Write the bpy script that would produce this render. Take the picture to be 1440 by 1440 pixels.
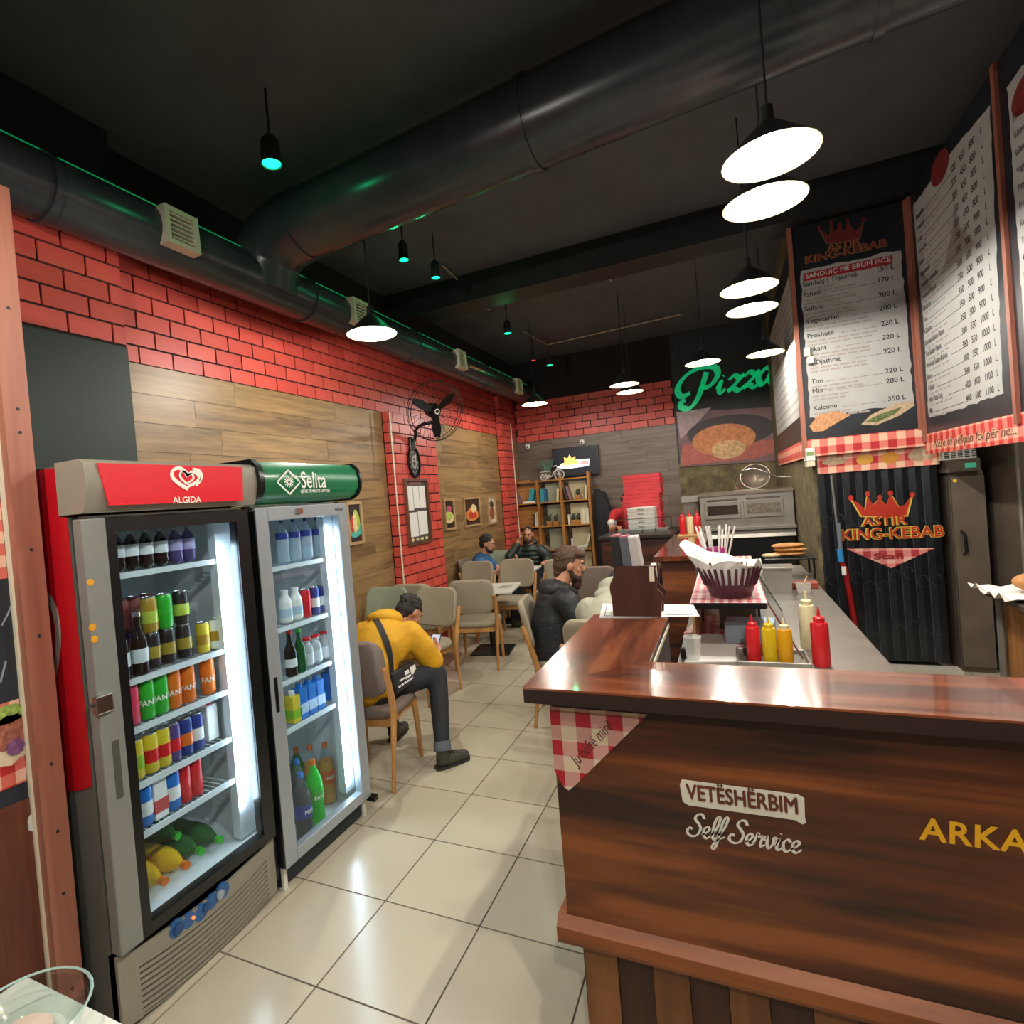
import bpy, bmesh, math, random
from mathutils import Vector, Matrix, Quaternion
random.seed(7)
R = math.radians
scene = bpy.context.scene
for o in list(bpy.data.objects): bpy.data.objects.remove(o)
COL = scene.collection

# ---------------------------------------------------------------- camera
FPX, PCX, PCY = 777.76, 665.33, 716.76
CAM = Vector((1.46742, -1.50192, 1.70095))
FW = Vector((-0.41638441, 0.90907849, -0.0141535))
RT = Vector((0.9065495, 0.41394016, -0.08259269))
UP = Vector((0.06922454, 0.04722116, 0.99648288))
cd = bpy.data.cameras.new('camera'); cam = bpy.data.objects.new('camera', cd); COL.objects.link(cam)
cam.matrix_world = Matrix(((RT.x, UP.x, -FW.x, CAM.x), (RT.y, UP.y, -FW.y, CAM.y), (RT.z, UP.z, -FW.z, CAM.z), (0, 0, 0, 1)))
cd.sensor_width = 36; cd.lens = FPX / 1440 * 36
cd.shift_x = (720 - PCX) / 1440; cd.shift_y = (PCY - 720) / 1440
cd.clip_start = .02
scene.camera = cam
# a pixel gives a direction; the distance comes from the plane it lies on
def ray(x, y): return FW + RT * ((x - PCX) / FPX) - UP * ((y - PCY) / FPX)
def PZ(x, y, z=0): d = ray(x, y); return CAM + d * ((z - CAM.z) / d.z)
def PX(x, y, X): d = ray(x, y); return CAM + d * ((X - CAM.x) / d.x)
def PY(x, y, Y): d = ray(x, y); return CAM + d * ((Y - CAM.y) / d.y)

# ---------------------------------------------------------------- world and exposure
w = bpy.data.worlds.new('world'); scene.world = w; w.use_nodes = True
w.node_tree.nodes['Background'].inputs[0].default_value = (.55, .6, .7, 1)
w.node_tree.nodes['Background'].inputs[1].default_value = .02
scene.view_settings.view_transform = 'Standard'; scene.view_settings.look = 'None'
scene.view_settings.gamma = 1; scene.view_settings.use_curve_mapping = False
scene.view_settings.exposure = 0.3
LAMP_W = 62.0; TUBE_E = 24.0
LAMPZ = 3.0

# ---------------------------------------------------------------- materials
MATS = {}
def srgb(c):
    if isinstance(c, str): c = tuple(int(c[i:i+2], 16) / 255 for i in (0, 2, 4))
    return tuple((x / 12.92 if x <= .04045 else ((x + .055) / 1.055) ** 2.4) for x in c[:3]) + (1,)
def newmat(name):
    m = bpy.data.materials.new(name); m.use_nodes = True
    nt = m.node_tree; b = nt.nodes['Principled BSDF']; return m, nt, b
def N(nt, t, **kw):
    n = nt.nodes.new(t)
    for k, v in kw.items(): setattr(n, k, v)
    return n
def mat(name, col, rough=.5, metal=0, var=.06, scale=30, bump=0, spec=.5, emit=None, es=0, trans=0, coat=0, sub=0):
    """plain surface whose colour varies a little with a noise"""
    if name in MATS: return MATS[name]
    m, nt, b = newmat(name); c = srgb(col)
    b.inputs['Roughness'].default_value = rough; b.inputs['Metallic'].default_value = metal
    b.inputs['Specular IOR Level'].default_value = spec
    b.inputs['Coat Weight'].default_value = coat; b.inputs['Coat Roughness'].default_value = .08
    if trans: b.inputs['Transmission Weight'].default_value = trans
    tc = N(nt, 'ShaderNodeTexCoord'); nz = N(nt, 'ShaderNodeTexNoise'); nz.inputs['Scale'].default_value = scale; nz.inputs['Detail'].default_value = 4
    nt.links.new(tc.outputs['Object'], nz.inputs['Vector'])
    rp = N(nt, 'ShaderNodeValToRGB')
    rp.color_ramp.elements[0].position = .3; rp.color_ramp.elements[1].position = .7
    rp.color_ramp.elements[0].color = tuple(max(0, x * (1 - var)) for x in c[:3]) + (1,)
    rp.color_ramp.elements[1].color = tuple(min(1, x * (1 + var)) for x in c[:3]) + (1,)
    nt.links.new(nz.outputs['Fac'], rp.inputs['Fac']); nt.links.new(rp.outputs['Color'], b.inputs['Base Color'])
    if bump:
        bp = N(nt, 'ShaderNodeBump'); bp.inputs['Strength'].default_value = bump; bp.inputs['Distance'].default_value = .01
        nt.links.new(nz.outputs['Fac'], bp.inputs['Height']); nt.links.new(bp.outputs['Normal'], b.inputs['Normal'])
    if emit is not None:
        b.inputs['Emission Color'].default_value = srgb(emit); b.inputs['Emission Strength'].default_value = es
    MATS[name] = m; return m
def wood(name, c1, c2, c3=None, axis='Y', scale=1.0, rough=.4, coat=0, contrast=1, rnd=True):
    """grain stretched along an axis; each object gets its own offset and tone"""
    if name in MATS: return MATS[name]
    m, nt, b = newmat(name)
    tc = N(nt, 'ShaderNodeTexCoord'); mp = N(nt, 'ShaderNodeMapping'); oi = N(nt, 'ShaderNodeObjectInfo')
    s = {'X': (1.2, 14, 14), 'Y': (14, 1.2, 14), 'Z': (14, 14, 1.2)}[axis]
    mp.inputs['Scale'].default_value = tuple(x * scale for x in s)
    ad = N(nt, 'ShaderNodeVectorMath', operation='ADD'); sc = N(nt, 'ShaderNodeVectorMath', operation='SCALE')
    cb = N(nt, 'ShaderNodeCombineXYZ')
    for i in range(3): nt.links.new(oi.outputs['Random'], cb.inputs[i])
    nt.links.new(cb.outputs[0], sc.inputs[0]); sc.inputs['Scale'].default_value = 37 if rnd else 0
    nt.links.new(tc.outputs['Object'], ad.inputs[0]); nt.links.new(sc.outputs[0], ad.inputs[1])
    nt.links.new(ad.outputs[0], mp.inputs['Vector'])
    n1 = N(nt, 'ShaderNodeTexNoise'); n1.inputs['Scale'].default_value = 1; n1.inputs['Detail'].default_value = 6; n1.inputs['Distortion'].default_value = .8
    nt.links.new(mp.outputs[0], n1.inputs['Vector'])
    n2 = N(nt, 'ShaderNodeTexNoise'); n2.inputs['Scale'].default_value = 4.5; n2.inputs['Detail'].default_value = 3
    nt.links.new(mp.outputs[0], n2.inputs['Vector'])
    mx = N(nt, 'ShaderNodeMath', operation='MULTIPLY_ADD'); nt.links.new(n2.outputs['Fac'], mx.inputs[0]); mx.inputs[1].default_value = .35; nt.links.new(n1.outputs['Fac'], mx.inputs[2])
    m2 = N(nt, 'ShaderNodeMath', operation='MULTIPLY_ADD'); nt.links.new(oi.outputs['Random'], m2.inputs[0]); m2.inputs[1].default_value = .16 if rnd else 0; nt.links.new(mx.outputs[0], m2.inputs[2])
    rp = N(nt, 'ShaderNodeValToRGB'); e = rp.color_ramp.elements
    e[0].position = .68 - .27 / contrast; e[1].position = .68 + .24 / contrast; e[0].color = srgb(c1); e[1].color = srgb(c3 or c2)
    x = rp.color_ramp.elements.new(.68); x.color = srgb(c2)
    nt.links.new(m2.outputs[0], rp.inputs['Fac']); nt.links.new(rp.outputs['Color'], b.inputs['Base Color'])
    b.inputs['Roughness'].default_value = rough; b.inputs['Coat Weight'].default_value = coat; b.inputs['Coat Roughness'].default_value = .06
    bp = N(nt, 'ShaderNodeBump'); bp.inputs['Strength'].default_value = .12; bp.inputs['Distance'].default_value = .004
    nt.links.new(mx.outputs[0], bp.inputs['Height']); nt.links.new(bp.outputs['Normal'], b.inputs['Normal'])
    MATS[name] = m; return m
def gingham(name, k=14, axes='XZ', cols=('f0d9b8', 'e08074', 'c8202a'), rough=.5):
    """checked cloth print: two sets of stripes crossing"""
    if name in MATS: return MATS[name]
    m, nt, b = newmat(name); tc = N(nt, 'ShaderNodeTexCoord'); sp = N(nt, 'ShaderNodeSeparateXYZ')
    nt.links.new(tc.outputs['Object'], sp.inputs[0]); outs = []
    for a in axes:
        mu = N(nt, 'ShaderNodeMath', operation='MULTIPLY'); mu.inputs[1].default_value = k; nt.links.new(sp.outputs[a], mu.inputs[0])
        fr = N(nt, 'ShaderNodeMath', operation='FRACT'); nt.links.new(mu.outputs[0], fr.inputs[0])
        gt = N(nt, 'ShaderNodeMath', operation='GREATER_THAN'); gt.inputs[1].default_value = .5; nt.links.new(fr.outputs[0], gt.inputs[0]); outs.append(gt)
    ad = N(nt, 'ShaderNodeMath', operation='ADD'); nt.links.new(outs[0].outputs[0], ad.inputs[0]); nt.links.new(outs[1].outputs[0], ad.inputs[1])
    dv = N(nt, 'ShaderNodeMath', operation='MULTIPLY'); dv.inputs[1].default_value = .5; nt.links.new(ad.outputs[0], dv.inputs[0])
    rp = N(nt, 'ShaderNodeValToRGB'); rp.color_ramp.interpolation = 'CONSTANT'; e = rp.color_ramp.elements
    e[0].position = 0; e[0].color = srgb(cols[0]); e[1].position = .75; e[1].color = srgb(cols[2]); x = e.new(.25); x.color = srgb(cols[1])
    nt.links.new(dv.outputs[0], rp.inputs['Fac']); nt.links.new(rp.outputs['Color'], b.inputs['Base Color']); b.inputs['Roughness'].default_value = rough
    MATS[name] = m; return m
def stone(name, c1, c2, c3, scale=6, rough=.8):
    if name in MATS: return MATS[name]
    m, nt, b = newmat(name); tc = N(nt, 'ShaderNodeTexCoord')
    n1 = N(nt, 'ShaderNodeTexNoise'); n1.inputs['Scale'].default_value = scale; n1.inputs['Detail'].default_value = 9; n1.inputs['Roughness'].default_value = .7
    nt.links.new(tc.outputs['Object'], n1.inputs['Vector'])
    rp = N(nt, 'ShaderNodeValToRGB'); e = rp.color_ramp.elements
    e[0].position = .36; e[0].color = srgb(c1); e[1].position = .72; e[1].color = srgb(c3); x = e.new(.55); x.color = srgb(c2)
    nt.links.new(n1.outputs['Fac'], rp.inputs['Fac']); nt.links.new(rp.outputs['Color'], b.inputs['Base Color']); b.inputs['Roughness'].default_value = rough
    bp = N(nt, 'ShaderNodeBump'); bp.inputs['Strength'].default_value = .5; bp.inputs['Distance'].default_value = .02
    nt.links.new(n1.outputs['Fac'], bp.inputs['Height']); nt.links.new(bp.outputs['Normal'], b.inputs['Normal'])
    MATS[name] = m; return m
def glassmat(name, tint='f4fbff', gloss=.06, rough=.03):
    """thin clear pane: mostly see-through with a fresnel sheen"""
    if name in MATS: return MATS[name]
    m, nt, b = newmat(name); nt.nodes.remove(b); out = nt.nodes['Material Output']
    t = N(nt, 'ShaderNodeBsdfTransparent'); t.inputs[0].default_value = srgb(tint)
    g = N(nt, 'ShaderNodeBsdfGlossy'); g.inputs['Roughness'].default_value = rough
    lw = N(nt, 'ShaderNodeLayerWeight'); lw.inputs['Blend'].default_value = .5
    pw = N(nt, 'ShaderNodeMath', operation='POWER'); pw.inputs[1].default_value = 4; nt.links.new(lw.outputs['Facing'], pw.inputs[0])
    ad = N(nt, 'ShaderNodeMath', operation='MULTIPLY_ADD'); ad.inputs[1].default_value = .6; ad.inputs[2].default_value = gloss*.5; ad.use_clamp = True
    nt.links.new(pw.outputs[0], ad.inputs[0]); mx = N(nt, 'ShaderNodeMixShader')
    nt.links.new(ad.outputs[0], mx.inputs[0]); nt.links.new(t.outputs[0], mx.inputs[1]); nt.links.new(g.outputs[0], mx.inputs[2]); nt.links.new(mx.outputs[0], out.inputs[0])
    MATS[name] = m; return m
def liquid(name, col, alpha=.5, rough=.15, glow=0):
    """tinted clear plastic or glass: part see-through, part coloured body"""
    if name in MATS: return MATS[name]
    m, nt, b = newmat(name); out = nt.nodes['Material Output']
    b.inputs['Base Color'].default_value = srgb(col); b.inputs['Roughness'].default_value = rough
    t = N(nt, 'ShaderNodeBsdfTransparent'); t.inputs[0].default_value = srgb(col)
    nz = N(nt, 'ShaderNodeTexNoise'); nz.inputs['Scale'].default_value = 12
    mr = N(nt, 'ShaderNodeMapRange'); mr.inputs['To Min'].default_value = alpha - .08; mr.inputs['To Max'].default_value = alpha + .08; nt.links.new(nz.outputs['Fac'], mr.inputs['Value'])
    mx = N(nt, 'ShaderNodeMixShader'); nt.links.new(mr.outputs[0], mx.inputs[0])
    nt.links.new(t.outputs[0], mx.inputs[1]); nt.links.new(b.outputs[0], mx.inputs[2]); nt.links.new(mx.outputs[0], out.inputs[0])
    MATS[name] = m; return m
def cloth(name, col, rough=.8, var=.1, fold=.3):
    """woven cloth with soft folds and creases"""
    if name in MATS: return MATS[name]
    m = mat(name, col, rough, var=var, scale=9); nt = m.node_tree; b = nt.nodes['Principled BSDF']; tc = N(nt, 'ShaderNodeTexCoord')
    mp = N(nt, 'ShaderNodeMapping'); mp.inputs['Scale'].default_value = (3, 3, 6); nt.links.new(tc.outputs['Object'], mp.inputs['Vector'])
    a = N(nt, 'ShaderNodeTexNoise'); a.inputs['Scale'].default_value = 1.6; a.inputs['Detail'].default_value = 3; a.inputs['Distortion'].default_value = 1.2; nt.links.new(mp.outputs[0], a.inputs['Vector'])
    bp = N(nt, 'ShaderNodeBump'); bp.inputs['Strength'].default_value = fold; bp.inputs['Distance'].default_value = .035; nt.links.new(a.outputs['Fac'], bp.inputs['Height'])
    f = N(nt, 'ShaderNodeTexNoise'); f.inputs['Scale'].default_value = 260; nt.links.new(tc.outputs['Object'], f.inputs['Vector'])
    b2 = N(nt, 'ShaderNodeBump'); b2.inputs['Strength'].default_value = .15; b2.inputs['Distance'].default_value = .002; nt.links.new(f.outputs['Fac'], b2.inputs['Height']); nt.links.new(bp.outputs['Normal'], b2.inputs['Normal'])
    nt.links.new(b2.outputs['Normal'], b.inputs['Normal']); return m
def emis(name, col, s):
    if name in MATS: return MATS[name]
    m, nt, b = newmat(name); b.inputs['Base Color'].default_value = srgb(col); b.inputs['Emission Color'].default_value = srgb(col); b.inputs['Emission Strength'].default_value = s
    MATS[name] = m; return m

# ---------------------------------------------------------------- geometry helpers
V3 = Vector
class MB:
    """collects shapes into one mesh"""
    def __init__(s): s.v = []; s.f = []
    def add(s, vs, fs):
        n = len(s.v); s.v += [tuple(v) for v in vs]; s.f += [tuple(i + n for i in f) for f in fs]; return s
    def box(s, x0, x1, y0, y1, z0, z1, bev=0):
        if x0 > x1: x0, x1 = x1, x0
        if y0 > y1: y0, y1 = y1, y0
        if z0 > z1: z0, z1 = z1, z0
        if bev <= 0:
            return s.add([(x0,y0,z0),(x1,y0,z0),(x1,y1,z0),(x0,y1,z0),(x0,y0,z1),(x1,y0,z1),(x1,y1,z1),(x0,y1,z1)],
                         [(0,3,2,1),(4,5,6,7),(0,1,5,4),(1,2,6,5),(2,3,7,6),(3,0,4,7)])
        bm = bmesh.new(); bmesh.ops.create_cube(bm, size=1)
        for v in bm.verts: v.co = ((x0+x1)/2 + v.co.x*(x1-x0), (y0+y1)/2 + v.co.y*(y1-y0), (z0+z1)/2 + v.co.z*(z1-z0))
        bmesh.ops.bevel(bm, geom=bm.edges[:], offset=min(bev, .49*min(x1-x0, y1-y0, z1-z0)), segments=2, affect='EDGES', profile=.5)
        return s.frombm(bm)
    def frombm(s, bm, M=None):
        bm.verts.ensure_lookup_table(); bm.verts.index_update()
        vs = [(M @ v.co if M else v.co)[:] for v in bm.verts]; fs = [[v.index for v in f.verts] for f in bm.faces]; bm.free(); return s.add(vs, fs)
    def tube(s, pts, rad, n=10, caps=True, up=None):
        pts = [V3(p) for p in pts]; rs = rad if isinstance(rad, (list, tuple)) else [rad]*len(pts); rings = []
        prev = None
        for i, p in enumerate(pts):
            t = (pts[min(i+1, len(pts)-1)] - pts[max(i-1, 0)]).normalized()
            if prev is None: a = V3((0,0,1)) if abs(t.z) < .9 else V3((1,0,0)); u = t.cross(a).normalized()
            else: u = (prev - t*prev.dot(t)).normalized()
            prev = u; v = t.cross(u)
            rings.append([p + (u*math.cos(2*math.pi*k/n) + v*math.sin(2*math.pi*k/n))*rs[i] for k in range(n)])
        vs = [q for r in rings for q in r]; fs = []
        for i in range(len(rings)-1):
            for k in range(n): fs.append((i*n+k, i*n+(k+1)%n, (i+1)*n+(k+1)%n, (i+1)*n+k))
        if caps: fs += [tuple(range(n))[::-1], tuple((len(rings)-1)*n+k for k in range(n))]
        return s.add(vs, fs)
    def lathe(s, prof, n=20, c=(0,0,0), M=None, cap=True):
        """profile of (radius, z) turned about z"""
        vs = []; fs = []; c = V3(c)
        for r, z in prof:
            for k in range(n):
                q = V3((r*math.cos(2*math.pi*k/n), r*math.sin(2*math.pi*k/n), z)); vs.append((M @ q if M else q) + c)
        for i in range(len(prof)-1):
            for k in range(n): fs.append((i*n+k, i*n+(k+1)%n, (i+1)*n+(k+1)%n, (i+1)*n+k))
        if cap and prof[0][0] > 1e-4: fs.append(tuple(range(n))[::-1])
        if cap and prof[-1][0] > 1e-4: fs.append(tuple((len(prof)-1)*n+k for k in range(n)))
        return s.add(vs, fs)
    def prism(s, pts, o, xd, yd, th):
        """flat outline in the plane (o, xd, yd), thickened along xd x yd"""
        o = V3(o); xd = V3(xd); yd = V3(yd); nrm = xd.cross(yd).normalized()*th; n = len(pts)
        a = [o + xd*p[0] + yd*p[1] for p in pts]; vs = a + [q + nrm for q in a]
        fs = [tuple(range(n))[::-1], tuple(range(n, 2*n))] + [(k, (k+1)%n, n+(k+1)%n, n+k) for k in range(n)]
        return s.add(vs, fs)
    def ball(s, c, r, n=12, rz=None):
        r = r if isinstance(r, (list, tuple)) else (r, r, r); m = n//2
        prof = [(math.sin(math.pi*i/m), -math.cos(math.pi*i/m)) for i in range(m+1)]
        M = Matrix.Diagonal(V3(r)); M = (rz.to_3x3() @ M) if rz else M
        return s.lathe(prof, n, c, M)
    def quad(s, a, b, c, d): return s.add([a, b, c, d], [(0,1,2,3)])
    def mesh(s, name, smooth=False):
        me = bpy.data.meshes.new(name); me.from_pydata(s.v, [], s.f); me.update()
        if smooth:
            for p in me.polygons: p.use_smooth = True
            try: me.set_sharp_from_angle(angle=R(42))
            except Exception: pass
        return me
    def build(s, name, m, parent=None, smooth=False, fix=True):
        me = s.mesh(name, False)
        if fix:
            bm = bmesh.new(); bm.from_mesh(me); bmesh.ops.recalc_face_normals(bm, faces=bm.faces); bm.to_mesh(me); bm.free()
        if smooth:
            for p in me.polygons: p.use_smooth = True
            try: me.set_sharp_from_angle(angle=R(42))
            except Exception: pass
        return link(name, me, m, parent)
def link(name, me, m, parent=None):
    o = bpy.data.objects.new(name, me); COL.objects.link(o)
    if m is not None and me is not None and not me.materials: me.materials.append(m)
    if parent is not None: o.parent = parent
    return o
def tag(o, label, cat, group=None):
    o['label'] = label; o['category'] = cat
    if group: o['group'] = group
    return o
def thing(name, label, cat, loc=(0,0,0), rz=0, group=None):
    o = bpy.data.objects.new(name, None); COL.objects.link(o); o.location = loc; o.rotation_euler = (0, 0, rz); o.empty_display_size = .05
    return tag(o, label, cat, group)
def struct(o): o['kind'] = 'structure'; return o
KIDS = {}
def copy_tree(o, parent=None):
    c = o.copy(); COL.objects.link(c); c.parent = parent
    for ch in [k for k in ALLKIDS(o)]: copy_tree(ch, c)
    return c
def ALLKIDS(o): return list(o.children)
def catmull(pts, n=6, closed=False):
    P = [V3(p) if len(p) == 3 else V3((p[0], p[1], 0)) for p in pts]; out = []
    m = len(P); rng = range(m if closed else m-1)
    for i in rng:
        p0, p1, p2, p3 = (P[(i-1)%m], P[i], P[(i+1)%m], P[(i+2)%m]) if closed else (P[max(i-1,0)], P[i], P[i+1], P[min(i+2,m-1)])
        for k in range(n):
            t = k/n; out.append(.5*((2*p1) + (p2-p0)*t + (2*p0-5*p1+4*p2-p3)*t*t + (3*p1-p0-3*p2+p3)*t**3))
    if not closed: out.append(P[-1])
    return out
def ribbon(mb, pts, wid, o, xd, yd, th=.001, n=6, pen=R(35), thin=.45):
    """broad-nib stroke along a smooth path, raised from the plane (o, xd, yd)"""
    o = V3(o); xd = V3(xd); yd = V3(yd); nr = xd.cross(yd).normalized()*th
    c = catmull(pts, n); m = len(c); L = []; Rr = []
    for i, p in enumerate(c):
        t = (c[min(i+1, m-1)] - c[max(i-1, 0)]); t = t.normalized() if t.length > 1e-9 else V3((1,0,0)); q = V3((-t.y, t.x, 0))
        ang = abs(math.sin(math.atan2(t.y, t.x) - pen)); w_ = wid*(thin + (1-thin)*ang)/2
        L.append(o + xd*(p.x+q.x*w_) + yd*(p.y+q.y*w_) + nr); Rr.append(o + xd*(p.x-q.x*w_) + yd*(p.y-q.y*w_) + nr)
    fs = [(i, i+1, m+i+1, m+i) for i in range(m-1)]
    mb.add(L + Rr, fs); return mb
# lettering: collected, then turned into meshes in one pass at the end
TEXTS = []
def text(name, items, m, parent, o, xd, yd, th=.0008, wrap=None):
    """items: (string, x, y, size, options); the whole list becomes ONE mesh part in the plane (o, xd, yd)"""
    TEXTS.append((name, items, m, parent, V3(o), V3(xd), V3(yd), th, wrap))
def tkey(it, op): return (it[0], 0 if 'M' in it[0] else op.get('bold', 0), op.get('shear', 0), op.get('align', 'LEFT'), op.get('sp', 1))
def flush_texts():
    uniq = {}; objs = {}
    for t in TEXTS:
        for it in t[1]:
            op = it[4] if len(it) > 4 else {}
            key = tkey(it, op)
            if key in objs: continue
            cu = bpy.data.curves.new('lettering', 'FONT'); cu.body = key[0]; cu.offset = key[1]; cu.shear = key[2]; cu.align_x = key[3]; cu.space_character = key[4]
            cu.size = 1; cu.resolution_u = 3; ob = bpy.data.objects.new('lettering_curve', cu); COL.objects.link(ob); objs[key] = ob
    bpy.context.view_layer.update(); dg = bpy.context.evaluated_depsgraph_get()
    for key, ob in objs.items():
        me = bpy.data.meshes.new_from_object(ob.evaluated_get(dg)); uniq[key] = ([v.co.copy() for v in me.vertices], [tuple(p.vertices) for p in me.polygons])
        bpy.data.meshes.remove(me)
    for ob in objs.values():
        cu = ob.data; bpy.data.objects.remove(ob); bpy.data.curves.remove(cu)
    for name, items, m, parent, o, xd, yd, th, wrap in TEXTS:
        mb = MB(); nr = xd.cross(yd).normalized()*th
        for it in items:
            op = it[4] if len(it) > 4 else {}
            key = tkey(it, op); vs, fs = uniq[key]
            sx = it[3]*op.get('xs', 1); sy = it[3]
            if 'fit' in op: sx = op['fit']/max(1e-6, max(v.x for v in vs)-min(v.x for v in vs))
            a = op.get('rot', 0); ca, sa = math.cos(a), math.sin(a)
            bo = op.get('bold', 0)*it[3]*.9 if 'M' in it[0] else 0
            for q_, (dx_, dy_) in enumerate(((-bo, 0), (bo, 0), (0, bo), (0, -bo)) if bo else ((0, 0),)):
              out = []
              for v in vs:
                x, y = v.x*sx + dx_, v.y*sy + dy_; x, y = it[1] + x*ca - y*sa, it[2] + x*sa + y*ca
                if wrap: ang = x/wrap; out.append(o + xd*(math.sin(ang)*wrap) + yd*y + nr.normalized()*(math.cos(ang)*wrap + th))
                else: out.append(o + xd*x + yd*y + nr*(1 + .35*q_))
              mb.add(out, fs)
        ob = mb.build(name, m, parent, fix=False)
        if name in ('menu_lettering', 'slogan_outline', 'slogan_lettering', 'logo_outline'): ob['kind'] = 'stuff'
BLOBS = []
class Blob:
    """a figure: tapered limbs and ellipsoids fused into one continuous skin"""
    def __init__(s): s.m = MB()
    def limb(s, *pr, n=12):
        """(point, radius) chain"""
        for (a, ra), (b, rb) in zip(pr, pr[1:]):
            a = V3(a); b = V3(b); k = 5
            s.m.tube([a.lerp(b, i/k) for i in range(k+1)], [ra + (rb-ra)*i/k for i in range(k+1)], n)
            s.m.ball(a, ra, n); s.m.ball(b, rb, n)
        return s
    def ell(s, c, r, rot=None): s.m.ball(c, r, 14, rot); return s
    def build(s, name, m, parent=None, vox=.012, smooth=6):
        o = s.m.build(name, m, parent); md = o.modifiers.new('r', 'REMESH'); md.mode = 'VOXEL'; md.voxel_size = vox; md.use_smooth_shade = True
        sm = o.modifiers.new('s', 'SMOOTH'); sm.iterations = smooth; sm.factor = .5
        BLOBS.append(o); return o
def flush_blobs():
    bpy.context.view_layer.update(); dg = bpy.context.evaluated_depsgraph_get(); new = []
    for o in BLOBS:
        me = bpy.data.meshes.new_from_object(o.evaluated_get(dg)); new.append(me)
    for o, me in zip(BLOBS, new):
        o.modifiers.clear(); mt = o.data.materials[0]; o.data = me
        if not me.materials: me.materials.append(mt)
        for p in me.polygons: p.use_smooth = True
def ordn(i): return ['first', 'second', 'third', 'fourth', 'fifth', 'sixth', 'seventh', 'eighth', 'ninth', 'tenth', 'eleventh', 'twelfth', 'thirteenth', 'fourteenth', 'fifteenth'][i]
# ================================================================ the setting
XW, YB, XR, ZC = -1.95, 8.12, 2.18, 4.15
def brickmat(name, c1, c2, rough=.45):
    m, nt, b = newmat(name); oi = N(nt, 'ShaderNodeObjectInfo'); rp = N(nt, 'ShaderNodeValToRGB')
    rp.color_ramp.elements[0].color = srgb(c1); rp.color_ramp.elements[1].color = srgb(c2)
    tc = N(nt, 'ShaderNodeTexCoord'); nz = N(nt, 'ShaderNodeTexNoise'); nz.inputs['Scale'].default_value = 3; nt.links.new(tc.outputs['Object'], nz.inputs['Vector'])
    ma = N(nt, 'ShaderNodeMath', operation='MULTIPLY_ADD'); ma.inputs[1].default_value = .5; nt.links.new(nz.outputs['Fac'], ma.inputs[0])
    mb_ = N(nt, 'ShaderNodeMath', operation='MULTIPLY'); mb_.inputs[1].default_value = .6; nt.links.new(oi.outputs['Random'], mb_.inputs[0]); nt.links.new(mb_.outputs[0], ma.inputs[2])
    nt.links.new(ma.outputs[0], rp.inputs['Fac']); nt.links.new(rp.outputs['Color'], b.inputs['Base Color']); b.inputs['Roughness'].default_value = rough; return m
M_brick = brickmat('red_brick', 'b23a32', 'd6584a')
M_mortar = mat('dark_mortar', '1d1516', .9)
M_black = mat('black_paint', '1f2224', .55, var=.15, scale=5)
M_ceil = mat('black_ceiling', '54595e', .8, var=.12, scale=3, bump=.1)
M_dkgreen = mat('dark_green_paint', '1a2b24', .6, var=.05, scale=4)
M_plank = wood('wall_laminate', '54402c', '7d623f', '98794f', axis='Y', scale=.9, rough=.42, contrast=1.15)
M_plankb = wood('back_wall_laminate', '463a31', '64544a', '75655a', axis='X', scale=.9, rough=.45, contrast=1.15)
M_tile = None
def tilemat():
    m, nt, b = newmat('cream_floor_tile'); oi = N(nt, 'ShaderNodeObjectInfo'); tc = N(nt, 'ShaderNodeTexCoord'); nz = N(nt, 'ShaderNodeTexNoise')
    nz.inputs['Scale'].default_value = 5; nz.inputs['Detail'].default_value = 5; nt.links.new(tc.outputs['Object'], nz.inputs['Vector'])
    ma = N(nt, 'ShaderNodeMath', operation='MULTIPLY_ADD'); ma.inputs[1].default_value = .5; nt.links.new(oi.outputs['Random'], ma.inputs[0])
    h = N(nt, 'ShaderNodeMath', operation='MULTIPLY'); h.inputs[1].default_value = .5; nt.links.new(nz.outputs['Fac'], h.inputs[0]); nt.links.new(h.outputs[0], ma.inputs[2])
    rp = N(nt, 'ShaderNodeValToRGB'); rp.color_ramp.elements[0].color = srgb('aba38e'); rp.color_ramp.elements[1].color = srgb('bab29d')
    nt.links.new(ma.outputs[0], rp.inputs['Fac']); nt.links.new(rp.outputs['Color'], b.inputs['Base Color']); b.inputs['Roughness'].default_value = .22; return m
M_tile = tilemat()
M_copper = wood('copper_brown_strip', '7a4638', '955a48', 'a56a55', axis='Z', scale=.6, rough=.45)
M_white = mat('white_plastic', 'e6e4dc', .4, var=.03)
M_cream = mat('cream_plastic', 'd8d0b8', .45, var=.03)

# floor: grout bed with single tiles
floor = struct(MB().box(-3.2, 4.3, -3.3, YB+.1, -.08, -.004).build('floor', mat('grout', '5a5148', .9)))
TS = .45; g = .0035
tmesh = MB().box(g, TS-g, g, TS-g, -.006, 0).mesh('tile'); tmesh.materials.append(M_tile)
for i in range(-5, 9):
    for j in range(-4, 18):
        if j < -1 and i > 6: continue
        o = link('tile', tmesh, None, floor); o.location = (i*TS, j*TS, 0)
        if i == -5: o.location.x = XW; o.scale.x = (-4*TS-XW)/TS

ceiling = struct(MB().box(-3.2, 4.3, -3.3, YB+.1, ZC, ZC+.1).build('ceiling', M_ceil))
beam = MB().box(-1.94, 3.9, 4.0, 4.35, 3.86, ZC).build('ceiling_beam', M_black); struct(beam)

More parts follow.
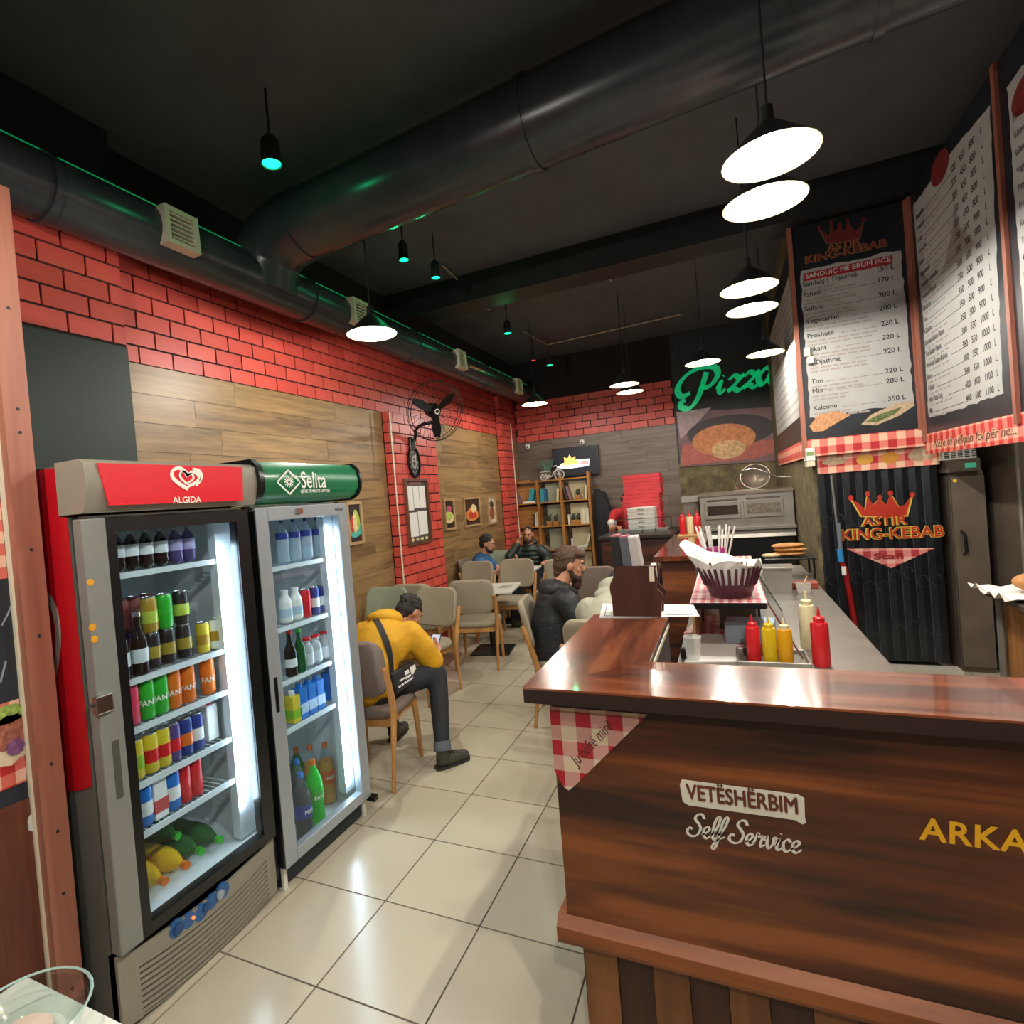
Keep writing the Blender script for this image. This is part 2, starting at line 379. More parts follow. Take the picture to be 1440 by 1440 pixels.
def unit(name, m):
    me = MB().box(-.5, .5, -.5, .5, -.5, .5).mesh(name); me.materials.append(m); return me
U_brick = unit('brick', M_brick)
def bricks(parent, axis, plane, u0, u1, z0, z1, L=.245, H=.1165, gap=.013, d=.012, off=0, sgn=1):
    """running-bond course by course; cut bricks at the ends"""
    nrow = int(round((z1-z0)/H)); H = (z1-z0)/nrow
    for r_ in range(nrow):
        u = u0 - ((r_ % 2)*.5 + off % 1)*L
        while u < u1 - .01:
            a = max(u, u0); b = min(u+L, u1); u += L
            if b - a < .03: continue
            o = link('brick', U_brick, None, parent); zc = z0 + (r_+.5)*H
            if axis == 'Y': o.location = (plane + sgn*d/2, (a+b)/2, zc); o.scale = (d, b-a-gap, H-gap)
            else: o.location = ((a+b)/2, plane - sgn*d/2, zc); o.scale = (b-a-gap, d, H-gap)
def planks(parent, m, axis, plane, u0, u1, z0, z1, H=.192, L=1.22, d=.012, sgn=1, seed=1):
    rr = random.Random(seed); z = z1
    while z > z0 + .02:
        a = max(z0, z-H); u = u0 - rr.random()*L
        while u < u1:
            lo = max(u, u0); hi = min(u+L, u1); u += L
            if hi - lo > .03:
                b = MB(); q = .0012
                if axis == 'Y': b.box(plane, plane+sgn*d, lo+q, hi-q, a+q, z-q)
                else: b.box(lo+q, hi-q, plane, plane-sgn*d, a+q, z-q)
                b.build('plank', m, parent)
        z -= H

ZB = 2.78          # top of the timber cladding
wl = struct(MB().box(XW-.25, XW-.012, -3.3, YB+.1, 0, ZC).build('wall_left', M_mortar))
bricks(wl, 'Y', XW-.012, .76, 7.15, ZB, ZB+.70, off=.3)
planks(wl, M_plank, 'Y', XW-.012, .76, 3.72, 0, ZB, seed=3)
planks(wl, M_plank, 'Y', XW-.012, 4.80, 7.14, 0, ZB, seed=5)
bricks(wl, 'Y', XW-.012, 7.72, YB, ZB, ZB+.70, off=.6)
planks(wl, M_plank, 'Y', XW-.012, 7.72, YB, 0, ZB, seed=8)
# nearer end of the left wall stands forward: brick above a dark green panel
nl = MB().box(XW-.1, XW+.13, -.6, .76, 0, ZC).build('wall_left_near', M_mortar); struct(nl)
bricks(nl, 'Y', XW+.13, -.55, .76, 2.83, 3.43, L=.25, off=.1)
MB().box(XW+.13, XW+.14, -.6, .76, 0, 2.82).build('panel', M_dkgreen, nl)
# two brick piers
def pier(y0, y1, z1, face):
    p = struct(MB().box(XW, face-.012, y0, y1, 0, z1).build('wall_pillar', M_mortar))
    bricks(p, 'Y', face-.012, y0, y1, 0, z1, off=.2)
    bricks(p, 'X', y0, XW, face, 0, z1, off=.0)
    return p
pier(3.74, 4.80, ZB, XW+.085)
p2 = pier(7.16, 7.72, 3.44, XW+.085)
tag_cable = MB().tube([(XW+.10, 3.735, 2.76), (XW+.10, 3.735, .05)], .009, 6).build('wall_cable', M_cream); tag(tag_cable, 'thin white cable running down the corner of the near brick pillar', 'cable')
c2 = MB().tube([(XW+.10, 7.60, 3.0), (XW+.10, 7.60, .9)], .008, 6).build('wall_cable', M_cream); tag(c2, 'thin white cable running down the far brick pillar beside the bookshelf', 'cable')
# back wall
wb = struct(MB().box(-3.2, 4.3, YB+.012, YB+.2, 0, ZC).build('wall_back', M_mortar))
bricks(wb, 'X', YB+.012, XW, .80, 2.70, 3.42, L=.27, H=.12, off=.4)
planks(wb, M_plankb, 'X', YB+.012, XW, .80, 0, 2.70, seed=9)
M_stone = stone('rough_stone', '4f4632', '6f6446', '8d8060')
MB().box(.80, XR, YB-.008, YB+.012, 0, 2.05).build('stone_panel', M_stone, wb)
MB().box(.80, XR, YB-.006, YB+.012, 2.05, ZC).build('black_panel', M_black, wb)
# right: stone wall that ends at the staff doorway, then the kitchen recess
ws = struct(MB().box(XR, XR+.1, 4.22, YB, 0, ZC).build('wall_right', M_stone))
wd = struct(MB().box(XR+.1, 4.3, 4.75, 4.85, 0, ZC).build('wall_kitchen', mat('kitchen_wall', '2a2a2b', .6)))
wr2 = struct(MB().box(4.1, 4.3, -3.3, 4.8, 0, ZC).build('wall_right_far', mat('grey_wall', '59534c', .6)))
wf = struct(MB().box(-3.2, 4.3, -3.4, -3.3, 0, ZC).build('wall_front', mat('front_wall', '6a6058', .7)))
wn = struct(MB().box(-3.2, -.662, -3.3, -.50, 0, 2.9).build('wall_left_front', mat('panel_core', '30343a', .7)))

# printed panel on the near left partition
YXp = ((0, 1, 0), (0, 0, 1)); PXp = -.658
sl = MB().box(-.662, PXp, -3.2, -.50, 0, 2.9).build('poster_panel', mat('slate_print', '23272f', .5, var=.25, scale=7), wn)
zq = lambda py: PX(18, py, PXp).z
Mg = gingham('gingham_poster', 13, 'YZ', ('e6b59c', 'd4685a', 'b82a2a'))
for a, b in ((412, 530), (697, 812), (985, 1106)): MB().box(PXp-.001, PXp+.001, -1.6, -.51, zq(b), zq(a)).build('gingham_band', Mg, sl)
def disc(name, px, py, r, m, parent, X=PXp+.002, sq=1.0): 
    p = PX(px, py, X); return MB().prism([(p.y + r*math.cos(2*math.pi*k/22)*(1+.07*math.sin(5*k)), p.z + sq*r*math.sin(2*math.pi*k/22)*(1+.07*math.cos(3*k))) for k in range(22)], (X, 0, 0), *YXp, .002).build(name, m, parent)
disc('flatbread_print', 6, 1040, .085, mat('flatbread', 'd8c4a4', .6), sl); disc('meat_print', 14, 1030, .055, mat('meat_print', '9a5a48', .6, var=.5, scale=60), sl, PXp+.0045); disc('lettuce_print', 10, 1005, .05, mat('lettuce_print', '8aa24a', .6, var=.5, scale=60), sl, PXp+.0045, .6); disc('cabbage_print', 22, 1050, .025, mat('cabbage_print', '7a4a78', .6, var=.4, scale=60), sl, PXp+.007)
disc('onion_print', 4, 470, .05, mat('onion_print', 'd8d4c8', .6), sl); disc('splash_print', 55, 1152, .035, mat('splash_print', 'd0cfca', .6), sl)
MB().prism([(lambda p: (p.y, p.z))(PX(x, y, PXp)) for x, y in ((0, 1138), (42, 1121), (82, 1375), (60, 1440), (0, 1440))], (PXp+.0005, 0, 0), *YXp, .002).build('board_print', wood('board_print_brown', '4a2418', '5e3020', '6c3c28', axis='Z', rough=.5), sl)
sk = MB()
for a in ([(2, 880), (16, 850), (22, 812)], [(0, 960), (8, 930)], [(0, 640), (6, 560), (2, 500)]): ribbon(sk, [(lambda p: (p.y, p.z))(PX(x, y, PXp)) for x, y in a], .008, (PXp, 0, 0), *YXp, .0015, 6)
sk.build('chalk_doodle', mat('chalk', '8a8e92', .8), sl)
ed = struct(MB().box(-.67, -.61, -.50, -.425, 0, 2.86).build('trim_1', M_copper))
MB().box(-.658, -.645, -.508, -.50, 0, 2.86).build('edge_highlight', M_cream, ed)  # cream strip stands in for the highlight line beside the trim
for py in (440, 578, 610, 770, 888, 1063, 1155, 1240, 1370):
    p = PX(12+(py-268)*.094+12, py, -.61); MB().lathe([(.005, 0), (.005, .002), (0, .002)], 8, (-.61, -.46, p.z), Matrix.Rotation(R(90), 3, 'Y')).build('screw_hole', M_black, ed)

# air ducts
M_duct = mat('black_duct', '3a3f43', .27, var=.2, scale=4, spec=.5)
d = thing('air_duct', 'large black round air duct crossing the ceiling from the left wall', 'duct', (0, 0, 0))
ax = lambda x: V3((x, 1.63 - .085*x, 3.80))
MB().tube([ax(x) for x in (-1.15, 0, 1.2, 2.4, 2.85)], .235, 28).build('duct_pipe', M_duct, d, True)
el = [ax(-1.15), ax(-1.4)+V3((0,0,-.02)), ax(-1.56)+V3((0,0,-.12)), ax(-1.64)+V3((0,0,-.34))]
MB().tube(catmull(el, 5), .245, 28).build('duct_elbow', M_duct, d, True)
for x in (-1.15, .62, 2.2):
    MB().tube([ax(x-.02), ax(x+.02)], .246, 28).build('duct_collar', M_duct, d, True)
d2 = thing('air_duct', 'long black air duct along the top of the left brick wall', 'duct')
DX, DZ, DR = -1.63, 3.50, .17
MB().tube([(DX, y, DZ) for y in (-.2, 2, 5, YB)], DR, 24).build('duct_pipe', M_duct, d2, True)
for y in (.25, 2.2, 3.9, 5.9):
    MB().tube([(DX, y-.02, DZ), (DX, y+.02, DZ)], DR+.01, 24).build('duct_collar', M_duct, d2, True)
def vent(y, label):
    a = R(2); t = thing('air_vent', label, 'air vent', (DX + (DR+.02)*math.cos(a), y, DZ + (DR+.02)*math.sin(a)), 0, 'air vents on the left duct')
    t.rotation_euler = (0, -a, 0); s = .115
    f = MB()
    for y0, y1, z0, z1 in ((-s, s, -s, -s+.03), (-s, s, s-.03, s), (-s, -s+.03, -s+.03, s-.03), (s-.03, s, -s+.03, s-.03)): f.box(-.06, .012, y0, y1, z0, z1)
    f.build('frame', M_cream, t)
    MB().box(-.06, -.045, -s+.02, s-.02, -s+.02, s-.02).build('backing', mat('vent_dark', '1a1a18', .8), t)
    for k in range(7):
        z = -s+.045 + k*.028; MB().box(-.03, .004, -s+.03, s-.03, z, z+.009).build('slat', M_cream, t)
vent(.92, 'white square air vent on the duct nearest the camera'); vent(2.75, 'white square air vent on the duct behind the nearest left pendant lamp')
vent(4.90, 'white square air vent on the duct above the wall fan'); vent(7.05, 'white square air vent on the duct nearest the back wall')
# added glowing strip that imitates the green glow on top of the left duct
gl = MB().box(DX+.02, DX+.05, -.1, 7.9, DZ+DR-.004, DZ+DR+.008).build('duct_glow_strip', emis('duct_green_glow', '18c878', .2)); tag(gl, 'dim green light strip along the top of the left duct', 'light strip')
# ceiling conduits and small coloured spot lamps
M_cond = mat('pale_conduit', 'a89c84', .4)
for nm, lb, pts in (('ceiling_conduit', 'thin pale bent conduit on the ceiling over the tables, nearest the lamps over the bar', [(860, 395), (845, 380), (990, 345)]),
                    ('ceiling_conduit', 'thin pale conduit on the ceiling, the lower of two bent ones in mid room', [(735, 465), (770, 485), (958, 442)]),
                    ('ceiling_conduit', 'short pale kinked conduit on the dark ceiling near the left lamps', [(622, 373), (645, 395), (646, 407), (688, 436)])):
    tag(MB().tube([PZ(x, y, 4.12) for x, y in pts], .011, 6).build(nm, M_cond), lb, 'conduit')
def spot(px, py, z, r, label, col='10d888'):
    c = PZ(px, py, z); t = thing('spot_lamp', label, 'spot lamp', c, 0, 'small coloured ceiling spots')
    MB().lathe([(r*.5, .16), (r*.95, .13), (r*1.05, 0), (r, 0), (r*.9, .02)], 14).build('housing', M_black, t, True)
    MB().tube([(0, 0, .15), (0, 0, ZC-z)], .007, 6).build('rod', M_black, t)
    MB().lathe([(r*.93, .012), (r*.93, .006)], 14).build('lens', emis('spot_'+col, col, 2.5), t)
    ld = bpy.data.lights.new('spot_light', 'POINT'); ld.energy = r*34; ld.color = srgb(col)[:3]; ld.shadow_soft_size = r*.6; l = bpy.data.objects.new('spot_light', ld); COL.objects.link(l); l.parent = t; l.location = (0, 0, -.03)
spot(382, 231, 3.72, .055, 'green glowing ceiling spot nearest the camera'); spot(568, 366, 3.75, .04, 'small green ceiling spot beyond the round duct, left of a pair')
spot(613, 391, 3.75, .04, 'small green ceiling spot beyond the round duct, right of a pair'); spot(714, 469, 3.75, .045, 'small green ceiling spot above the far table area')
spot(773, 514, 3.7, .05, 'small green ceiling spot close to the back wall'); spot(750, 507, 3.7, .03, 'tiny red ceiling spot close to the back wall', 'f03028')

# pendant lamps
M_shade_o = mat('dark_shade', '2a2c2c', .4); M_shade_i = mat('cream_enamel', 'a89c7c', .35, var=.02)
def pendant(px, py, label, dia=.36, power=1.0, z=LAMPZ, top=ZC, deep=.055):
    c = PZ(px, py, z); t = thing('pendant_lamp', label, 'pendant lamp', c, 0, 'pendant lamps'); r = dia/2
    MB().lathe([(.03, .135), (.05, .12), (r*.55, .075), (r, .0), (r+.004, -.004)], 28, cap=False).build('shade', M_shade_o, t, True)
    MB().lathe([(.028, .118), (.048, .11), (r*.54, .066), (r-.004, -.004), (r+.003, -.0045)], 28, cap=False).build('shade_lining', M_shade_i, t, True)
    MB().lathe([(.0, .2), (.022, .2), (.028, .13), (.03, .05), (.0, .05)], 14).build('lamp_holder', M_black, t, True)
    MB().tube([(0, 0, .19), (0, 0, top-z)], .005, 6).build('cord', M_black, t)
    MB().lathe([(.0, -.03), (.025, -.022), (.042, .0), (.042, .02), (.024, .06), (0, .06)], 16, (0, 0, deep)).build('bulb', emis('warm_bulb', 'fff0d0', 34), t, True)
    ld = bpy.data.lights.new('lamp_light', 'POINT'); ld.energy = LAMP_W*power; ld.color = (1, .945, .86); ld.shadow_soft_size = .022
    l = bpy.data.objects.new('lamp_light', ld); COL.objects.link(l); l.parent = t; l.location = (0, 0, deep-.036)
    return t
for px, py, lb, pw in ((523, 469, 'lit pendant lamp over the tables, the nearer of the two on the left', 1.25), (752, 568, 'lit pendant lamp over the tables, the farther of the two on the left', .85),
                   (1083, 220, 'lit pendant lamp over the bar, highest in view and nearest', 1), (1075, 284, 'lit pendant lamp over the bar, second nearest', .9),
                   (1053, 405, 'lit pendant lamp over the bar, third from the camera', .7), (1057, 435, 'lit pendant lamp over the bar, fourth from the camera', .7),
                   (1076, 497, 'lit pendant lamp beside the menu board, in front of the green sign', .6), (988, 510, 'lit pendant lamp over the first letter of the green sign', .7),
                   (886, 551, 'lit pendant lamp over the pizza boxes, the right one of the pair', .35), (878, 541, 'lit pendant lamp over the pizza boxes, the left one of the pair', .35)):
    pendant(px, py, lb, power=pw, top=3.55 if py == 284 else ZC, deep=-.012 if px < 600 else .03 if px < 800 else .05)
# added unseen pendants, put in to light the bar front, bricks and kitchen
def added_pendant(x, y, label, power):
    t = pendant(700, 400, label, power=power, deep=-.012 if x < 0 else .05); t.location = (x, y, LAMPZ)
added_pendant(-.25, -1.35, 'lit pendant lamp near the street door, on the fridge side', 1.1)
added_pendant(1.72, -.75, 'lit pendant lamp above the front of the bar', 1.3)
added_pendant(1.9, -2.3, 'lit pendant lamp nearest the street door', 1.9)
added_pendant(3.4, 2.3, 'lit kitchen pendant lamp behind the menu boards', .9)
# ================================================================ drinks fridges
M_greige = mat('greige_plastic', '8f8a7c', .4, var=.03); M_fgrey = mat('fridge_grey', '8a8c88', .35, metal=.2, var=.03); M_red = mat('red_panel', 'b5101c', .35, var=.04)
M_inner = mat('white_liner', 'dfe6e8', .4, var=.02); M_blk = mat('black_trim', '101214', .3); M_glass = glassmat('fridge_glass', gloss=.05)
M_tube = emis('cold_tube', 'dcefff', TUBE_E); M_dark = mat('slot_dark', '15140f', .8); M_chrome = mat('chrome', 'c9c9c6', .15, metal=1, var=.02); M_silver = mat('can_silver', 'c4c6c8', .25, metal=.9, var=.02)
M_wire = mat('white_wire', 'd4dcdc', .35, var=.02); M_yel = mat('yellow_sticker', 'd99a1e', .5); M_wht = mat('print_white', 'efece0', .5, var=.02)
YX = ((0, 1, 0), (0, 0, 1))      # plane that faces +X: right is +Y, up is +Z
def shell(t, m, x0, x1, y0, y1, z0, z1, w=.03, side=None):
    MB().box(x0, x1, y0, y0+w, z0, z1).build('side_panel', side or m, t); MB().box(x0, x1, y1-w, y1, z0, z1).build('side_panel', m, t)
    MB().box(x0, x0+w, y0+w, y1-w, z0, z1).build('back_panel', M_inner, t); MB().box(x0+w, x1, y0+w, y1-w, z1-w, z1).build('top_panel', M_inner, t)
    MB().box(x0+w, x1, y0+w, y1-w, z0, z0+w).build('floor_panel', M_inner, t)
    for a, b in ((y0+w, y0+w+.004), (y1-w-.004, y1-w)): MB().box(x0+w, x1, a, b, z0+w, z1-w).build('liner', M_inner, t)
def shelf(t, x0, x1, y0, y1, z):
    s = MB().box(x1-.012, x1, y0, y1, z-.022, z).build('shelf', M_wire, t); w_ = MB(); k = 0
    y = y0+.02
    while y < y1: w_.tube([(x0, y, z-.006), (x1-.01, y, z-.006)], .0028, 5); y += .028
    for x in (x0+.02, (x0+x1)/2): w_.tube([(x, y0, z-.011), (x, y1, z-.011)], .004, 5)
    w_.build('shelf_wires', M_wire, s)

# ---- red-topped fridge
FX = -.46
f1 = thing('drinks_fridge', 'drinks fridge with a red illuminated heart-logo header and grey door', 'fridge', (0, 0, 0))
Y0, Y1 = -.39, .32
shell(f1, M_fgrey, -1.12, -.52, Y0, Y1, .28, 1.76, side=mat('fridge_side_grey', '5c5c56', .45))
MB().box(-1.12, -.53, Y0, Y1, .02, .28).build('base_box', mat('fridge_side_grey', '5c5c56', .45), f1)
MB().box(-1.12, -.565, Y0, Y1, 1.76, 1.935).build('top_box', mat('fridge_side_grey', '5c5c56', .45), f1)
sg = MB().prism([(-1.12, 1.93), (-1.12, .62), (-.9, .66), (-.74, .72), (-.66, .82), (-.57, .84), (-.5205, .86), (-.5205, 1.76), (-.565, 1.765), (-.565, 1.93)], (0, Y0-.001, 0), (1, 0, 0), (0, 0, 1), .002).build('side_graphic', M_red, f1)
sw = MB(); ribbon(sw, [(-.80, 1.45), (-.72, 1.52), (-.64, 1.46), (-.63, 1.34), (-.70, 1.18), (-.82, 1.08)], .035, (0, Y0-.004, 0), (1, 0, 0), (0, 0, 1), .001, 8); sw.build('logo_swirl', mat('faded_grey_print', '9a8f88', .5), sg)
hd = MB().prism([(-.43, 1.768), (-.415, 1.79), (-.40, 1.86), (-.405, 1.93), (-.43, 1.945), (-.56, 1.945), (-.56, 1.768)], (0, Y1+.005, 0), (1, 0, 0), (0, 0, 1), .72).build('header', M_greige, f1, True)
def onhdr(px, py): p = PX(px, py, -.40); return (p.y, p.z)
hp = [onhdr(*q) for q in ((136, 651), (152, 657), (340, 657), (341, 704), (153, 711))]
rp_ = [hp[0], hp[2], hp[3], hp[4]]
MB().prism(rp_, (-.402, 0, 0), *YX, .006).build('header_panel', mat('red_header', 'c41a26', .25, var=.04, coat=.4, emit='b01220', es=.35), f1)
lg = MB(); cx, cz = onhdr(262, 675); s = .058
half = [(0, -.75), (-.55, -.35), (-1.02, .2), (-.95, .75), (-.5, .95), (-.08, .62), (.0, .35), (.35, .62), (.72, .55), (.85, .1), (.45, -.3), (.0, -.5)]
ribbon(lg, [(cx + s*a*1.05, cz + s*b*.8) for a, b in half], .016, (-.394, 0, 0), *YX, .001, 8, thin=.7)
ribbon(lg, [(cx + s*(a*.52+.02), cz + s*(b*.5+.08)) for a, b in half], .009, (-.394, 0, 0), *YX, .001, 8, thin=.7)
ribbon(lg, [(cx + s*a, cz + s*b*.8) for a, b in ((.45, .9), (.9, .8), (1.1, .4), (.95, -.1), (.6, -.5))], .013, (-.394, 0, 0), *YX, .001, 8, thin=.6)
lg.build('heart_logo', M_wht, f1)
text('lettering', [('ALGIDA', *onhdr(242, 708), .034, {'bold': .012})], M_wht, f1, (-.395, 0, 0), *YX)
# door
dr = MB(); A = -.50
for y0, y1, z0, z1 in ((Y0+.005, Y0+.085, .285, 1.752),): dr.box(A-.012, FX, y0, y1, z0, z1, .006)
door = dr.build('door', M_fgrey, f1)
bf = MB()
for y0, y1, z0, z1 in ((Y0+.085, Y0+.118, .285, 1.752), (Y1-.07, Y1-.005, .285, 1.752), (Y0+.118, Y1-.07, 1.70, 1.752), (Y0+.118, Y1-.07, .285, .325)): bf.box(A-.01, FX-.004, y0, y1, z0, z1)
bf.build('door_border', M_blk, door)
MB().box(FX-.016, FX-.010, Y0+.118, Y1-.07, .325, 1.70).build('door_pane', M_glass, door)
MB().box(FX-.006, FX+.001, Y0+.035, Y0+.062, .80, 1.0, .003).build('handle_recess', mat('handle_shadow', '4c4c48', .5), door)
lk = MB().box(FX-.004, FX+.018, Y0-.012, Y0+.045, 1.105, 1.165, .004).build('door_lock', M_chrome, door); MB().lathe([(.0, 0), (.009, 0), (.009, .012), (0, .012)], 10, (FX+.005, Y0-.018, 1.135)).build('lock_barrel', M_chrome, lk)
for px, py in ((137, 712), (127, 819), (130, 882), (133, 899)):
    p = PX(px, py, FX); MB().lathe([(.012, 0), (.012, .001), (.006, .0015), (0, .0015)], 12, (p.x+.0, p.y, p.z), Matrix.Rotation(R(90), 3, 'Y')).build('sticker', M_yel, f1 if py < 720 else door)
    if py < 720: f1.children[-1].location.x = .046
lt = MB().box(-.545, -.53, .205, .228, .46, 1.60).build('light_tube', M_tube, f1)
MB().box(-.59, -.545, .2, .29, .32, 1.7).build('lamp_channel', M_inner, f1)
for z in (1.548, 1.156, .978, .773, .592): shelf(f1, -1.05, -.55, Y0+.04, .20, z)
# curved kick grille with slats
gr = MB(); KX = -.485
gp = lambda t, z: (Y0+.01 + t*(Y1-Y0-.02), z - .03*math.sin(math.pi*t))
base = MB().box(-.62, -.53, Y0+.004, Y1-.004, .02, .275).build('kick_plate', M_greige, f1)
MB().box(-.531, -.525, Y0+.05, Y1-.04, .03, .21).build('grille_backing', M_dark, base)
def curvestrip(name, za, zb, ta=0, tb=1, m=M_greige, n=10, x=KX, th=.014):
    pts = [(Y0+.004 + t*(Y1-Y0-.008), za + .045*(2*t-1)**2 - .03) for t in [ta + (tb-ta)*i/n for i in range(n+1)]] + [(Y0+.004 + t*(Y1-Y0-.008), zb + .045*(2*t-1)**2 - .03) for t in [tb - (tb-ta)*i/n for i in range(n+1)]]
    q = MB()
    for i in range(n): q.prism([pts[i], pts[i+1], pts[2*n-i], pts[2*n+1-i]], (x-th, 0, 0), *YX, th)
    return q.build(name, m, base)
curvestrip('grille_top', .208, .262)
for k in range(9): curvestrip('grille_slat', .208-.0205*(k+1)+.0075, .208-.0205*k-.0005, .10, .93)
curvestrip('grille_stile', .02, .208, 0, .10); curvestrip('grille_stile', .02, .208, .93, 1); curvestrip('grille_foot', .024, .034, .1, .93)
cp = MB()
for q in range(5): cp.lathe([(.032-.003*(q%2), -.006), (.03-.003*(q%2), .003), (0, .004)], 16, (KX-.002, -.17+.052*q, .205+.012*abs(q-2)*.6), Matrix.Rotation(R(90), 3, 'Y'))
cp = cp.build('control_panel', mat('blue_panel', '2a5c96', .35), base, True)
for q, (m_, r_) in enumerate(((mat('navy_knob', '234a80', .4), .02), (emis('orange_led', 'ff5a28', 3), .006), (mat('navy_knob', '234a80', .4), .018), (mat('grey_knob', '9aa8b4', .4), .018))):
    MB().lathe([(r_, 0), (r_, .006), (0, .008)], 14, (KX+.002, -.165+.062*q, .21+.004*abs(q-1.5)), Matrix.Rotation(R(90), 3, 'Y')).build('knob' if q != 1 else 'indicator_light', m_, cp, True)

# ---- green-topped fridge
f2 = thing('drinks_fridge', 'tall drinks fridge with a green rounded header beside the wood wall', 'fridge')
Y0b, Y1b = .345, 1.005; GX = -.45
M_f2 = mat('dark_grey_cabinet', '43474a', .4, var=.04)
shell(f2, M_f2, -1.1, -.51, Y0b, Y1b, .05, 1.765)
MB().box(-1.08, -.53, Y0b+.01, Y1b-.01, 0.012, .05).build('base_box', M_blk, f2)
MB().box(-.53, -.50, Y0b+.01, Y1b-.03, .012, .12).build('kick_plate', mat('navy_black', '14202a', .45), f2)
for y in (Y0b+.012, Y1b-.035): MB().box(-.515, -.485, y, y+.022, .0, .11).build('foot', M_white, f2)
hb = MB(); prof = [(-.46, 1.778), (-.42, 1.80), (-.395, 1.84), (-.39, 1.88), (-.405, 1.93), (-.44, 1.963), (-.9, 1.963), (-.9, 1.778)]
hb.prism(prof, (0, Y1b+.045, 0), (1, 0, 0), (0, 0, 1), .70).build('header', mat('green_header', '1c6a44', .3, var=.25, scale=4, coat=.3, emit='125a38', es=.25), f2, True)
for y in (Y0b-.012, Y1b+.05): MB().prism([(a+(.01 if a > -.8 else -.01), b+(.008 if b > 1.87 else -.008)) for a, b in prof], (0, y+.02 if y < .5 else y+.016, 0), (1, 0, 0), (0, 0, 1), .03 if y < .5 else .016).build('header_end', M_blk, f2, True)
pz = lambda px, py: (lambda p: (p.y, p.z))(PX(px, py, -.387))
dx, dz = pz(406, 678); dm = MB()
for k in range(4):
    a0, a1 = R(90*k), R(90*(k+1)); e0 = (dx+.075*math.cos(a0), dz+.056*math.sin(a0)); e1 = (dx+.075*math.cos(a1), dz+.056*math.sin(a1)); ribbon(dm, [e0, e1], .008, (-.386, 0, 0), *YX, .001, 1, thin=1)
for k in range(6):
    a0 = R(30*k); ribbon(dm, [(dx-.03*math.cos(a0), dz-.026*math.sin(a0)), (dx+.03*math.cos(a0), dz+.026*math.sin(a0))], .005, (-.386, 0, 0), *YX, .001, 1, thin=1)
dm.build('diamond_logo', M_wht, f2)
text('lettering', [('Selita', *pz(423, 686), .112, {'bold': .008, 'xs': .78})], M_wht, f2, (-.385, 0, 0), *YX)
text('tagline', [('GJITHE TE MIRAT E NATYRES', *pz(422, 693), .021, {'bold': .01, 'xs': .8, 'shear': .15})], M_wht, f2, (-.385, 0, 0), *YX)
dr = MB(); 
M_alu = mat('brushed_frame', 'a2aab0', .35, metal=.35, var=.03)
for y0, y1, z0, z1 in ((Y0b, Y0b+.075, .11, 1.755), (Y1b-.075, Y1b, .11, 1.755), (Y0b+.075, Y1b-.075, 1.69, 1.755), (Y0b+.075, Y1b-.075, .11, .165)): dr.box(GX-.045, GX, y0, y1, z0, z1, .004)
door2 = dr.build('door', M_alu, f2)
MB().box(GX-.03, GX-.022, Y0b+.075, Y1b-.075, .165, 1.69).build('door_pane', M_glass, door2)
MB().box(GX-.045, GX-.003, Y0b-.006, Y0b+.012, .12, 1.74).build('door_gasket', M_blk, door2)
MB().box(GX-.004, GX+.004, Y0b+.022, Y0b+.042, .82, .98, .003).build('handle_recess', M_blk, door2)
MB().box(GX-.02, GX+.03, Y1b-.02, Y1b+.02, .085, .11).build('hinge', M_blk, door2)
lk = MB().box(GX-.002, GX+.012, .60, .64, 1.715, 1.74).build('door_lock', M_chrome, door2)
text('lettering', [('Klimasan', .90, 1.715, .02, {'bold': .01})], mat('dark_print', '3a3c40', .5), door2, (GX+.001, 0, 0), *YX)
for s_, y in ((1, .905),): MB().box(-.525, -.512, y-.015, y+.015, .22, 1.62).build('light_tube', M_tube, f2)
MB().box(-.57, -.525, .885, .96, .17, 1.69).build('lamp_channel', M_inner, f2)
for z in (1.465, 1.166, .905, .67): shelf(f2, -1.03, -.54, Y0b+.04, .88, z)

# ---------------------------------------------------------------- what stands in them
_mc = {}
def cached(key, fn):
    if key not in _mc: _mc[key] = fn()
    return _mc[key]
def can(x, y, z, r, h, m, label, group, band=None, word=None, wm=None, cat='drink can'):
    me = cached(('can', r, h, m.name), lambda: can_mesh(r, h, m)); o = link('drink_can', me, None); o.location = (x, y, z); tag(o, label, cat, group)
    l = cached(('lid', r, h), lambda: MB().lathe([(r*.86, h+.0005), (r*.9, h+.004), (r*.84, h+.004), (r*.8, h+.001), (0, h+.001)], 14).mesh('lid', True))
    link('lid', l, M_silver, o)
    if band: link('label_band', cached(('band', r, h, band.name), lambda: MB().lathe([(r+.0005, h*.28), (r+.0005, h*.62)], 18, cap=False).mesh('band', True)), band, o)
    if word: text('lettering', [(word, 0, h*.36, r*1.0, {'bold': .02, 'align': 'CENTER'})], wm or M_wht, o, (0, 0, 0), *YX, th=.0012, wrap=r)
    return o
def can_mesh(r, h, m):
    me = MB().lathe([(0, 0), (r*.78, 0), (r, .008), (r, h-.012), (r*.86, h)], 18).mesh('can', True); me.materials.append(m); return me
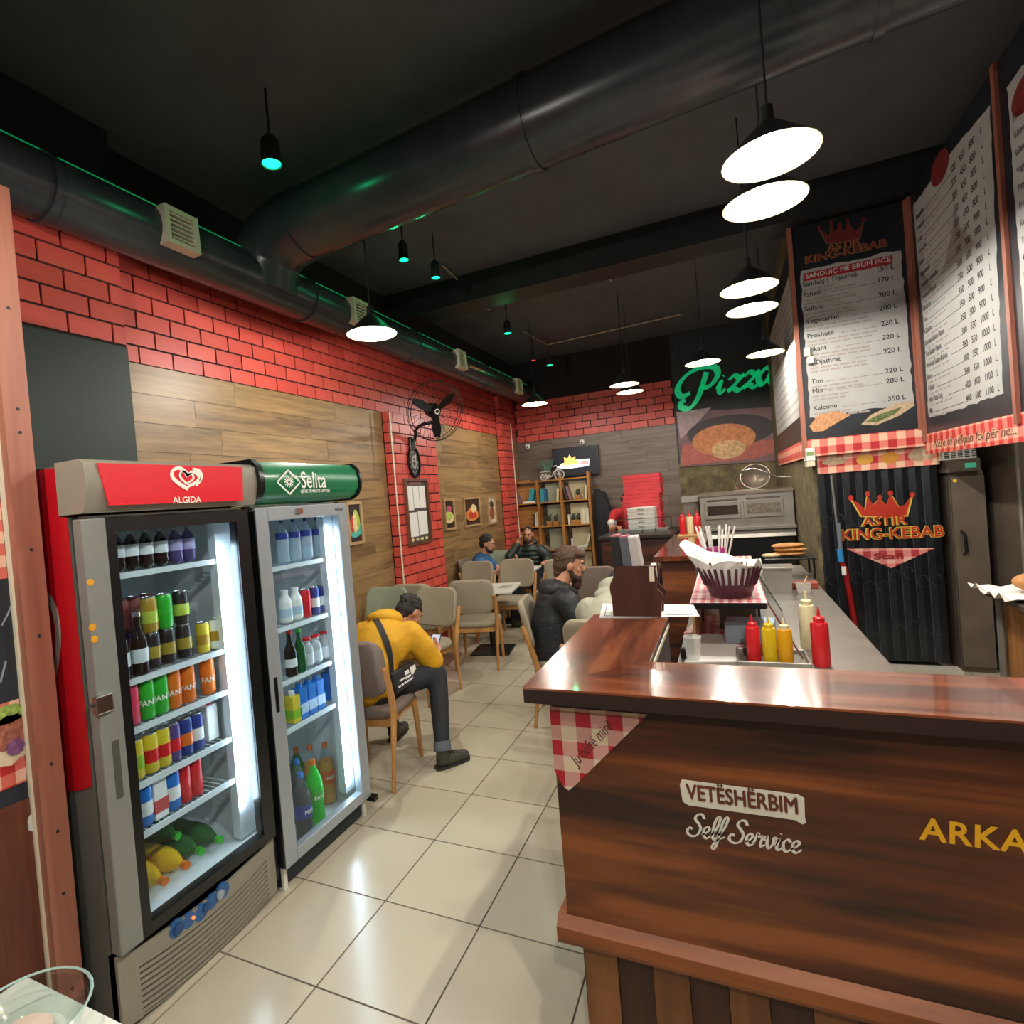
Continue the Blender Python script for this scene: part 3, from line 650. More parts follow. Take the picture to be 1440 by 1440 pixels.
def bottle(x, y, z, r, h, m, capm, label, group, labm=None, lab=(.25, .5), glass=False, word=None, lying=False, fill=None, name='drink_bottle', wm=None, neck=.3, cat='bottle'):
    if glass: prof = [(0, 0), (r*.9, 0), (r, .006), (r, h*.52), (r*.85, h*.6), (r*.42, h*.75), (r*.36, h*.95), (r*.4, h*.97)]
    else: prof = [(0, .004), (r*.5, 0), (r*.95, .012), (r, .03), (r*.93, h*.3), (r, h*.42), (r, h*.6), (r*.85, h*.72), (r*.5, h*.84), (r*neck, h*.9), (r*neck, h*.93)]
    def mk():
        me = MB().lathe(prof, 16).mesh('bottle', True); me.materials.append(m); return me
    o = link(name, cached(('bot', r, h, m.name, glass, neck), mk), None); tag(o, label, cat, group); o.location = (x, y, z)
    if lying: o.rotation_euler = (0, R(90), 0)
    ct = r*neck*1.15 if not glass else r*.46
    link('cap', cached(('cap', r, h, glass, neck), lambda: MB().lathe([(ct, h*.925), (ct, h*1.0), (0, h*1.0)], 12).mesh('cap', True)).copy(), capm, o)
    if labm: link('label_band', cached(('lab', r, h, lab, labm.name), lambda: MB().lathe([(r*1.015, h*lab[0]), (r*1.015, h*lab[1])], 18, cap=False).mesh('lab', True)), labm, o)
    if fill: link('drink', cached(('fill', r, h, fill.name), lambda: MB().lathe([(0, .006), (r*.93, .012), (r*.96, h*.05), (r*.9, h*.3), (r*.96, h*.42), (r*.96, h*.6), (r*.8, h*.72), (0, h*.72)], 16).mesh('drink', True)), fill, o)
    if word and not lying: text('lettering', [(word, 0, h*(lab[0]+lab[1])/2 - r*.25, r*.62, {'bold': .02, 'align': 'CENTER'})], wm or M_wht, o, (0, 0, 0), *YX, th=.002, wrap=r*1.02)
    return o
def carton(x, y, z, w_, d_, h, m, capm, label, group, band=None, cat='carton'):
    o = MB().box(-d_/2, d_/2, -w_/2, w_/2, 0, h, .004).build('drink_carton', m); o.location = (x, y, z); tag(o, label, cat, group)
    if capm: MB().lathe([(.016, h), (.016, h+.022), (0, h+.022)], 12).build('cap', capm, o, True)
    if band: MB().box(-d_/2-.001, d_/2+.001, -w_/2-.001, w_/2+.001, h*.18, h*.5).build('label_band', band, o)
    return o
C_ = lambda n, c, r=.3: mat('drink_'+n, c, r, var=.05)
c_dark, c_green, c_pink, c_orange, c_yel, c_navy, c_redc, c_blue, c_whitec, c_purple, c_beer, c_gold = [C_(n, c) for n, c in (('dark', '2b2320'), ('green', '2fae2c'), ('pink', 'e0405c'), ('orange', 'e07018'), ('yellow', 'd8c030'), ('navy', '2c3c86'), ('red', 'd01c24'), ('blue', '1f6fc0'), ('white', 'e8e8e2'), ('purple', '54407c'), ('lime', '8aba28'), ('gold', 'b08a28'))]
l_dark = liquid('dark_bottle_glass', '2a1a12', .8); l_green = liquid('green_bottle_glass', '1c6a30', .7); l_clear = liquid('clear_bottle', 'eaf6fa', .06, .05); l_cola = liquid('cola', '2a1810', .9, .5); l_yel = liquid('yellow_soda', 'f2c21a', .78); l_org = liquid('orange_soda', 'f09a10', .9, .5); l_lime = liquid('green_soda', '2ad23c', .75); l_plum = liquid('purple_bottle', '6a5a90', .6); l_jar = liquid('jar_clear', 'e8ecec', .45)
G1 = 'red-topped fridge'; X0 = -.60
def yy(px, py, X=X0): return PX(px, py, X).y
row = [166, 186, 207, 228, 249, 267]; 
for i, px in enumerate(row):
    nm = 'dark bottle with a white label' if i < 4 else 'purple bottle with a pale label'
    bottle(X0, yy(px, 795), 1.549, .027, .15, l_dark if i < 4 else l_plum, M_silver, f'{nm}, {ordn(i)} from left, top shelf, {G1}', 'bottles on the top shelf, red fridge', C_('paper_w', 'd8dcdc') if i < 4 else C_('paper_p', 'a8a0c8'), (.36, .66))
g2 = 'drinks on the second shelf, red fridge'
for i, px in enumerate((172, 199)):
    bottle(X0+.02, yy(px, 950, X0+.02), 1.157, .03, .235, l_dark, M_silver, f'dark glass beer bottle with foil neck, {ordn(i)} from left, second shelf, {G1}', g2, C_('paper_w', 'd8dcdc'), (.2, .42), glass=True)
for i, (px, ml, mu, nl_, nu) in enumerate(((216, c_dark, c_gold, 'black', 'gold'), (238, c_dark, c_green, 'black', 'bright green'), (262, c_dark, c_dark, 'black', 'black'))):
    can(X0-.02, yy(px, 935, X0-.02), 1.157, .03, .135, ml, f'{nl_} can, lower of {ordn(i)} stacked pair from left, second shelf, {G1}', g2, C_('goldband', 'a08a30'))
    can(X0-.02, yy(px, 935, X0-.02), 1.157+.1395, .03, .135, mu, f'{nu} can, upper of {ordn(i)} stacked pair from left, second shelf, {G1}', g2, C_('limeband', 'b8c848') if mu != c_green else None)
for i, px in enumerate((176, 195, 214)):
    can(X0-.13, yy(px, 930, X0-.13), 1.157, .03, .135, c_purple, f'dull can, lower back row, {ordn(i)} from left, second shelf, {G1}', g2)
    can(X0-.13, yy(px, 930, X0-.13), 1.2965, .03, .135, C_('dullred', '8a4a48'), f'dull red can, upper back row, {ordn(i)} from left, second shelf, {G1}', g2)
for i, (px, m_, n_) in enumerate(((287, c_yel, 'yellow'), (305, c_whitec, 'white'))):
    can(X0, yy(px, 915), 1.157, .027, .125, m_, f'{n_} small can at the right end, second shelf, {G1}', g2, c_gold)
for i, (px, m_, n_, w_) in enumerate(((184, c_pink, 'pink', None), (207, c_green, 'green', 'FANTA'), (227, c_green, 'green', 'FANTA'), (246, c_orange, 'orange', 'FANTA'), (267, c_orange, 'orange', 'FANTA'), (296, c_orange, 'orange', 'FANTA'))):
    can(X0+.0, yy(px, 1000), .979, .030, .150, m_, f'{n_} soda can, {ordn(i)} from left, third shelf, {G1}', 'cans on the third shelf, red fridge', None, w_, M_wht)
bottle(X0, yy(313, 972), .979, .026, .10, l_clear, M_silver, f'small clear bottle at the right end, third shelf, {G1}', 'cans on the third shelf, red fridge')
for i, (px, m_, n_, b_) in enumerate(((192, c_yel, 'yellow', c_beer), (214, c_yel, 'yellow', c_redc), (232, c_yel, 'yellow', c_redc), (247, c_purple, 'purple', c_redc), (265, c_navy, 'navy', c_orange), (281, c_navy, 'navy', c_whitec))):
    can(X0+.0, yy(px, 1085), .774, .0285, .145, m_, f'{n_} juice can, {ordn(i)} from left, fourth shelf, {G1}', 'drinks on the fourth shelf, red fridge', b_)
carton(X0-.03, yy(297, 1055, X0-.03), .774, .055, .055, .15, c_whitec, c_redc, f'white carton with a red cap at the right end, fourth shelf, {G1}', 'drinks on the fourth shelf, red fridge')
for i, (px, k) in enumerate(((203, 'b'), (223, 'w'), (244, 'b'))):
    if k == 'b': can(X0, yy(px, 1150), .593, .033, .15, c_blue, f'blue and white can, {"left" if i == 0 else "right"} of the white carton, fifth shelf, {G1}', 'drinks on the fifth shelf, red fridge', c_whitec)
    else: carton(X0, yy(px, 1150), .593, .055, .055, .15, c_whitec, None, f'white carton with red print, fifth shelf, {G1}', 'drinks on the fifth shelf, red fridge', C_('redprint', 'c05050'))
for i, px in enumerate((260, 277)): can(X0, yy(px, 1130), .593, .029, .150, c_redc, f'red cola can, {"left" if i == 0 else "right"} one of two, fifth shelf, {G1}', 'drinks on the fifth shelf, red fridge')
gb = 'bottles lying in the bottom of the red fridge'
for i, (Yc, zr, xs, m_, cm, n_) in enumerate(((-.235, 0, -.06, l_lime, c_orange, 'green soda bottle with an orange cap'), (-.14, 0, .0, l_yel, c_orange, 'yellow soda bottle, left-hand one of two'), (-.045, 0, .0, l_yel, c_orange, 'yellow soda bottle, right-hand one of two'), (.04, 0, -.02, l_green, c_green, 'green soda bottle with a green cap'), (.125, 0, -.01, l_green, c_green, 'dark green soda bottle, rightmost of the lying ones'),
                                    (-.19, 1, -.1, l_cola, c_blue, 'cola bottle on top of the lying bottles'), (0, 1, -.1, l_green, c_green, 'green soda bottle on top of the lying bottles'))):
    o = bottle(-.90+xs, Yc, .31+.047+zr*.075, .046, .33, m_, cm, f'{n_}, lying in bottom of {G1}', gb, lying=True)
for i, (Yc, X) in enumerate(((.06, -.86), (.14, -.88))): bottle(X, Yc, .31+.095, .04, .24, l_clear, M_silver, f'clear bottle standing at the back of the bottom, {["left","right"][i]} one, {G1}', gb)
for o in [o for o in COL.objects if o.get('label', '').startswith('clear bottle standing at the back of the bottom')]: o.location.x = -1.04; o.location.z = .311
# green fridge
G2 = 'green-topped fridge'; X0 = -.585
for i, px in enumerate((396, 413, 430, 446)):
    bottle(X0, yy(px, 785), 1.466, .031, .225, liquid('water_bottle', 'dcecf4', .38, .08), c_navy, f'clear water bottle with blue label, {ordn(i)} from left, top shelf, {G2}', 'water bottles on the top shelf, green fridge', c_navy, (.56, .70))
g2 = 'drinks on the second shelf, green fridge'
for i, px in enumerate((400, 415)): bottle(X0, yy(px, 875), 1.167, .033, .17, c_whitec, c_whitec, f'white milk bottle, {["left","right"][i]} one, second shelf, {G2}', g2, C_('palelabel', 'b8ccd8'), (.2, .45), neck=.5)
for i, (px, m_, n_, b_) in enumerate(((429, c_redc, 'red', None), (442, c_navy, 'blue', c_whitec), (453, c_navy, 'blue', c_whitec), (463, C_('slim_silver', 'a8b4c4'), 'silver', c_navy))):
    can(X0, yy(px, 872), 1.167, .026, .145, m_, f'{n_} slim can, {ordn(i)} of the slim cans from left, second shelf, {G2}', g2, b_)
g3 = 'drinks on the third shelf, green fridge'
bottle(X0+.01, yy(406, 955), .906, .03, .23, l_dark, c_redc, f'dark beer bottle with a red cap, third shelf, {G2}', g3, c_whitec, (.2, .38), glass=True)
bottle(X0+.01, yy(419, 948), .906, .03, .22, l_green, c_green, f'green beer bottle, third shelf, {G2}', g3, None, glass=True)
for i, px in enumerate((431, 443, 456, 468)): bottle(X0, yy(px, 938), .906, .032, .155, l_jar, c_redc, f'clear yoghurt bottle with a wide red lid, {ordn(i)} from left, third shelf, {G2}', g3, C_('jarlabel', 'd0d4d8'), (.12, .5), neck=.62)
g4 = 'cartons on the fourth shelf, green fridge'
carton(X0, yy(410, 1015), .671, .055, .06, .135, c_yel, c_whitec, f'yellow juice carton at the left end, fourth shelf, {G2}', g4, c_beer)
for i, px in enumerate((423, 436, 448, 466)): carton(X0-(.03 if i == 3 else 0), yy(px, 1005, X0-(.03 if i == 3 else 0)), .671, .058, .06, .155, c_blue, c_blue, f'blue milk carton with a blue cap, {ordn(i)} from left, fourth shelf, {G2}', g4, C_('milkband', 'b8d0e8') if i < 3 else None)
g5 = 'soda bottles in the bottom of the green fridge'
for px, X, m_, f_, cm, lm, wd, n_ in ((428, -.565, l_clear, l_cola, c_blue, c_navy, 'PEPSI', 'cola bottle with a blue cap, nearest the glass'), (447, -.60, l_lime, l_lime, c_orange, c_green, 'FANTA', 'bright green soda bottle'), (466, -.68, l_clear, l_org, c_orange, C_('orangelabel', 'd86020'), 'FANTA', 'orange soda bottle left of the rightmost one'), (487, -.66, l_clear, l_org, c_orange, C_('orangelabel', 'd86020'), 'PL', 'orange soda bottle, rightmost in the bottom'),
                                (425, -.69, l_clear, l_cola, c_blue, c_navy, None, 'cola bottle with a blue cap, second row'), (445, -.74, l_clear, l_org, c_orange, None, None, 'orange soda bottle, second row'), (425, -.80, l_green, None, c_orange, None, None, 'green soda bottle with an orange cap at the back'), (411, -.84, l_clear, l_cola, c_blue, c_navy, None, 'cola bottle at the back')):
    bottle(X, yy(px, 1160, X), .081, .044, .34, m_, cm, f'{n_}, bottom of {G2}', g5, lm, (.36, .56), word=wd, fill=f_)
# ================================================================ the bar
M_bar = wood('bar_mahogany', '26120a', '56290f', '80471f', axis='X', scale=.4, rough=.42, coat=.12, contrast=1.9, rnd=False)
M_top = wood('bar_top_varnish', '4a2110', '6e361d', '864a2a', axis='X', scale=.9, rough=.22, coat=.9, contrast=1.5, rnd=False)
M_topy = wood('bar_top_varnish_side', '4a2110', '6e361d', '864a2a', axis='Y', scale=.9, rough=.22, coat=.9, contrast=1.5, rnd=False)
M_edge = wood('bar_edge_dark', '120806', '1c0d0a', '26120d', axis='X', scale=.8, rough=.5, coat=.08, rnd=False)
M_trim = wood('bar_trim', '5d2f14', '84491f', '9c5c2c', axis='X', scale=.7, rough=.55, coat=0, rnd=False)
XY = ((1, 0, 0), (0, 0, 1))      # plane that faces -Y: right is +X, up is +Z
TZ = 1.15; XE = 3.35
bar = thing('bar_counter', 'L-shaped dark mahogany bar with glossy top and printed front', 'bar counter')
MB().prism([(.89, 0), (XE, 0), (XE, .30), (1.21, .30)], (0, 0, TZ-.006), (1, 0, 0), (0, 1, 0), .006).build('countertop', M_top, bar)
MB().prism([(.89, 0), (1.21, .30), (1.21, .97), (.89, .97)], (0, 0, TZ-.006), (1, 0, 0), (0, 1, 0), .006).build('countertop', M_topy, bar)
MB().prism([(.891, .001), (XE, .001), (XE, .299), (1.209, .299), (1.209, .969), (.891, .969)], (0, 0, TZ-.046), (1, 0, 0), (0, 1, 0), .0398).build('countertop_edge', M_edge, bar)
FYp = .05
MB().box(.955, XE, FYp, FYp+.03, .45, TZ-.046).build('front_panel', M_bar, bar)
MB().box(.955, .985, FYp+.03, .95, .45, TZ-.046).build('side_panel', M_bar, bar); MB().box(.985, 1.205, .92, .95, .0, TZ-.046).build('end_panel', M_bar, bar)
MB().box(1.19, 1.21, .30, .92, .0, TZ-.046).build('inner_panel', mat('inner_board_dark', '20120f', .6), bar)
MB().box(1.196, 1.212, .30, .95, TZ-.046, TZ-.03).build('inner_edging', M_cream, bar)
MB().box(1.21, XE, .27, .29, 0, TZ-.046).build('inner_panel', mat('inner_board_dark', '20120f', .6), bar)
tr = MB().prism([(FYp+.03, .375), (FYp-.022, .385), (FYp-.028, .40), (FYp-.028, .435), (FYp, .458), (FYp+.03, .458)], (.927, 0, 0), (0, 1, 0), (0, 0, 1), XE-.927).build('base_trim', M_trim, bar)
MB().box(.927, .985, FYp+.03, .97, .38, .452).build('base_trim', M_trim, bar)
MB().box(.99, XE, FYp+.035, FYp+.05, 0, .38).build('plinth_backing', mat('plinth_dark', '1a0e0a', .6), bar); MB().box(.985, 1.0, FYp+.03, .92, 0, .38).build('plinth_side', M_bar, bar)
M_p1 = wood('plinth_plank_mid', '4a2a14', '6f4422', '86552c', axis='Z', scale=.7, rough=.5); M_p2 = wood('plinth_plank_dark', '24120b', '35190f', '452314', axis='Z', scale=.7, rough=.5)
x = .99; k = 0
while x < XE-.02:
    w_ = .098; MB().box(x+.001, min(x+w_, XE)-.001, FYp+.02 if k % 2 == 0 else FYp+.026, FYp+.036, 0, .378).build('plank', M_p1 if k % 2 == 0 else M_p2, bar); x += w_; k += 1
fp = lambda px, py: (lambda p: (p.x, p.z))(PY(px, py, FYp))
# gingham corner sticker
def poly(mb, pts, o, xd, yd, th): return mb.prism(pts, o, xd, yd, th)
st = [fp(*q) for q in ((773, 993), (911, 1004), (808, 1105), (800, 1111), (794, 1107), (780, 1083))]
MB().prism(st[::1], (0, FYp-.001, 0), *XY, .0015).build('corner_sticker', gingham('gingham_sticker', 11.2, 'XZ', ('c9b79c', 'b98a80', 'a01a2a')), bar)
p0 = fp(812, 1077); p1 = fp(858, 1028); ang = math.atan2(p1[1]-p0[1], p1[0]-p0[0])
text('lettering', [('Ju bëftë mirë', p0[0], p0[1], .045, {'rot': ang, 'shear': .25, 'xs': .72, 'bold': .004})], mat('sticker_ink', '4a2a20', .6), bar, (0, FYp-.0025, 0), *XY)
tb = MB(); c0 = fp(835, 1054)
tb.prism([(c0[0]+a*math.cos(ang)-b*math.sin(ang), c0[1]+a*math.sin(ang)+b*math.cos(ang)) for a, b in ((-.12, -.012), (.12, -.012), (.125, .018), (-.125, .018))], (0, FYp-.0015, 0), *XY, .0006).build('sticker_band', mat('sticker_cream', 'c8ab84', .6), bar)
# printed plate and script
pl = [fp(*q) for q in ((959, 1096), (1122, 1117), (1131, 1122), (1132, 1150), (1134, 1157), (1128, 1159), (1118, 1153), (968, 1132), (960, 1127), (956, 1103))]
MB().prism(pl, (0, FYp, 0), *XY, .0012).build('sign_plate', mat('plate_white', 'c9c6b6', .5, var=.02), bar)
a = fp(966, 1124); b = fp(1122, 1147); wd = b[0]-a[0]
text('lettering', [('VETËSHËRBIM', a[0], a[1]+.004, .058, {'bold': .026, 'fit': wd})], mat('plate_ink', '5a2a18', .6), bar, (0, FYp-.0018, 0), *XY)
a = fp(968, 1168); wd = fp(1124, 1186)[0]-a[0]
SCR = {  # broad-nib script letters: strokes in a unit box, then advance
 'S': ([[(.62,.82),(.52,1.0),(.32,.98),(.22,.78),(.4,.58),(.5,.36),(.36,.06),(.1,.0),(-.08,.14),(-.02,.34),(.14,.32)]], .60),
 'e': ([[(-.02,.12),(.16,.22),(.3,.4),(.2,.5),(.06,.36),(.08,.1),(.22,.0),(.42,.16)]], .38),
 'l': ([[(.0,.14),(.24,.5),(.34,.92),(.24,1.0),(.12,.7),(.08,.2),(.16,.0),(.32,.14)]], .28),
 'f': ([[(.0,.16),(.26,.5),(.4,.94),(.3,1.02),(.16,.66),(.02,-.2),(-.08,-.42),(-.16,-.3),(.04,.0),(.36,.18)]], .34),
 'r': ([[(-.02,.12),(.1,.5),(.14,.56),(.2,.44),(.34,.46),(.28,.2),(.3,.02),(.46,.14)]], .42),
 'v': ([[(-.02,.3),(.08,.5),(.12,.2),(.2,.0),(.36,.22),(.38,.48),(.5,.44)]], .46),
 'i': ([[(-.02,.16),(.12,.48),(.06,.1),(.16,.0),(.3,.14)], [(.17,.66),(.19,.7)]], .28),
 'c': ([[(.32,.4),(.2,.5),(.04,.34),(.08,.06),(.22,.0),(.4,.14)]], .36),
 ' ': ([], .28),
 'P': ([[(.30,.86),(.22,.5),(.1,.08),(-.1,-.16),(-.34,-.1),(-.36,.06),(-.24,.1)], [(-.12,.30),(-.38,.24),(-.5,.5),(-.3,.84),(.1,1.02),(.5,.98),(.62,.72),(.44,.44),(.18,.40)]], .74),
 'z': ([[(.0,.4),(.14,.52),(.28,.44),(.38,.5),(.2,.24),(.02,.04),(.16,.08),(.3,.0),(.48,.14)]], .44),
 'a': ([[(.34,.42),(.2,.5),(.02,.26),(.1,.0),(.26,.14),(.36,.46),(.32,.1),(.42,.0),(.58,.16)]], .52)}
def script(s, o, xd, yd, m, parent, h, xs=1, name='script_lettering', th=.0015, slant=.28, w=.11):
    mb = MB(); x = 0
    for ch in s:
        st_, adv = SCR[ch]
        for k in st_: ribbon(mb, [((x + p[0]*xs + p[1]*slant*.6)*h, p[1]*h) for p in k], w*h, o, xd, yd, th, 7)
        x += adv*xs
    return mb.build(name, m, parent, fix=False), x*h
tot = sum(SCR[c][1] for c in 'Self Service'); hh = .062
script('Self Service', (a[0], FYp, a[1]-.012), (1, 0, 0), (0, 0, 1), mat('script_white', 'cbc8bc', .5), bar, hh, xs=wd/(tot*hh), w=.13)
a = fp(1294, 1179)
text('lettering', [('ARKA', a[0], a[1], .072, {'bold': .022, 'shear': .06, 'xs': .98, 'sp': 1.06})], mat('arka_yellow', 'cf9a10', .5), bar, (0, FYp-.0005, 0), *XY)
# ================================================================ behind the bar
M_steel = mat('brushed_steel', '96938c', .32, metal=.6, var=.08, scale=8); M_steeld = mat('dark_steel', '74695e', .33, metal=.45, var=.12, scale=6)
M_ging = gingham('gingham_paper', 26, 'XY', ('ecdcd0', 'e0949a', 'c83c50')); M_paper = mat('paper_white', 'e4e2dc', .7, var=.02); M_clear = glassmat('acrylic', gloss=.05)
# far arms of the bar
fb = thing('bar_counter', 'farther dark mahogany bar section with a wide glossy top', 'bar counter')
MB().box(.91, 1.27, 3.05, 5.05, 1.11, 1.15, .004).build('countertop', M_topy, fb)
MB().box(.96, 1.21, 3.12, 5.05, 0, 1.11).build('body_panel', M_bar, fb)
pb = thing('pizza_counter', 'dark wood pizza counter under the stack of pizza boxes', 'counter')
MB().box(.03, .905, 5.15, 5.85, 1.11, 1.15, .004).build('countertop', M_edge, pb); MB().box(.06, .90, 5.20, 5.80, 0, 1.11).build('body_panel', M_bar, pb)
# work counter
wc = thing('work_counter', 'long stainless steel work counter behind the bar', 'counter')
MB().box(1.215, 2.03, .32, 4.15, .865, .90, .003).build('worktop', M_steel, wc); MB().box(1.22, 2.0, .34, 4.1, .1, .865).build('cabinet_body', M_steeld, wc); MB().box(1.26, 1.96, .38, 4.05, 0, .1).build('plinth', M_blk, wc)
# acrylic sheet with printed paper, book holder and books on the end of the bar
def flat(name, quad, z, m, label, cat, th=.003, group=None):
    o = MB().prism([(lambda p: (p.x, p.y))(PZ(x, y, z)) for x, y in quad], (0, 0, z), (1, 0, 0), (0, 1, 0), th).build(name, m); return tag(o, label, cat, group)
sh = flat('laminated_sheet', ((843, 869), (984, 867), (975, 851), (848, 849)), 1.151, M_paper, 'white laminated sheet lying across the far end of the near bar', 'sheet', .002)
for a, b in (((850, 866), (872, 866)), ((850, 866), (853, 853)), ((935, 865), (976, 864))): MB().tube([PZ(a[0], a[1], 1.1535), PZ(b[0], b[1], 1.1535)], .0015, 5).build('print_line', M_blk, sh)
hx, hy = .985, .92; bh = thing('menu_holder', 'dark brown wooden holder with scalloped sides on the near bar', 'holder', (hx, hy, 1.1545))
M_hold = wood('holder_wood', '2a140e', '3c1d14', '4a261a', axis='Z', scale=.8, rough=.45)
ho = catmull([(0, 0), (0, .07), (-.005, .13), (.018, .18), (.03, .215), (.09, .215), (.19, .215), (.19, .2), (.195, .16), (.19, .12), (.215, .09), (.205, .05), (.2, 0)], 4)
for y in (0, .11): MB().prism([(p.x, p.y) for p in ho], (0, y+.012, 0), (1, 0, 0), (0, 0, 1), .012).build('side_plate', M_hold, bh)
MB().box(.01, .19, .012, .11, 0, .012).build('base_plate', M_hold, bh); MB().box(.18, .19, .012, .11, .012, .1).build('end_plate', M_hold, bh); MB().box(.165, .185, -.006, .122, .15, .212).build('label_holder', M_cream, bh)
for i, (xo, h, m_, n_) in enumerate(((.022, .33, mat('binder_black', '16181a', .5), 'black binder with a red top edge'), (.068, .325, mat('binder_grey', '565a5e', .5), 'grey binder in the middle'), (.112, .322, mat('binder_white', 'b4aeaa', .5), 'pale binder on the right'))):
    b = thing('binder', n_ + ' in the brown wooden holder', 'binder', (hx+xo, hy+.014, 1.1675)); b.rotation_euler = (0, R(-2-1.5*i), 0)
    MB().box(0, .038, 0, .09, 0, h, .003).build('cover', m_, b); MB().box(.003, .035, .003, .087, h, h+.006).build('page_edge', mat('page_pink', 'b0606c', .6) if i < 2 else M_paper, b)
# display case with gingham top, straw basket on it
dc = thing('display_case', 'counter display case with a red gingham paper top', 'display case')
MB().box(1.28, 1.60, 1.22, 2.92, 1.13, 1.15).build('top_shelf', M_ging, dc)
MB().box(1.285, 1.595, 1.215, 1.22, 1.125, 1.152).build('top_edge', M_blk, dc)
for x_ in (1.29, 1.58):
    for y_ in (1.9, 2.88): MB().box(x_, x_+.015, y_, y_+.015, .90, 1.13).build('post', M_blk, dc)
MB().add([(1.60, 1.24, 1.15), (1.60, 2.2, 1.15), (1.72, 2.2, .905), (1.72, 1.24, .905)], [(0, 1, 2, 3)]).build('side_glass', M_clear, dc)
for y_ in (1.24, 2.2): MB().tube([(1.60, y_, 1.15), (1.72, y_, .905)], .004, 6).build('glass_edge', M_chrome, dc)
MB().box(1.285, 1.295, 1.24, 2.9, .90, 1.13).build('wood_side', wood('case_wood', '8a5a34', 'a8764a', 'b98a5c', axis='Y', rough=.5), dc)
bk = thing('straw_basket', 'dark plum slotted plastic basket lined with white paper on the display case', 'basket', (1.455, 1.40, 1.1505))
M_plum = mat('plum_plastic', '4a2630', .4, var=.05)
MB().lathe([(0, .004), (.085, 0), (.092, .006), (.112, .065), (.108, .066), (.085, .008), (0, .008)], 28).build('bowl', M_plum, bk, True)
for k in range(28):
    a = 2*math.pi*k/28; MB().tube([V3((.110*math.cos(a), .110*math.sin(a), .062)), V3((.138*math.cos(a), .138*math.sin(a), .145))], [.009, .007], 6).build('slat', M_plum, bk)
for z_, r_ in ((.063, .111),): MB().lathe([(r_+.003, z_-.004), (r_+.004, z_+.004), (r_-.004, z_+.004)], 28, cap=False).build('rim_ring', M_plum, bk, True)
rr = random.Random(4); pv = []; n = 24
for ring, (r_, z_) in enumerate(((.02, .03), (.10, .06), (.125, .14), (.15, .17))):
    for k in range(n):
        a = 2*math.pi*k/n; q = 1.0 if ring < 2 else 1 + (.5 if ring == 3 else .22)*max(0, math.cos(a-R(170)))**2 + .08*rr.uniform(-1, 1); zz = z_ + (0 if ring < 2 else .02*rr.uniform(-1, 1) + .05*max(0, math.cos(a-R(160)))**3*(ring-1))
        pv.append((r_*q*math.cos(a), r_*q*math.sin(a), zz))
lp = MB().add(pv, [(i*n+k, i*n+(k+1) % n, (i+1)*n+(k+1) % n, (i+1)*n+k) for i in range(3) for k in range(n)]).build('paper_liner', M_paper, bk)
nb = MB()
for k in range(9): nb.ball((rr.uniform(-.07, .07), rr.uniform(-.05, .06), .10+rr.random()*.05), (.03, .02, .012), 8, Matrix.Rotation(rr.random()*3, 4, 'Z'))
nb.build('napkin_heap', mat('brown_napkin', '9a8a78', .8, var=.2), bk)
sc_ = thing('straw_cup', 'pink cup full of white paper straws behind the basket', 'cup', (1.40, 1.72, 1.1505))
MB().lathe([(0, 0), (.036, 0), (.05, .20), (.046, .20), (.033, .006), (0, .006)], 18).build('cup', mat('magenta_cup', 'b03c84', .4), sc_, True)
for k in range(12):
    a = 2*math.pi*k/12 + .3; t_ = rr.uniform(.03, .075); MB().tube([(.02*math.cos(a), .02*math.sin(a), .02), (t_*math.cos(a)*1.5, t_*math.sin(a)*1.5, .29+rr.random()*.035)], .0052, 6).build('straw', M_paper, sc_)
# napkin pack under the case top, papers and cup
flat('paper_sheet', ((985, 893), (1036, 892), (1037, 931), (962, 932)), .9005, M_paper, 'white paper sheets on the work counter beside the paper cup', 'paper', .004)
flat('gingham_paper', ((962, 893), (1030, 893), (1032, 868), (985, 868)), .9005, gingham('gingham_wax', 22, 'XY', ('e8ded4', 'e0b0b0', 'cc5a66')), 'stack of red checked wax paper on the work counter', 'paper', .012)
flat('gingham_paper', ((1036, 931), (1048, 931), (1042, 858), (1034, 858)), .9005, gingham('gingham_wax2', 26, 'XY', ('ecdcd0', 'e0949a', 'c83c50')), 'narrow red checked paper edge beside the white sheets', 'paper', .003)
c_ = PZ(975, 931, .9); pc = thing('paper_cup', 'white paper cup on the work counter inside the bar corner', 'cup', (c_.x, c_.y+.03, .9045))
MB().lathe([(0, .004), (.028, 0), (.038, .1), (.0395, .104), (.037, .104), (.027, .006), (0, .006)], 20).build('cup_body', M_paper, pc, True)
bt_ = PZ(958, 930, .9)
bg = MB().box(-.02, .02, -.015, .015, 0, .05, .006).build('tape_dispenser', M_blk); bg.location = (1.245, 1.19, .9005); tag(bg, 'small black dispenser beside the paper cup', 'dispenser')
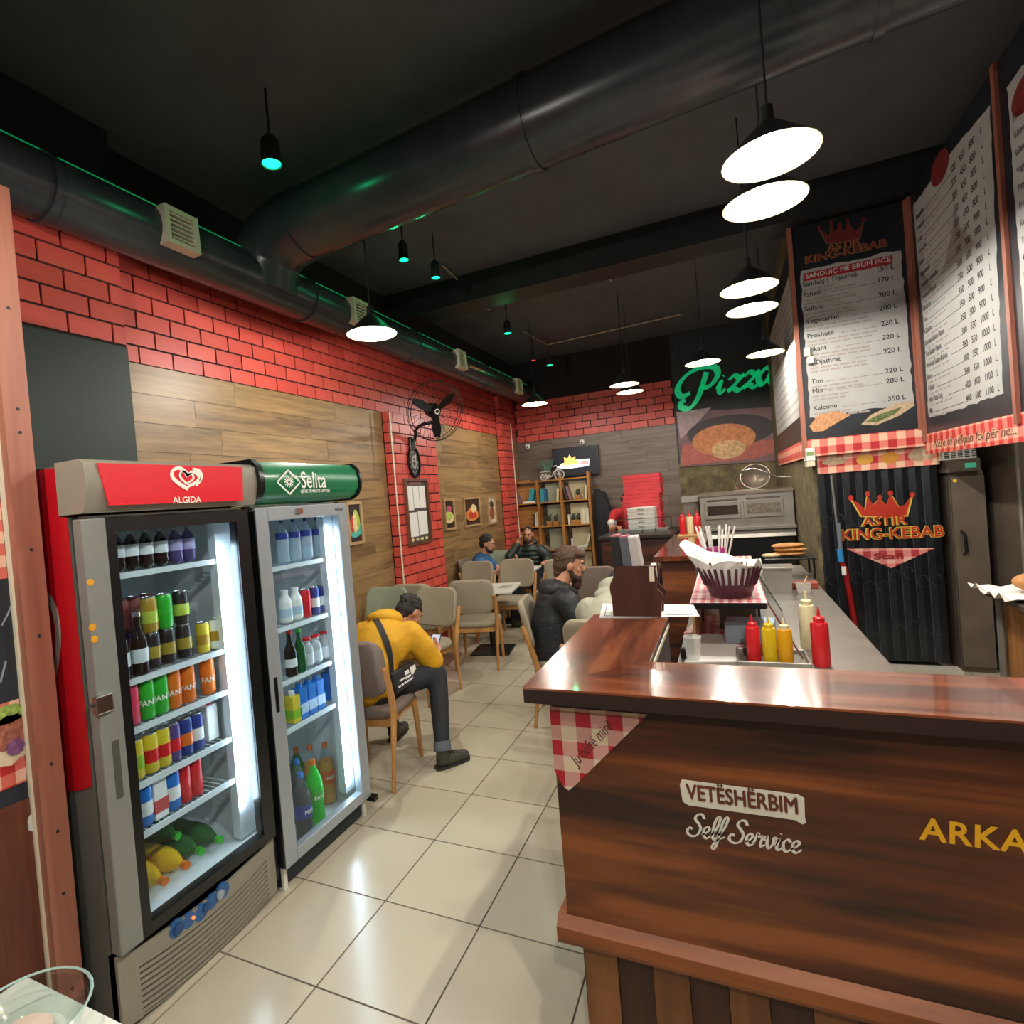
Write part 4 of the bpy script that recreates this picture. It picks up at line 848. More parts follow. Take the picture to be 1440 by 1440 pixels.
# sunken sauce pan with squeeze bottles
pn = thing('sauce_tray', 'shallow steel tray holding three squeeze bottles', 'tray', (1.60, 1.22, .9005))
MB().box(-.13, .13, -.10, .10, 0, .004).build('tray_base', M_steeld, pn)
for x0, x1, y0, y1 in ((-.14, .14, -.11, -.10), (-.14, .14, .10, .11), (-.14, -.13, -.10, .10), (.13, .14, -.10, .10)): MB().box(x0, x1, y0, y1, 0, .022, .003).build('tray_rim', M_steel, pn)
def squeeze(x, y, z, h, m, label, r=.03, capm=None):
    t = thing('squeeze_bottle', label, 'sauce bottle', (x, y, z), 0, 'squeeze sauce bottles')
    MB().lathe([(0, 0), (r*.92, 0), (r, .008), (r*.98, h*.70), (r*.86, h*.745), (0, h*.75)], 20).build('bottle_body', m, t, True)
    MB().lathe([(r*.62, h*.74), (r*.64, h*.82), (r*.5, h*.84), (r*.22, h*.85), (r*.09, h), (0, h)], 16).build('nozzle_cap', capm or m, t, True); return t
M_ket = mat('ketchup_red', 'd3232a', .3, var=.03); M_mus = mat('mustard', 'd9b416', .3, var=.03); M_mus2 = mat('mustard_deep', 'e0a010', .3, var=.03); M_mayo = mat('mayo_cream', 'e4d9ae', .35, var=.03)
def at9(px, py, z=.9): return PZ(px, py, z)
for px, py, h, m, lb, cm, z in ((1061, 932, .20, M_ket, 'red ketchup bottle in the steel tray', None, .9055), (1084, 935, .20, M_mus, 'pale yellow mustard bottle in the steel tray', None, .9055), (1106, 936, .195, M_mus2, 'deep yellow mustard bottle in the steel tray', M_mayo, .9055)):
    p = PZ(px, py-4, z); squeeze(p.x, max(1.155, min(1.29, p.y)), z, h, m, lb, .029, cm)
p = PZ(1156, 936, .9); squeeze(p.x, p.y+.0, .9005, .245, M_ket, 'tall red ketchup bottle standing on the steel counter', .034)
p = PZ(1138, 912, .9); squeeze(p.x, p.y, .9005, .27, M_mayo, 'tall cream mayonnaise bottle behind the tall ketchup bottle', .034)
# things inside the case end and along the counter
bx_ = MB().box(-.11, .11, -.06, .06, 0, .11, .006).build('blue_folder', mat('pale_blue_card', '9fb4c2', .5)); bx_.location = (1.53, 1.52, .9005); bx_.rotation_euler = (0, 0, R(-6)); tag(bx_, 'pale blue card box under the display case glass', 'box')
b2 = MB().box(-.10, .08, -.03, .03, 0, .13, .004).build('grey_box', mat('olive_grey_box', '6a6552', .5)); b2.location = (1.49, 1.75, .9005); tag(b2, 'olive grey box under the gingham top', 'box')
p = PZ(1095, 832, .9); gn = thing('steel_bin', 'steel container with a raised rim on the work counter', 'container', (p.x, p.y, .9005))
MB().prism([(-.075, 0), (.075, 0), (.085, .17), (-.085, .17)], (0, .08, 0), (1, 0, 0), (0, 0, 1), .16).build('bin_body', M_steel, gn); MB().box(-.10, .10, -.095, .095, .17, .182, .003).build('bin_rim', M_steel, gn); MB().tube([(-.09, -.085, .15), (-.11, -.1, .1), (-.09, -.085, .05)], .006, 6).build('handle', M_steel, gn)
p = PZ(1132, 833, .9); tub = thing('plastic_tub', 'small translucent plastic tub with a stick on the counter', 'tub', (p.x-.01, p.y, .9005))
MB().lathe([(0, .003), (.05, 0), (.062, .06), (.065, .062), (.06, .062), (.048, .005), (0, .005)], 4).build('tub_body', liquid('tub_plastic', 'd8d4c8', .7), tub); MB().tube([(-.02, 0, .01), (.07, .02, .1)], .004, 6).build('stick', wood('stick_wood', 'a88a60', 'c8aa80', axis='Z'), tub)
tub.rotation_euler = (0, 0, R(45))
p = PZ(1118, 812, .9); rb = MB().box(-.09, .09, -.05, .05, 0, .04, .004).build('red_box', mat('brick_red_box', '9a4030', .5)); rb.location = (1.92, 3.02, .9005); tag(rb, 'flat red box behind the plastic tub', 'box')
tp = thing('bread_tray', 'black raised tray against the stone wall', 'tray', (1.90, 3.55, .9005))
MB().box(-.19, .16, -.17, .17, .15, .162, .003).build('tray_plate', M_blk, tp)
for x_, y_ in ((-.17, -.15), (.14, -.15), (-.17, .15), (.14, .15)): MB().box(x_-.008, x_+.008, y_-.008, y_+.008, 0, .15).build('leg', M_blk, tp)
M_bread = mat('toasted_bread', 'b98244', .7, var=.25, scale=25, bump=.3)
for i, (dx, dz_) in enumerate(((0, 0), (.01, .032), (-.005, .064))):
    o = MB().ball((0, 0, 0), (.12, .075, .02), 16).build('bread_roll', M_bread, None, True); o.location = (1.89+dx, 3.53, 1.0635+.021+dz_); o.rotation_euler = (0, 0, R(8*i-6)); tag(o, f'flat toasted bread, {["bottom", "middle", "top"][i]} of the pile on the black tray', 'bread', 'toasted breads on the tray')
o = MB().ball((0, 0, 0), (.07, .06, .015), 14).build('bread_roll', mat('pale_bread', 'd0b486', .7, var=.15), None, True); o.location = (1.76, 3.48, 1.08); tag(o, 'pale folded flatbread at the left end of the black tray', 'bread', 'toasted breads on the tray')
# pizza display glass, boxes, bottles
gd = thing('topping_display', 'low glass topping display on the pizza counter', 'display case', (0, 0, 1.1505))
MB().box(.22, .86, 5.22, 5.5, 0, .02).build('base', M_steeld, gd)
for q in (((.22, 5.22, .02), (.86, 5.22, .02), (.86, 5.24, .19), (.22, 5.24, .19)), ((.22, 5.22, .02), (.22, 5.5, .02), (.22, 5.5, .19), (.22, 5.24, .19)), ((.86, 5.22, .02), (.86, 5.5, .02), (.86, 5.5, .19), (.86, 5.24, .19))): MB().add(q, [(0, 1, 2, 3)]).build('glass_pane', M_clear, gd)
MB().tube([(.22, 5.24, .19), (.86, 5.24, .19)], .005, 6).build('glass_edge', M_chrome, gd)
for k in range(4): MB().box(.25+.15*k, .38+.15*k, 5.26, 5.46, .02, .06, .004).build('topping_pan', M_steel, gd)
M_boxr = mat('pizza_box_red', 'c8323c', .55, var=.06); M_boxw = mat('pizza_box_white', 'd2cdc4', .6, var=.04)
def pbox(x, y, z, w_, h, m, label, rz=0, word=False):
    t = thing('pizza_box', label, 'pizza box', (x, y, z), R(rz), 'stacked pizza boxes')
    MB().box(-w_/2, w_/2, 0, w_, 0, h*.55).build('tray', m, t); MB().box(-w_/2-.004, w_/2+.004, -.004, w_+.004, h*.45, h-.003).build('lid', m, t)
    if word: text('lettering', [('PIZZA', 0, h*.3, h*.5, {'bold': .02, 'align': 'CENTER'})], mat('box_ink', '2a2624', .6), t, (0, -.0045, 0), *XY)
    return t
wz = 1.1505; b0 = PY(921, 720, 5.4)
for k in range(6): pbox(.50, 5.53, wz+.052*k, .31, .052, M_boxw, f'white pizza box, {ordn(k)} from the bottom of the front stack', 0, True)
for k in range(14): pbox(.47+.02*(k > 8)*1, 5.86, wz+.052*k, .45, .052, M_boxr, f'red pizza box, {ordn(k)} from the bottom of the tall stack', [0, 1.5, -1][k % 3])
pcounter = MB().box(.03, .905, 5.85, 6.34, 1.10, 1.15).build('rear_top', M_edge, pb); MB().box(.06, .90, 5.86, 6.28, 0, 1.10).build('rear_body', M_bar, pb)
for i, (px, m, n_, cm) in enumerate(((943, M_ket, 'red squeeze bottle, left of three on the far bar', None), (957, M_mayo, 'cream squeeze bottle with a red cap on the far bar', M_ket), (967, M_ket, 'red squeeze bottle, right of three on the far bar', None))):
    p = PZ(px, 749, 1.1505); squeeze(1.02+.075*i, 4.86, 1.1645, .25, m, n_, .036, cm)
o = MB().box(.97, 1.22, 4.7, 5.03, 1.1505, 1.164, .003).build('wood_board', wood('board_wood', 'a08050', 'bc9a68', axis='X')); tag(o, 'wooden board under the squeeze bottles on the far bar', 'board')
# pizza oven on a stand
OY = 5.75
ov = thing('pizza_oven', 'stainless steel pizza oven with two glass doors', 'oven')
ox0, ox1 = PY(985, 720, OY).x, PY(1106, 720, OY).x; ozt = 1.53; ozb = 1.14
MB().box(ox0, 2.16, OY, OY+.9, ozb, ozt).build('oven_body', M_steel, ov)
for i, (a, b) in enumerate(((995, 1038), (1050, 1098))):
    x0, x1 = PY(a, 720, OY).x, PY(b, 720, OY).x; z0, z1 = 1.30, 1.41
    d_ = MB().box(x0-.03, x1+.03, OY-.03, OY, z0-.05, z1+.05, .006).build('oven_door', M_steel, ov); MB().box(x0, x1, OY-.035, OY-.028, z0, z1).build('door_window', mat('oven_window', '2c2722', .12) if i == 0 else mat('oven_window_bright', '8a8476', .25, metal=.6, var=.5, scale=40), d_)
    MB().tube([(x0, OY-.05, z1+.065), (x1, OY-.05, z1+.065)], .009, 8).build('door_handle', M_chrome, d_)
MB().box(ox0-.03, 2.17, OY-.05, OY+.9, ozb-.03, ozb).build('oven_shelf', M_steel, ov); MB().prism([(OY-.06, ozb-.12), (OY, ozb-.03), (OY+.5, ozb-.03), (OY+.5, ozb-.12)], (ox0, 0, 0), (0, 1, 0), (0, 0, 1), 2.16-ox0).build('lower_panel', M_steel, ov)
MB().box(ox0+.02, 2.15, OY+.02, OY+.88, 0, ozb-.12).build('stand', M_blk, ov); MB().box(ox0-.02, 2.17, OY-.04, OY+.9, ozt, ozt+.035).build('oven_top', M_steeld, ov)
hd = thing('extract_hood', 'flat steel hood ledge around the pizza oven', 'hood'); hx0 = PY(955, 705, 6.8).x
MB().box(.95, ox0-.04, 6.3, 6.9, 0, 1.46).build('side_cabinet', mat('hood_grey', '6f6660', .4, metal=.4), hd); MB().box(.93, ox0-.035, 6.27, 6.9, 1.46, 1.54).build('ledge', M_steel, hd)
sv = thing('wire_strainer', 'large round strainer with a chrome handle on top of the oven', 'strainer', (1.80, 6.0, ozt+.0355)); sv.rotation_euler = (0, 0, R(-6))
MB().lathe([(.0, -.13), (.09, -.11), (.15, -.05), (.165, 0), (.158, 0), (.143, -.045), (.085, -.10), (0, -.12)], 22, (0, 0, .165), Matrix.Rotation(R(65), 3, 'X')).build('bowl', M_steeld, sv, True)
MB().tube(catmull([(-.20, -.10, 0), (-.21, -.09, .1), (-.16, -.08, .21), (-.02, -.08, .255), (.12, -.08, .2), (.22, -.08, .14), (.38, -.08, .12)], 5), .008, 8).build('handle', M_chrome, sv, True)
MB().box(-.24, .08, -.13, .0, 0, .012).build('foot', M_steel, sv)
# green script sign and pizza poster on the back wall
sg_ = PY(952, 565, YB-.02); M_neon = mat('green_letters', '14b478', .3, emit='10a868', es=.45)
sgn = thing('pizza_sign', 'green script letters on black above the pizza poster', 'sign')
P0 = PY(985, 572, YB-.03); hP = PY(985, 572, YB-.03).z; hh = PY(985, 530, YB-.03).z - hP
wS = PY(1098, 545, YB-.03).x - P0.x
xq = lambda px: PY(px, 560, YB-.03).x
for ch, px, dz_, sc_l, xs_ in (('P', 975, .08, 1.1, 1.0), ('i', 1009, .17, .8, 1.0), ('z', 1024, .17, .95, 1.15), ('z', 1046, .19, .95, 1.15), ('a', 1066, .21, 1.0, 1.15)):
    script(ch, (xq(px), YB-.03, hP+dz_), (1, 0, 0), (0, 0, 1), M_neon, sgn, hh*sc_l, xs_, 'letter', .03, .25, .2)
q = lambda px, py, Y=YB-.025: (lambda p: (p.x, p.z))(PY(px, py, Y))
ps = thing('pizza_poster', 'wide poster of a folded pizza on the back wall over the oven', 'poster')
MB().prism([q(957, 657), q(1104, 647), q(1094, 572), q(951, 580)], (0, YB-.02, 0), *XY, .012).build('print_sheet', mat('poster_plum', '6a4a4c', .5, var=.3, scale=3), ps)
def fprint(parent, pts, m, name, Y): MB().prism([q(*p, Y) for p in pts], (0, Y, 0), *XY, .001).build(name, m, parent)
fprint(ps, ((951, 580), (1000, 573), (985, 590), (957, 618)), mat('plank_print', 'a08c8c', .6, var=.2), 'board_print', YB-.034)
fprint(ps, ((957, 655), (960, 625), (1090, 618), (1103, 632), (1060, 645)), mat('cloth_print', 'a8584c', .6, var=.2), 'cloth_print', YB-.035)
def ellp(cx, cy, a, b, n=20, rot=0): return [(cx + a*math.cos(2*math.pi*k/n), cy + b*math.sin(2*math.pi*k/n) + rot*a*math.cos(2*math.pi*k/n)) for k in range(n)]
fprint(ps, ellp(1028, 606, 62, 23, 24, -.1), mat('pan_print', '3a3030', .6), 'pan_print', YB-.0365)
fprint(ps, ellp(1018, 618, 45, 22, 24, -.1), mat('crust_print', 'c07a48', .6, var=.25, scale=18), 'crust_print', YB-.038)
fprint(ps, ellp(1024, 632, 24, 13, 20, -.1), mat('filling_print', 'c8a070', .6, var=.4, scale=30), 'filling_print', YB-.0395)
# ================================================================ menu boards and the staff doorway
M_slate = mat('slate_board', '1c2129', .35, var=.3, scale=6); M_ink = mat('menu_ink', '25221f', .6); M_fine = mat('fine_print', '9a928c', .7); M_bpaper = mat('menu_paper', 'a9aaa8', .6, var=.06, scale=4)
M_gbB = gingham('gingham_board', 8.3, 'XZ', ('e8c0a4', 'dc7a6c', 'b8242c')); M_gbC = gingham('gingham_board_side', 8.3, 'YZ', ('e8b49c', 'dc7a6c', 'c0302c'))
M_logo_r = mat('logo_red', 'a82a20', .4); M_logo_y = mat('logo_gold', 'c8a040', .4); M_cal = mat('print_crust', 'c08a60', .6, var=.3, scale=40); M_cal2 = mat('print_bread', 'b8a084', .6, var=.2, scale=40)
def ragged(pts, amp, seed):
    rr = random.Random(seed); out = []; n = len(pts)
    for i in range(n):
        a, b = pts[i], pts[(i+1) % n]; m = max(1, int(math.dist(a, b)/.05))
        for k in range(m): out.append((a[0]+(b[0]-a[0])*k/m + rr.uniform(-amp, amp), a[1]+(b[1]-a[1])*k/m + rr.uniform(-amp, amp)))
    return out
BY = 4.10; qB = lambda px, py: (lambda p: (p.x, p.z))(PY(px, py, BY)); cB = lambda x, y: qB(1100+x/3.788, 280+y/3.788)
OB = (0, BY, 0)
b = thing('menu_board', 'tall menu board facing the bar with a red title bar and ten prices', 'menu board')
xl, xr_, zb_, zt = qB(1130, 500)[0]-.03, qB(1288, 480)[0]-.02, qB(1225, 634)[1], 3.83
MB().box(xl-.03, xr_+.03, BY, BY+.02, zb_, zt).build('board_panel', M_slate, b)
MB().prism(ragged([cB(95, 385), cB(630, 270), cB(700, 1085), cB(150, 1165)][::-1], .008, 3)[::-1], (0, BY, 0), *XY, .001).build('paper_print', M_bpaper, b)
MB().prism([cB(112, 440), cB(585, 345), cB(588, 298), cB(112, 398)], (0, BY-.001, 0), *XY, .001).build('title_bar', mat('title_red', '9c2430', .5), b)
a0, a1 = cB(125, 428), cB(575, 335)
text('lettering', [('SANDUIÇ ME BRUM PICE', a0[0], a0[1]+.004, .055, {'bold': .014, 'fit': a1[0]-a0[0]})], mat('title_white', 'd6d2cc', .5), b, (0, BY-.0024, 0), *XY)
items = []; fine = MB(); dots = MB(); rr = random.Random(2)
for nm, nx, ny, pr, px_, py_ in (('Sanduiç i Thjeshtë', 108, 470, '150 L', 500, 388), ('Fshati', 113, 525, '170 L', 505, 445), ('Sallam', 119, 601, '200 L', 512, 522), ('Vegjetarian', 127, 668, '200 L', 517, 592), ('Proshutë', 133, 745, '220 L', 525, 675), ('Pikant', 140, 815, '220 L', 532, 750), ('4 Djathrat', 148, 890, '220 L', 538, 818), ('Ton', 154, 983, '220 L', 548, 930), ('Mix', 160, 1034, '280 L', 553, 982), ('Kalcone', 165, 1125, '350 L', 562, 1077)):
    p = cB(nx, ny); e = cB(px_, py_); z = (p[1]+e[1])/2; wN = len(nm)*.0275
    items += [(nm, p[0], z, .054, {'bold': .012}), (pr, e[0], z, .054, {'bold': .012})]
    x_ = p[0]+wN+.03
    while x_ < e[0]-.02: dots.box(x_, x_+.006, BY-.002, BY-.001, z, z+.005); x_ += .014
    for r_ in range(2):
        x_ = p[0]; 
        for k in range(rr.randint(4, 7)): w_ = rr.uniform(.03, .08); fine.box(x_, x_+w_, BY-.002, BY-.001, z-.04-.03*r_, z-.025-.03*r_); x_ += w_+.012
text('menu_lettering', items, M_ink, b, (0, BY-.0012, 0), *XY); fine.build('fine_print', M_fine, b)['kind'] = 'stuff'; dots.build('price_dots', M_ink, b)['kind'] = 'stuff'
def crown(parent, f, o, xd, yd, m, my, s=1, th=.001):
    base = [(345, 405), (395, 435), (425, 470), (437, 385), (470, 440), (505, 405), (540, 440), (565, 380), (610, 450), (645, 440), (685, 385), (655, 498), (530, 505), (405, 500)]
    cx = sum(p[0] for p in base)/len(base); cy = sum(p[1] for p in base)/len(base)
    MB().prism([f(cx+(p[0]-cx)*1.07, cy+(p[1]-cy)*1.12) for p in base][::-1], o, xd, yd, th).build('crown_outline', my, parent)
    o2 = V3(o) + V3(xd).cross(V3(yd)).normalized()*.0015
    MB().prism([f(*p) for p in base][::-1], o2, xd, yd, th).build('crown_print', m, parent)
    tp = MB()
    for x, y in ((343, 400), (437, 378), (505, 398), (566, 374), (688, 382)): tp.prism([f(x+15*math.cos(2*math.pi*k/12), y-15*math.sin(2*math.pi*k/12)) for k in range(12)], o2, xd, yd, th+.0006)
    tp.build('crown_tips', m, parent)['kind'] = 'stuff'
def fB(x, y):   # crown drawn in the curtain crop frame, mapped to the board head
    return cB(195+(x-340)*.68, 240-(x-340)*.09-(500-y)*.85)
crown(b, fB, (0, BY-.001, 0), *XY, mat('logo_shaded_red', '6a1f22', .5), mat('logo_shaded_gold', '5c4a34', .5))  # shade on the board head is mixed into these dim logo colours
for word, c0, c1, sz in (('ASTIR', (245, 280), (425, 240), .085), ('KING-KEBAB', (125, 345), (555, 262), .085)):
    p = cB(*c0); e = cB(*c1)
    text('logo_outline', [(word, p[0]-.006, p[1]-.0, sz, {'bold': .045, 'fit': e[0]-p[0]+.012})], mat('logo_shaded_gold2', '8a7040', .5), b, (0, BY-.0025, 0), *XY)
    text('logo_lettering', [(word, p[0], p[1], sz, {'bold': .01, 'fit': e[0]-p[0]})], mat('logo_shaded_red2', '7a2a24', .5), b, (0, BY-.0035, 0), *XY)
MB().prism([cB(145, 1210), cB(190, 1150), cB(300, 1130), cB(365, 1150), cB(310, 1180), cB(220, 1235), cB(165, 1240)][::-1], (0, BY-.0025, 0), *XY, .001).build('calzone_print', M_cal, b)
MB().prism([cB(420, 1200), cB(470, 1150), cB(600, 1090), cB(700, 1075), (cB(705, 1100)), cB(620, 1155), cB(500, 1205)][::-1], (0, BY-.0025, 0), *XY, .001).build('sandwich_print', M_cal2, b)
MB().prism([cB(440, 1185), cB(520, 1145), cB(640, 1105), cB(600, 1145), cB(500, 1190)][::-1], (0, BY-.004, 0), *XY, .001).build('filling_print', mat('print_filling', '5c6a3c', .6, var=.5, scale=60), b)
MB().box(xl-.03, xr_+.03, BY-.004, BY-.001, zb_, zb_+.145).build('gingham_band', M_gbB, b)
for x0 in (xl-.03, xr_-.005): MB().box(x0, x0+.035, BY-.02, BY, zb_+(.0 if x0 < 2.5 else .14), zt).build('frame_strip', M_copper, b)
# side boards, facing the room across the bar
def sideboard(X, y0, y1, z0, z1, label, paper, kind):
    t = thing('menu_board', label, 'menu board'); MB().box(X, X+.02, y0, y1, z0, z1).build('board_panel', M_slate, t)
    o = (X, 0, 0); ax_ = ((0, -1, 0), (0, 0, 1))
    MB().prism(ragged([(-p[0], p[1]) for p in paper], .008, 5), o, *ax_, .001).build('paper_print', M_bpaper, t)
    MB().box(X-.003, X, y0, y1, z0, z0+.16).build('gingham_band', M_gbC, t)
    for y in (y1-.04, ): MB().box(X-.02, X, y, y+.04, z0+(.1 if kind else 0), z1).build('frame_strip', M_copper, t)
    return t
SX = xr_+.03; qC = lambda px, py: (lambda p: (p.y, p.z))(PX(px, py, SX))
cC = lambda x, y: qC(1270+x/8, 440+y/8)
yC1 = BY-.03; yC0 = qC(1425, 500)[0]
t = sideboard(SX, yC0, yC1, 1.78, 3.83, 'long pizza price board receding along the right side', [cC(225, 60), cC(290, 1190), cC(1130, 915), qC(1392, 150), qC(1345, 205), qC(1284, 290)], 1)
yl, yr = cC(260, 500)[0], cC(1100, 600)[0]; W_ = yl-yr
names = ['Mix', 'Astir Pizza King', '4 Stinët', 'Bosco', 'Proshutë Sallam-Rukola', 'Ton Sallam Pikant', 'Kalamar Sallam Pikant', '4 Djathra', 'Ton', 'Kapriçoza', 'Proshutë Pikante', 'Proshutë Kërpudha', 'Vegjetariane', 'Sallam', 'Kërpudha', 'Fshati', 'Proshutë', 'Margarita']
prices = [('400', '600', '1100')]*2 + [('380', '550', '1000')]*4 + [('350', '500', '900')]*7 + [('320', '450', '800')]*5
it = []; ln = MB(); fi = MB(); zb0 = (cC(330, 1130)[1]+cC(1000, 900)[1])/2; dzr = .088
for i, (nm, pr) in enumerate(zip(names, prices)):
    z = zb0 + i*dzr; it.append((nm, -yl, z, .058, {'xs': .8, 'bold': .008}))
    for k, s_ in enumerate(pr): it.append((s_, -(yl - W_*(.58+.12*k)), z, .062, {'xs': .95, 'bold': .012}))
    it.append(('L', -(yl-W_*.955), z, .06, {'xs': .82, 'bold': .008}))
    a = yl-len(nm)*.0225-.02; ln.box(SX-.002, SX-.001, yl-W_*.59, a, z, z+.003)
    for k in range(5): fi.box(SX-.002, SX-.001, yl-.05-.09*k-.06, yl-.05-.09*k, z-.035, z-.022)
text('menu_lettering', it, M_ink, t, (SX-.0012, 0, 0), (0, -1, 0), (0, 0, 1)); ln.build('price_lines', M_ink, t)['kind'] = 'stuff'; fi.build('fine_print', M_fine, t)['kind'] = 'stuff'
MB().prism([(-(qC(1322, 236)[0]-.17*math.cos(2*math.pi*k/24)), qC(1322, 236)[1]+.10*math.sin(2*math.pi*k/24)) for k in range(24)], (SX-.003, 0, 0), (0, -1, 0), (0, 0, 1), .001).build('title_badge', mat('title_badge_red', '7c2a2c', .5), t)
a = cC(335, 1370); e = cC(1270, 1150)
text('slogan_outline', [('Nëse të pëlqen fol për ne...', -a[0]-.01, 1.825, .088, {'shear': .3, 'bold': .035, 'fit': a[0]-e[0]+.02})], mat('slogan_cream', 'e8d0b0', .6), t, (SX-.0038, 0, 0), (0, -1, 0), (0, 0, 1))
text('slogan_lettering', [('Nëse të pëlqen fol për ne...', -a[0], 1.825, .088, {'shear': .3, 'bold': .004, 'fit': a[0]-e[0]})], mat('slogan_brown', '6a2c24', .6), t, (SX-.005, 0, 0), (0, -1, 0), (0, 0, 1))
yD1 = yC0-.004
t2 = sideboard(SX, yD1-1.25, yD1, 1.78, 3.83, 'pizza price board at the right edge of the picture, mostly cut off', [(yD1-.13, 2.02), (yD1-1.1, 1.98), (yD1-1.1, 3.6), (yD1-.13, 3.64)], 1)
it = []
for i in range(16):
    z = 2.08+.09*i; it.append((names[i], -(yD1-.17), z, .05, {'xs': .8, 'bold': .006}))
text('menu_lettering', it, M_ink, t2, (SX-.0012, 0, 0), (0, -1, 0), (0, 0, 1))
MB().prism([(-(yD1-.33-.17*math.cos(2*math.pi*k/24)), 3.50+.09*math.sin(2*math.pi*k/24)) for k in range(24)], (SX-.001, 0, 0), (0, -1, 0), (0, 0, 1), .001).build('title_badge', mat('title_badge_red', '7c2a2c', .5), t2)
# narrow board on the stone wall, seen edge-on
AX = XR-.025; qA = lambda px, py: (lambda p: (p.y, p.z))(PX(px, py, AX))
t3 = thing('menu_board', 'narrow menu board on the stone wall beyond the tall board', 'menu board')
MB().box(AX, AX+.02, 4.26, 7.2, 1.85, 3.83).build('board_panel', M_slate, t3); MB().box(AX-.002, AX, 4.36, 7.1, 2.25, 3.6).build('paper_print', M_bpaper, t3); MB().box(AX-.003, AX, 4.26, 7.2, 1.85, 2.02).build('gingham_band', M_gbC, t3)
ln = MB()
for i in range(14): ln.box(AX-.003, AX-.002, 4.5, 6.9, 2.32+.09*i, 2.345+.09*i)
ln.build('menu_lines', M_fine, t3)['kind'] = 'stuff'
# small wall gadgets
g_ = thing('door_sensor', 'cream two-part door sensor on the menu board frame', 'sensor'); p = qB(1130, 500)
MB().box(p[0]-.0, p[0]+.045, BY-.05, BY-.021, p[1]-.02, p[1]+.055, .004).build('sensor_body', M_cream, g_); MB().box(p[0]+.02, p[0]+.065, BY-.05, BY-.021, p[1]-.085, p[1]-.025, .004).build('magnet', M_cream, g_)
g_ = thing('thermostat', 'white thermostat with a green display below the tall menu board', 'thermostat'); p = qB(1139, 640)
MB().box(p[0]-.035, p[0]+.035, BY-.03, BY+.13, p[1]-.05, p[1]+.06, .004).build('case', M_white, g_); MB().box(p[0]-.028, p[0]+.028, BY-.032, BY-.03, p[1]-.005, p[1]+.03).build('display', mat('lcd_green', '7d9a5c', .4), g_); MB().box(p[0]-.03, p[0]+.03, BY-.028, BY+.12, p[1]-.10, p[1]-.052).build('lower_case', M_cream, g_)
# banner and strip curtain in the staff doorway
CY = 4.20; qK = lambda px, py: (lambda p: (p.x, p.z))(PY(px, py, CY)); cK = lambda x, y: qK(1110+x/4, 600+y/4)
bn = thing('gingham_banner', 'red checked banner with snack pictures above the staff curtain', 'banner')
xk0, xk1 = XR+.03, cK(835, 400)[0]; zk = cK(500, 240)[1]
MB().box(xk0, xk1+.02, CY-.03, CY-.02, zk, zk+.25).build('banner_cloth', M_gbB, bn)
for x, y, w_, h_, m_ in ((250, 195, 70, 22, M_cal2), (420, 185, 48, 30, mat('print_egg', 'd8a040', .6)), (560, 175, 50, 32, mat('print_honey', 'd09030', .6)), (735, 160, 75, 34, M_cal2)):
    MB().prism([cK(x+w_*math.cos(2*math.pi*k/18), y-h_*math.sin(2*math.pi*k/18)-.08*w_*math.cos(2*math.pi*k/18)) for k in range(18)], (0, CY-.031, 0), *XY, .001).build('snack_print', m_, bn)
MB().box(XR+.1, xk1+.03, 4.24, 4.3, zk+.02, ZC).build('wall_kitchen_header', M_black); struct(COL.objects[-1] if False else bpy.data.objects['wall_kitchen_header'])
cu = thing('strip_curtain', 'black printed strip curtain closing the staff doorway', 'curtain')
M_strip = mat('black_vinyl', '14171c', .28, var=.35, scale=5); ns = 9; dw = (xk1-xk0)/ns
for k in range(ns):
    x0 = xk0+dw*k; st_ = MB().add([(x0-.006, CY+.004*(k % 2), .06), (x0+dw*.5, CY-.010+.004*(k % 2), .06), (x0+dw+.006, CY+.004*(k % 2), .06), (x0-.006, CY+.004*(k % 2), zk+.01), (x0+dw*.5, CY-.010+.004*(k % 2), zk+.01), (x0+dw+.006, CY+.004*(k % 2), zk+.01)], [(0, 1, 4, 3), (1, 2, 5, 4)]).build('curtain_strip', M_strip, cu)
    MB().box(x0-.001, x0+.002, CY-.006, CY-.002, .06, zk).build('strip_edge', mat('vinyl_edge', '3e4852', .3), st_)
    dd = MB(); r2 = random.Random(k)
    for j in range(3):
        cx, cz = x0+dw*.5, .3+.45*j+r2.uniform(-.1, .1); ribbon(dd, [(cx+.035*math.cos(a), cz+.05*math.sin(a*1.0)) for a in [R(40*i+r2.uniform(0, 20)) for i in range(8)]], .004, (0, CY-.011, 0), *XY, .001, 4)
    dd.build('doodle_print', mat('vinyl_doodle', '363f49', .4), st_)
KO = (0, CY-.0135, 0)
crown(cu, cK, KO, *XY, mat('crown_red', 'b4301c', .4), mat('crown_gold', 'c8b048', .4))
for word, c0, c1, h_ in (('ASTIR', (412, 558), (665, 552), 50), ('KING-KEBAB', (292, 638), (862, 618), 60)):
    p = cK(*c0); e = cK(*c1); sz = (cK(c0[0], c0[1]-h_)[1]-p[1])/.72
    text('logo_outline', [(word, p[0]-.008, p[1]-.0, sz, {'bold': .05, 'fit': e[0]-p[0]+.016})], mat('crown_gold', 'c8b048', .4), cu, (0, CY-.015, 0), *XY)
    text('logo_lettering', [(word, p[0], p[1], sz, {'bold': .012, 'fit': e[0]-p[0]})], mat('crown_red', 'b4301c', .4), cu, (0, CY-.017, 0), *XY)
MB().prism([cK(318, 686), cK(570, 795), cK(820, 680)], KO, *XY, .001).build('pennant_print', gingham('gingham_pennant', 9, 'XZ', ('dca898', 'd0807a', 'a8303a')), cu)
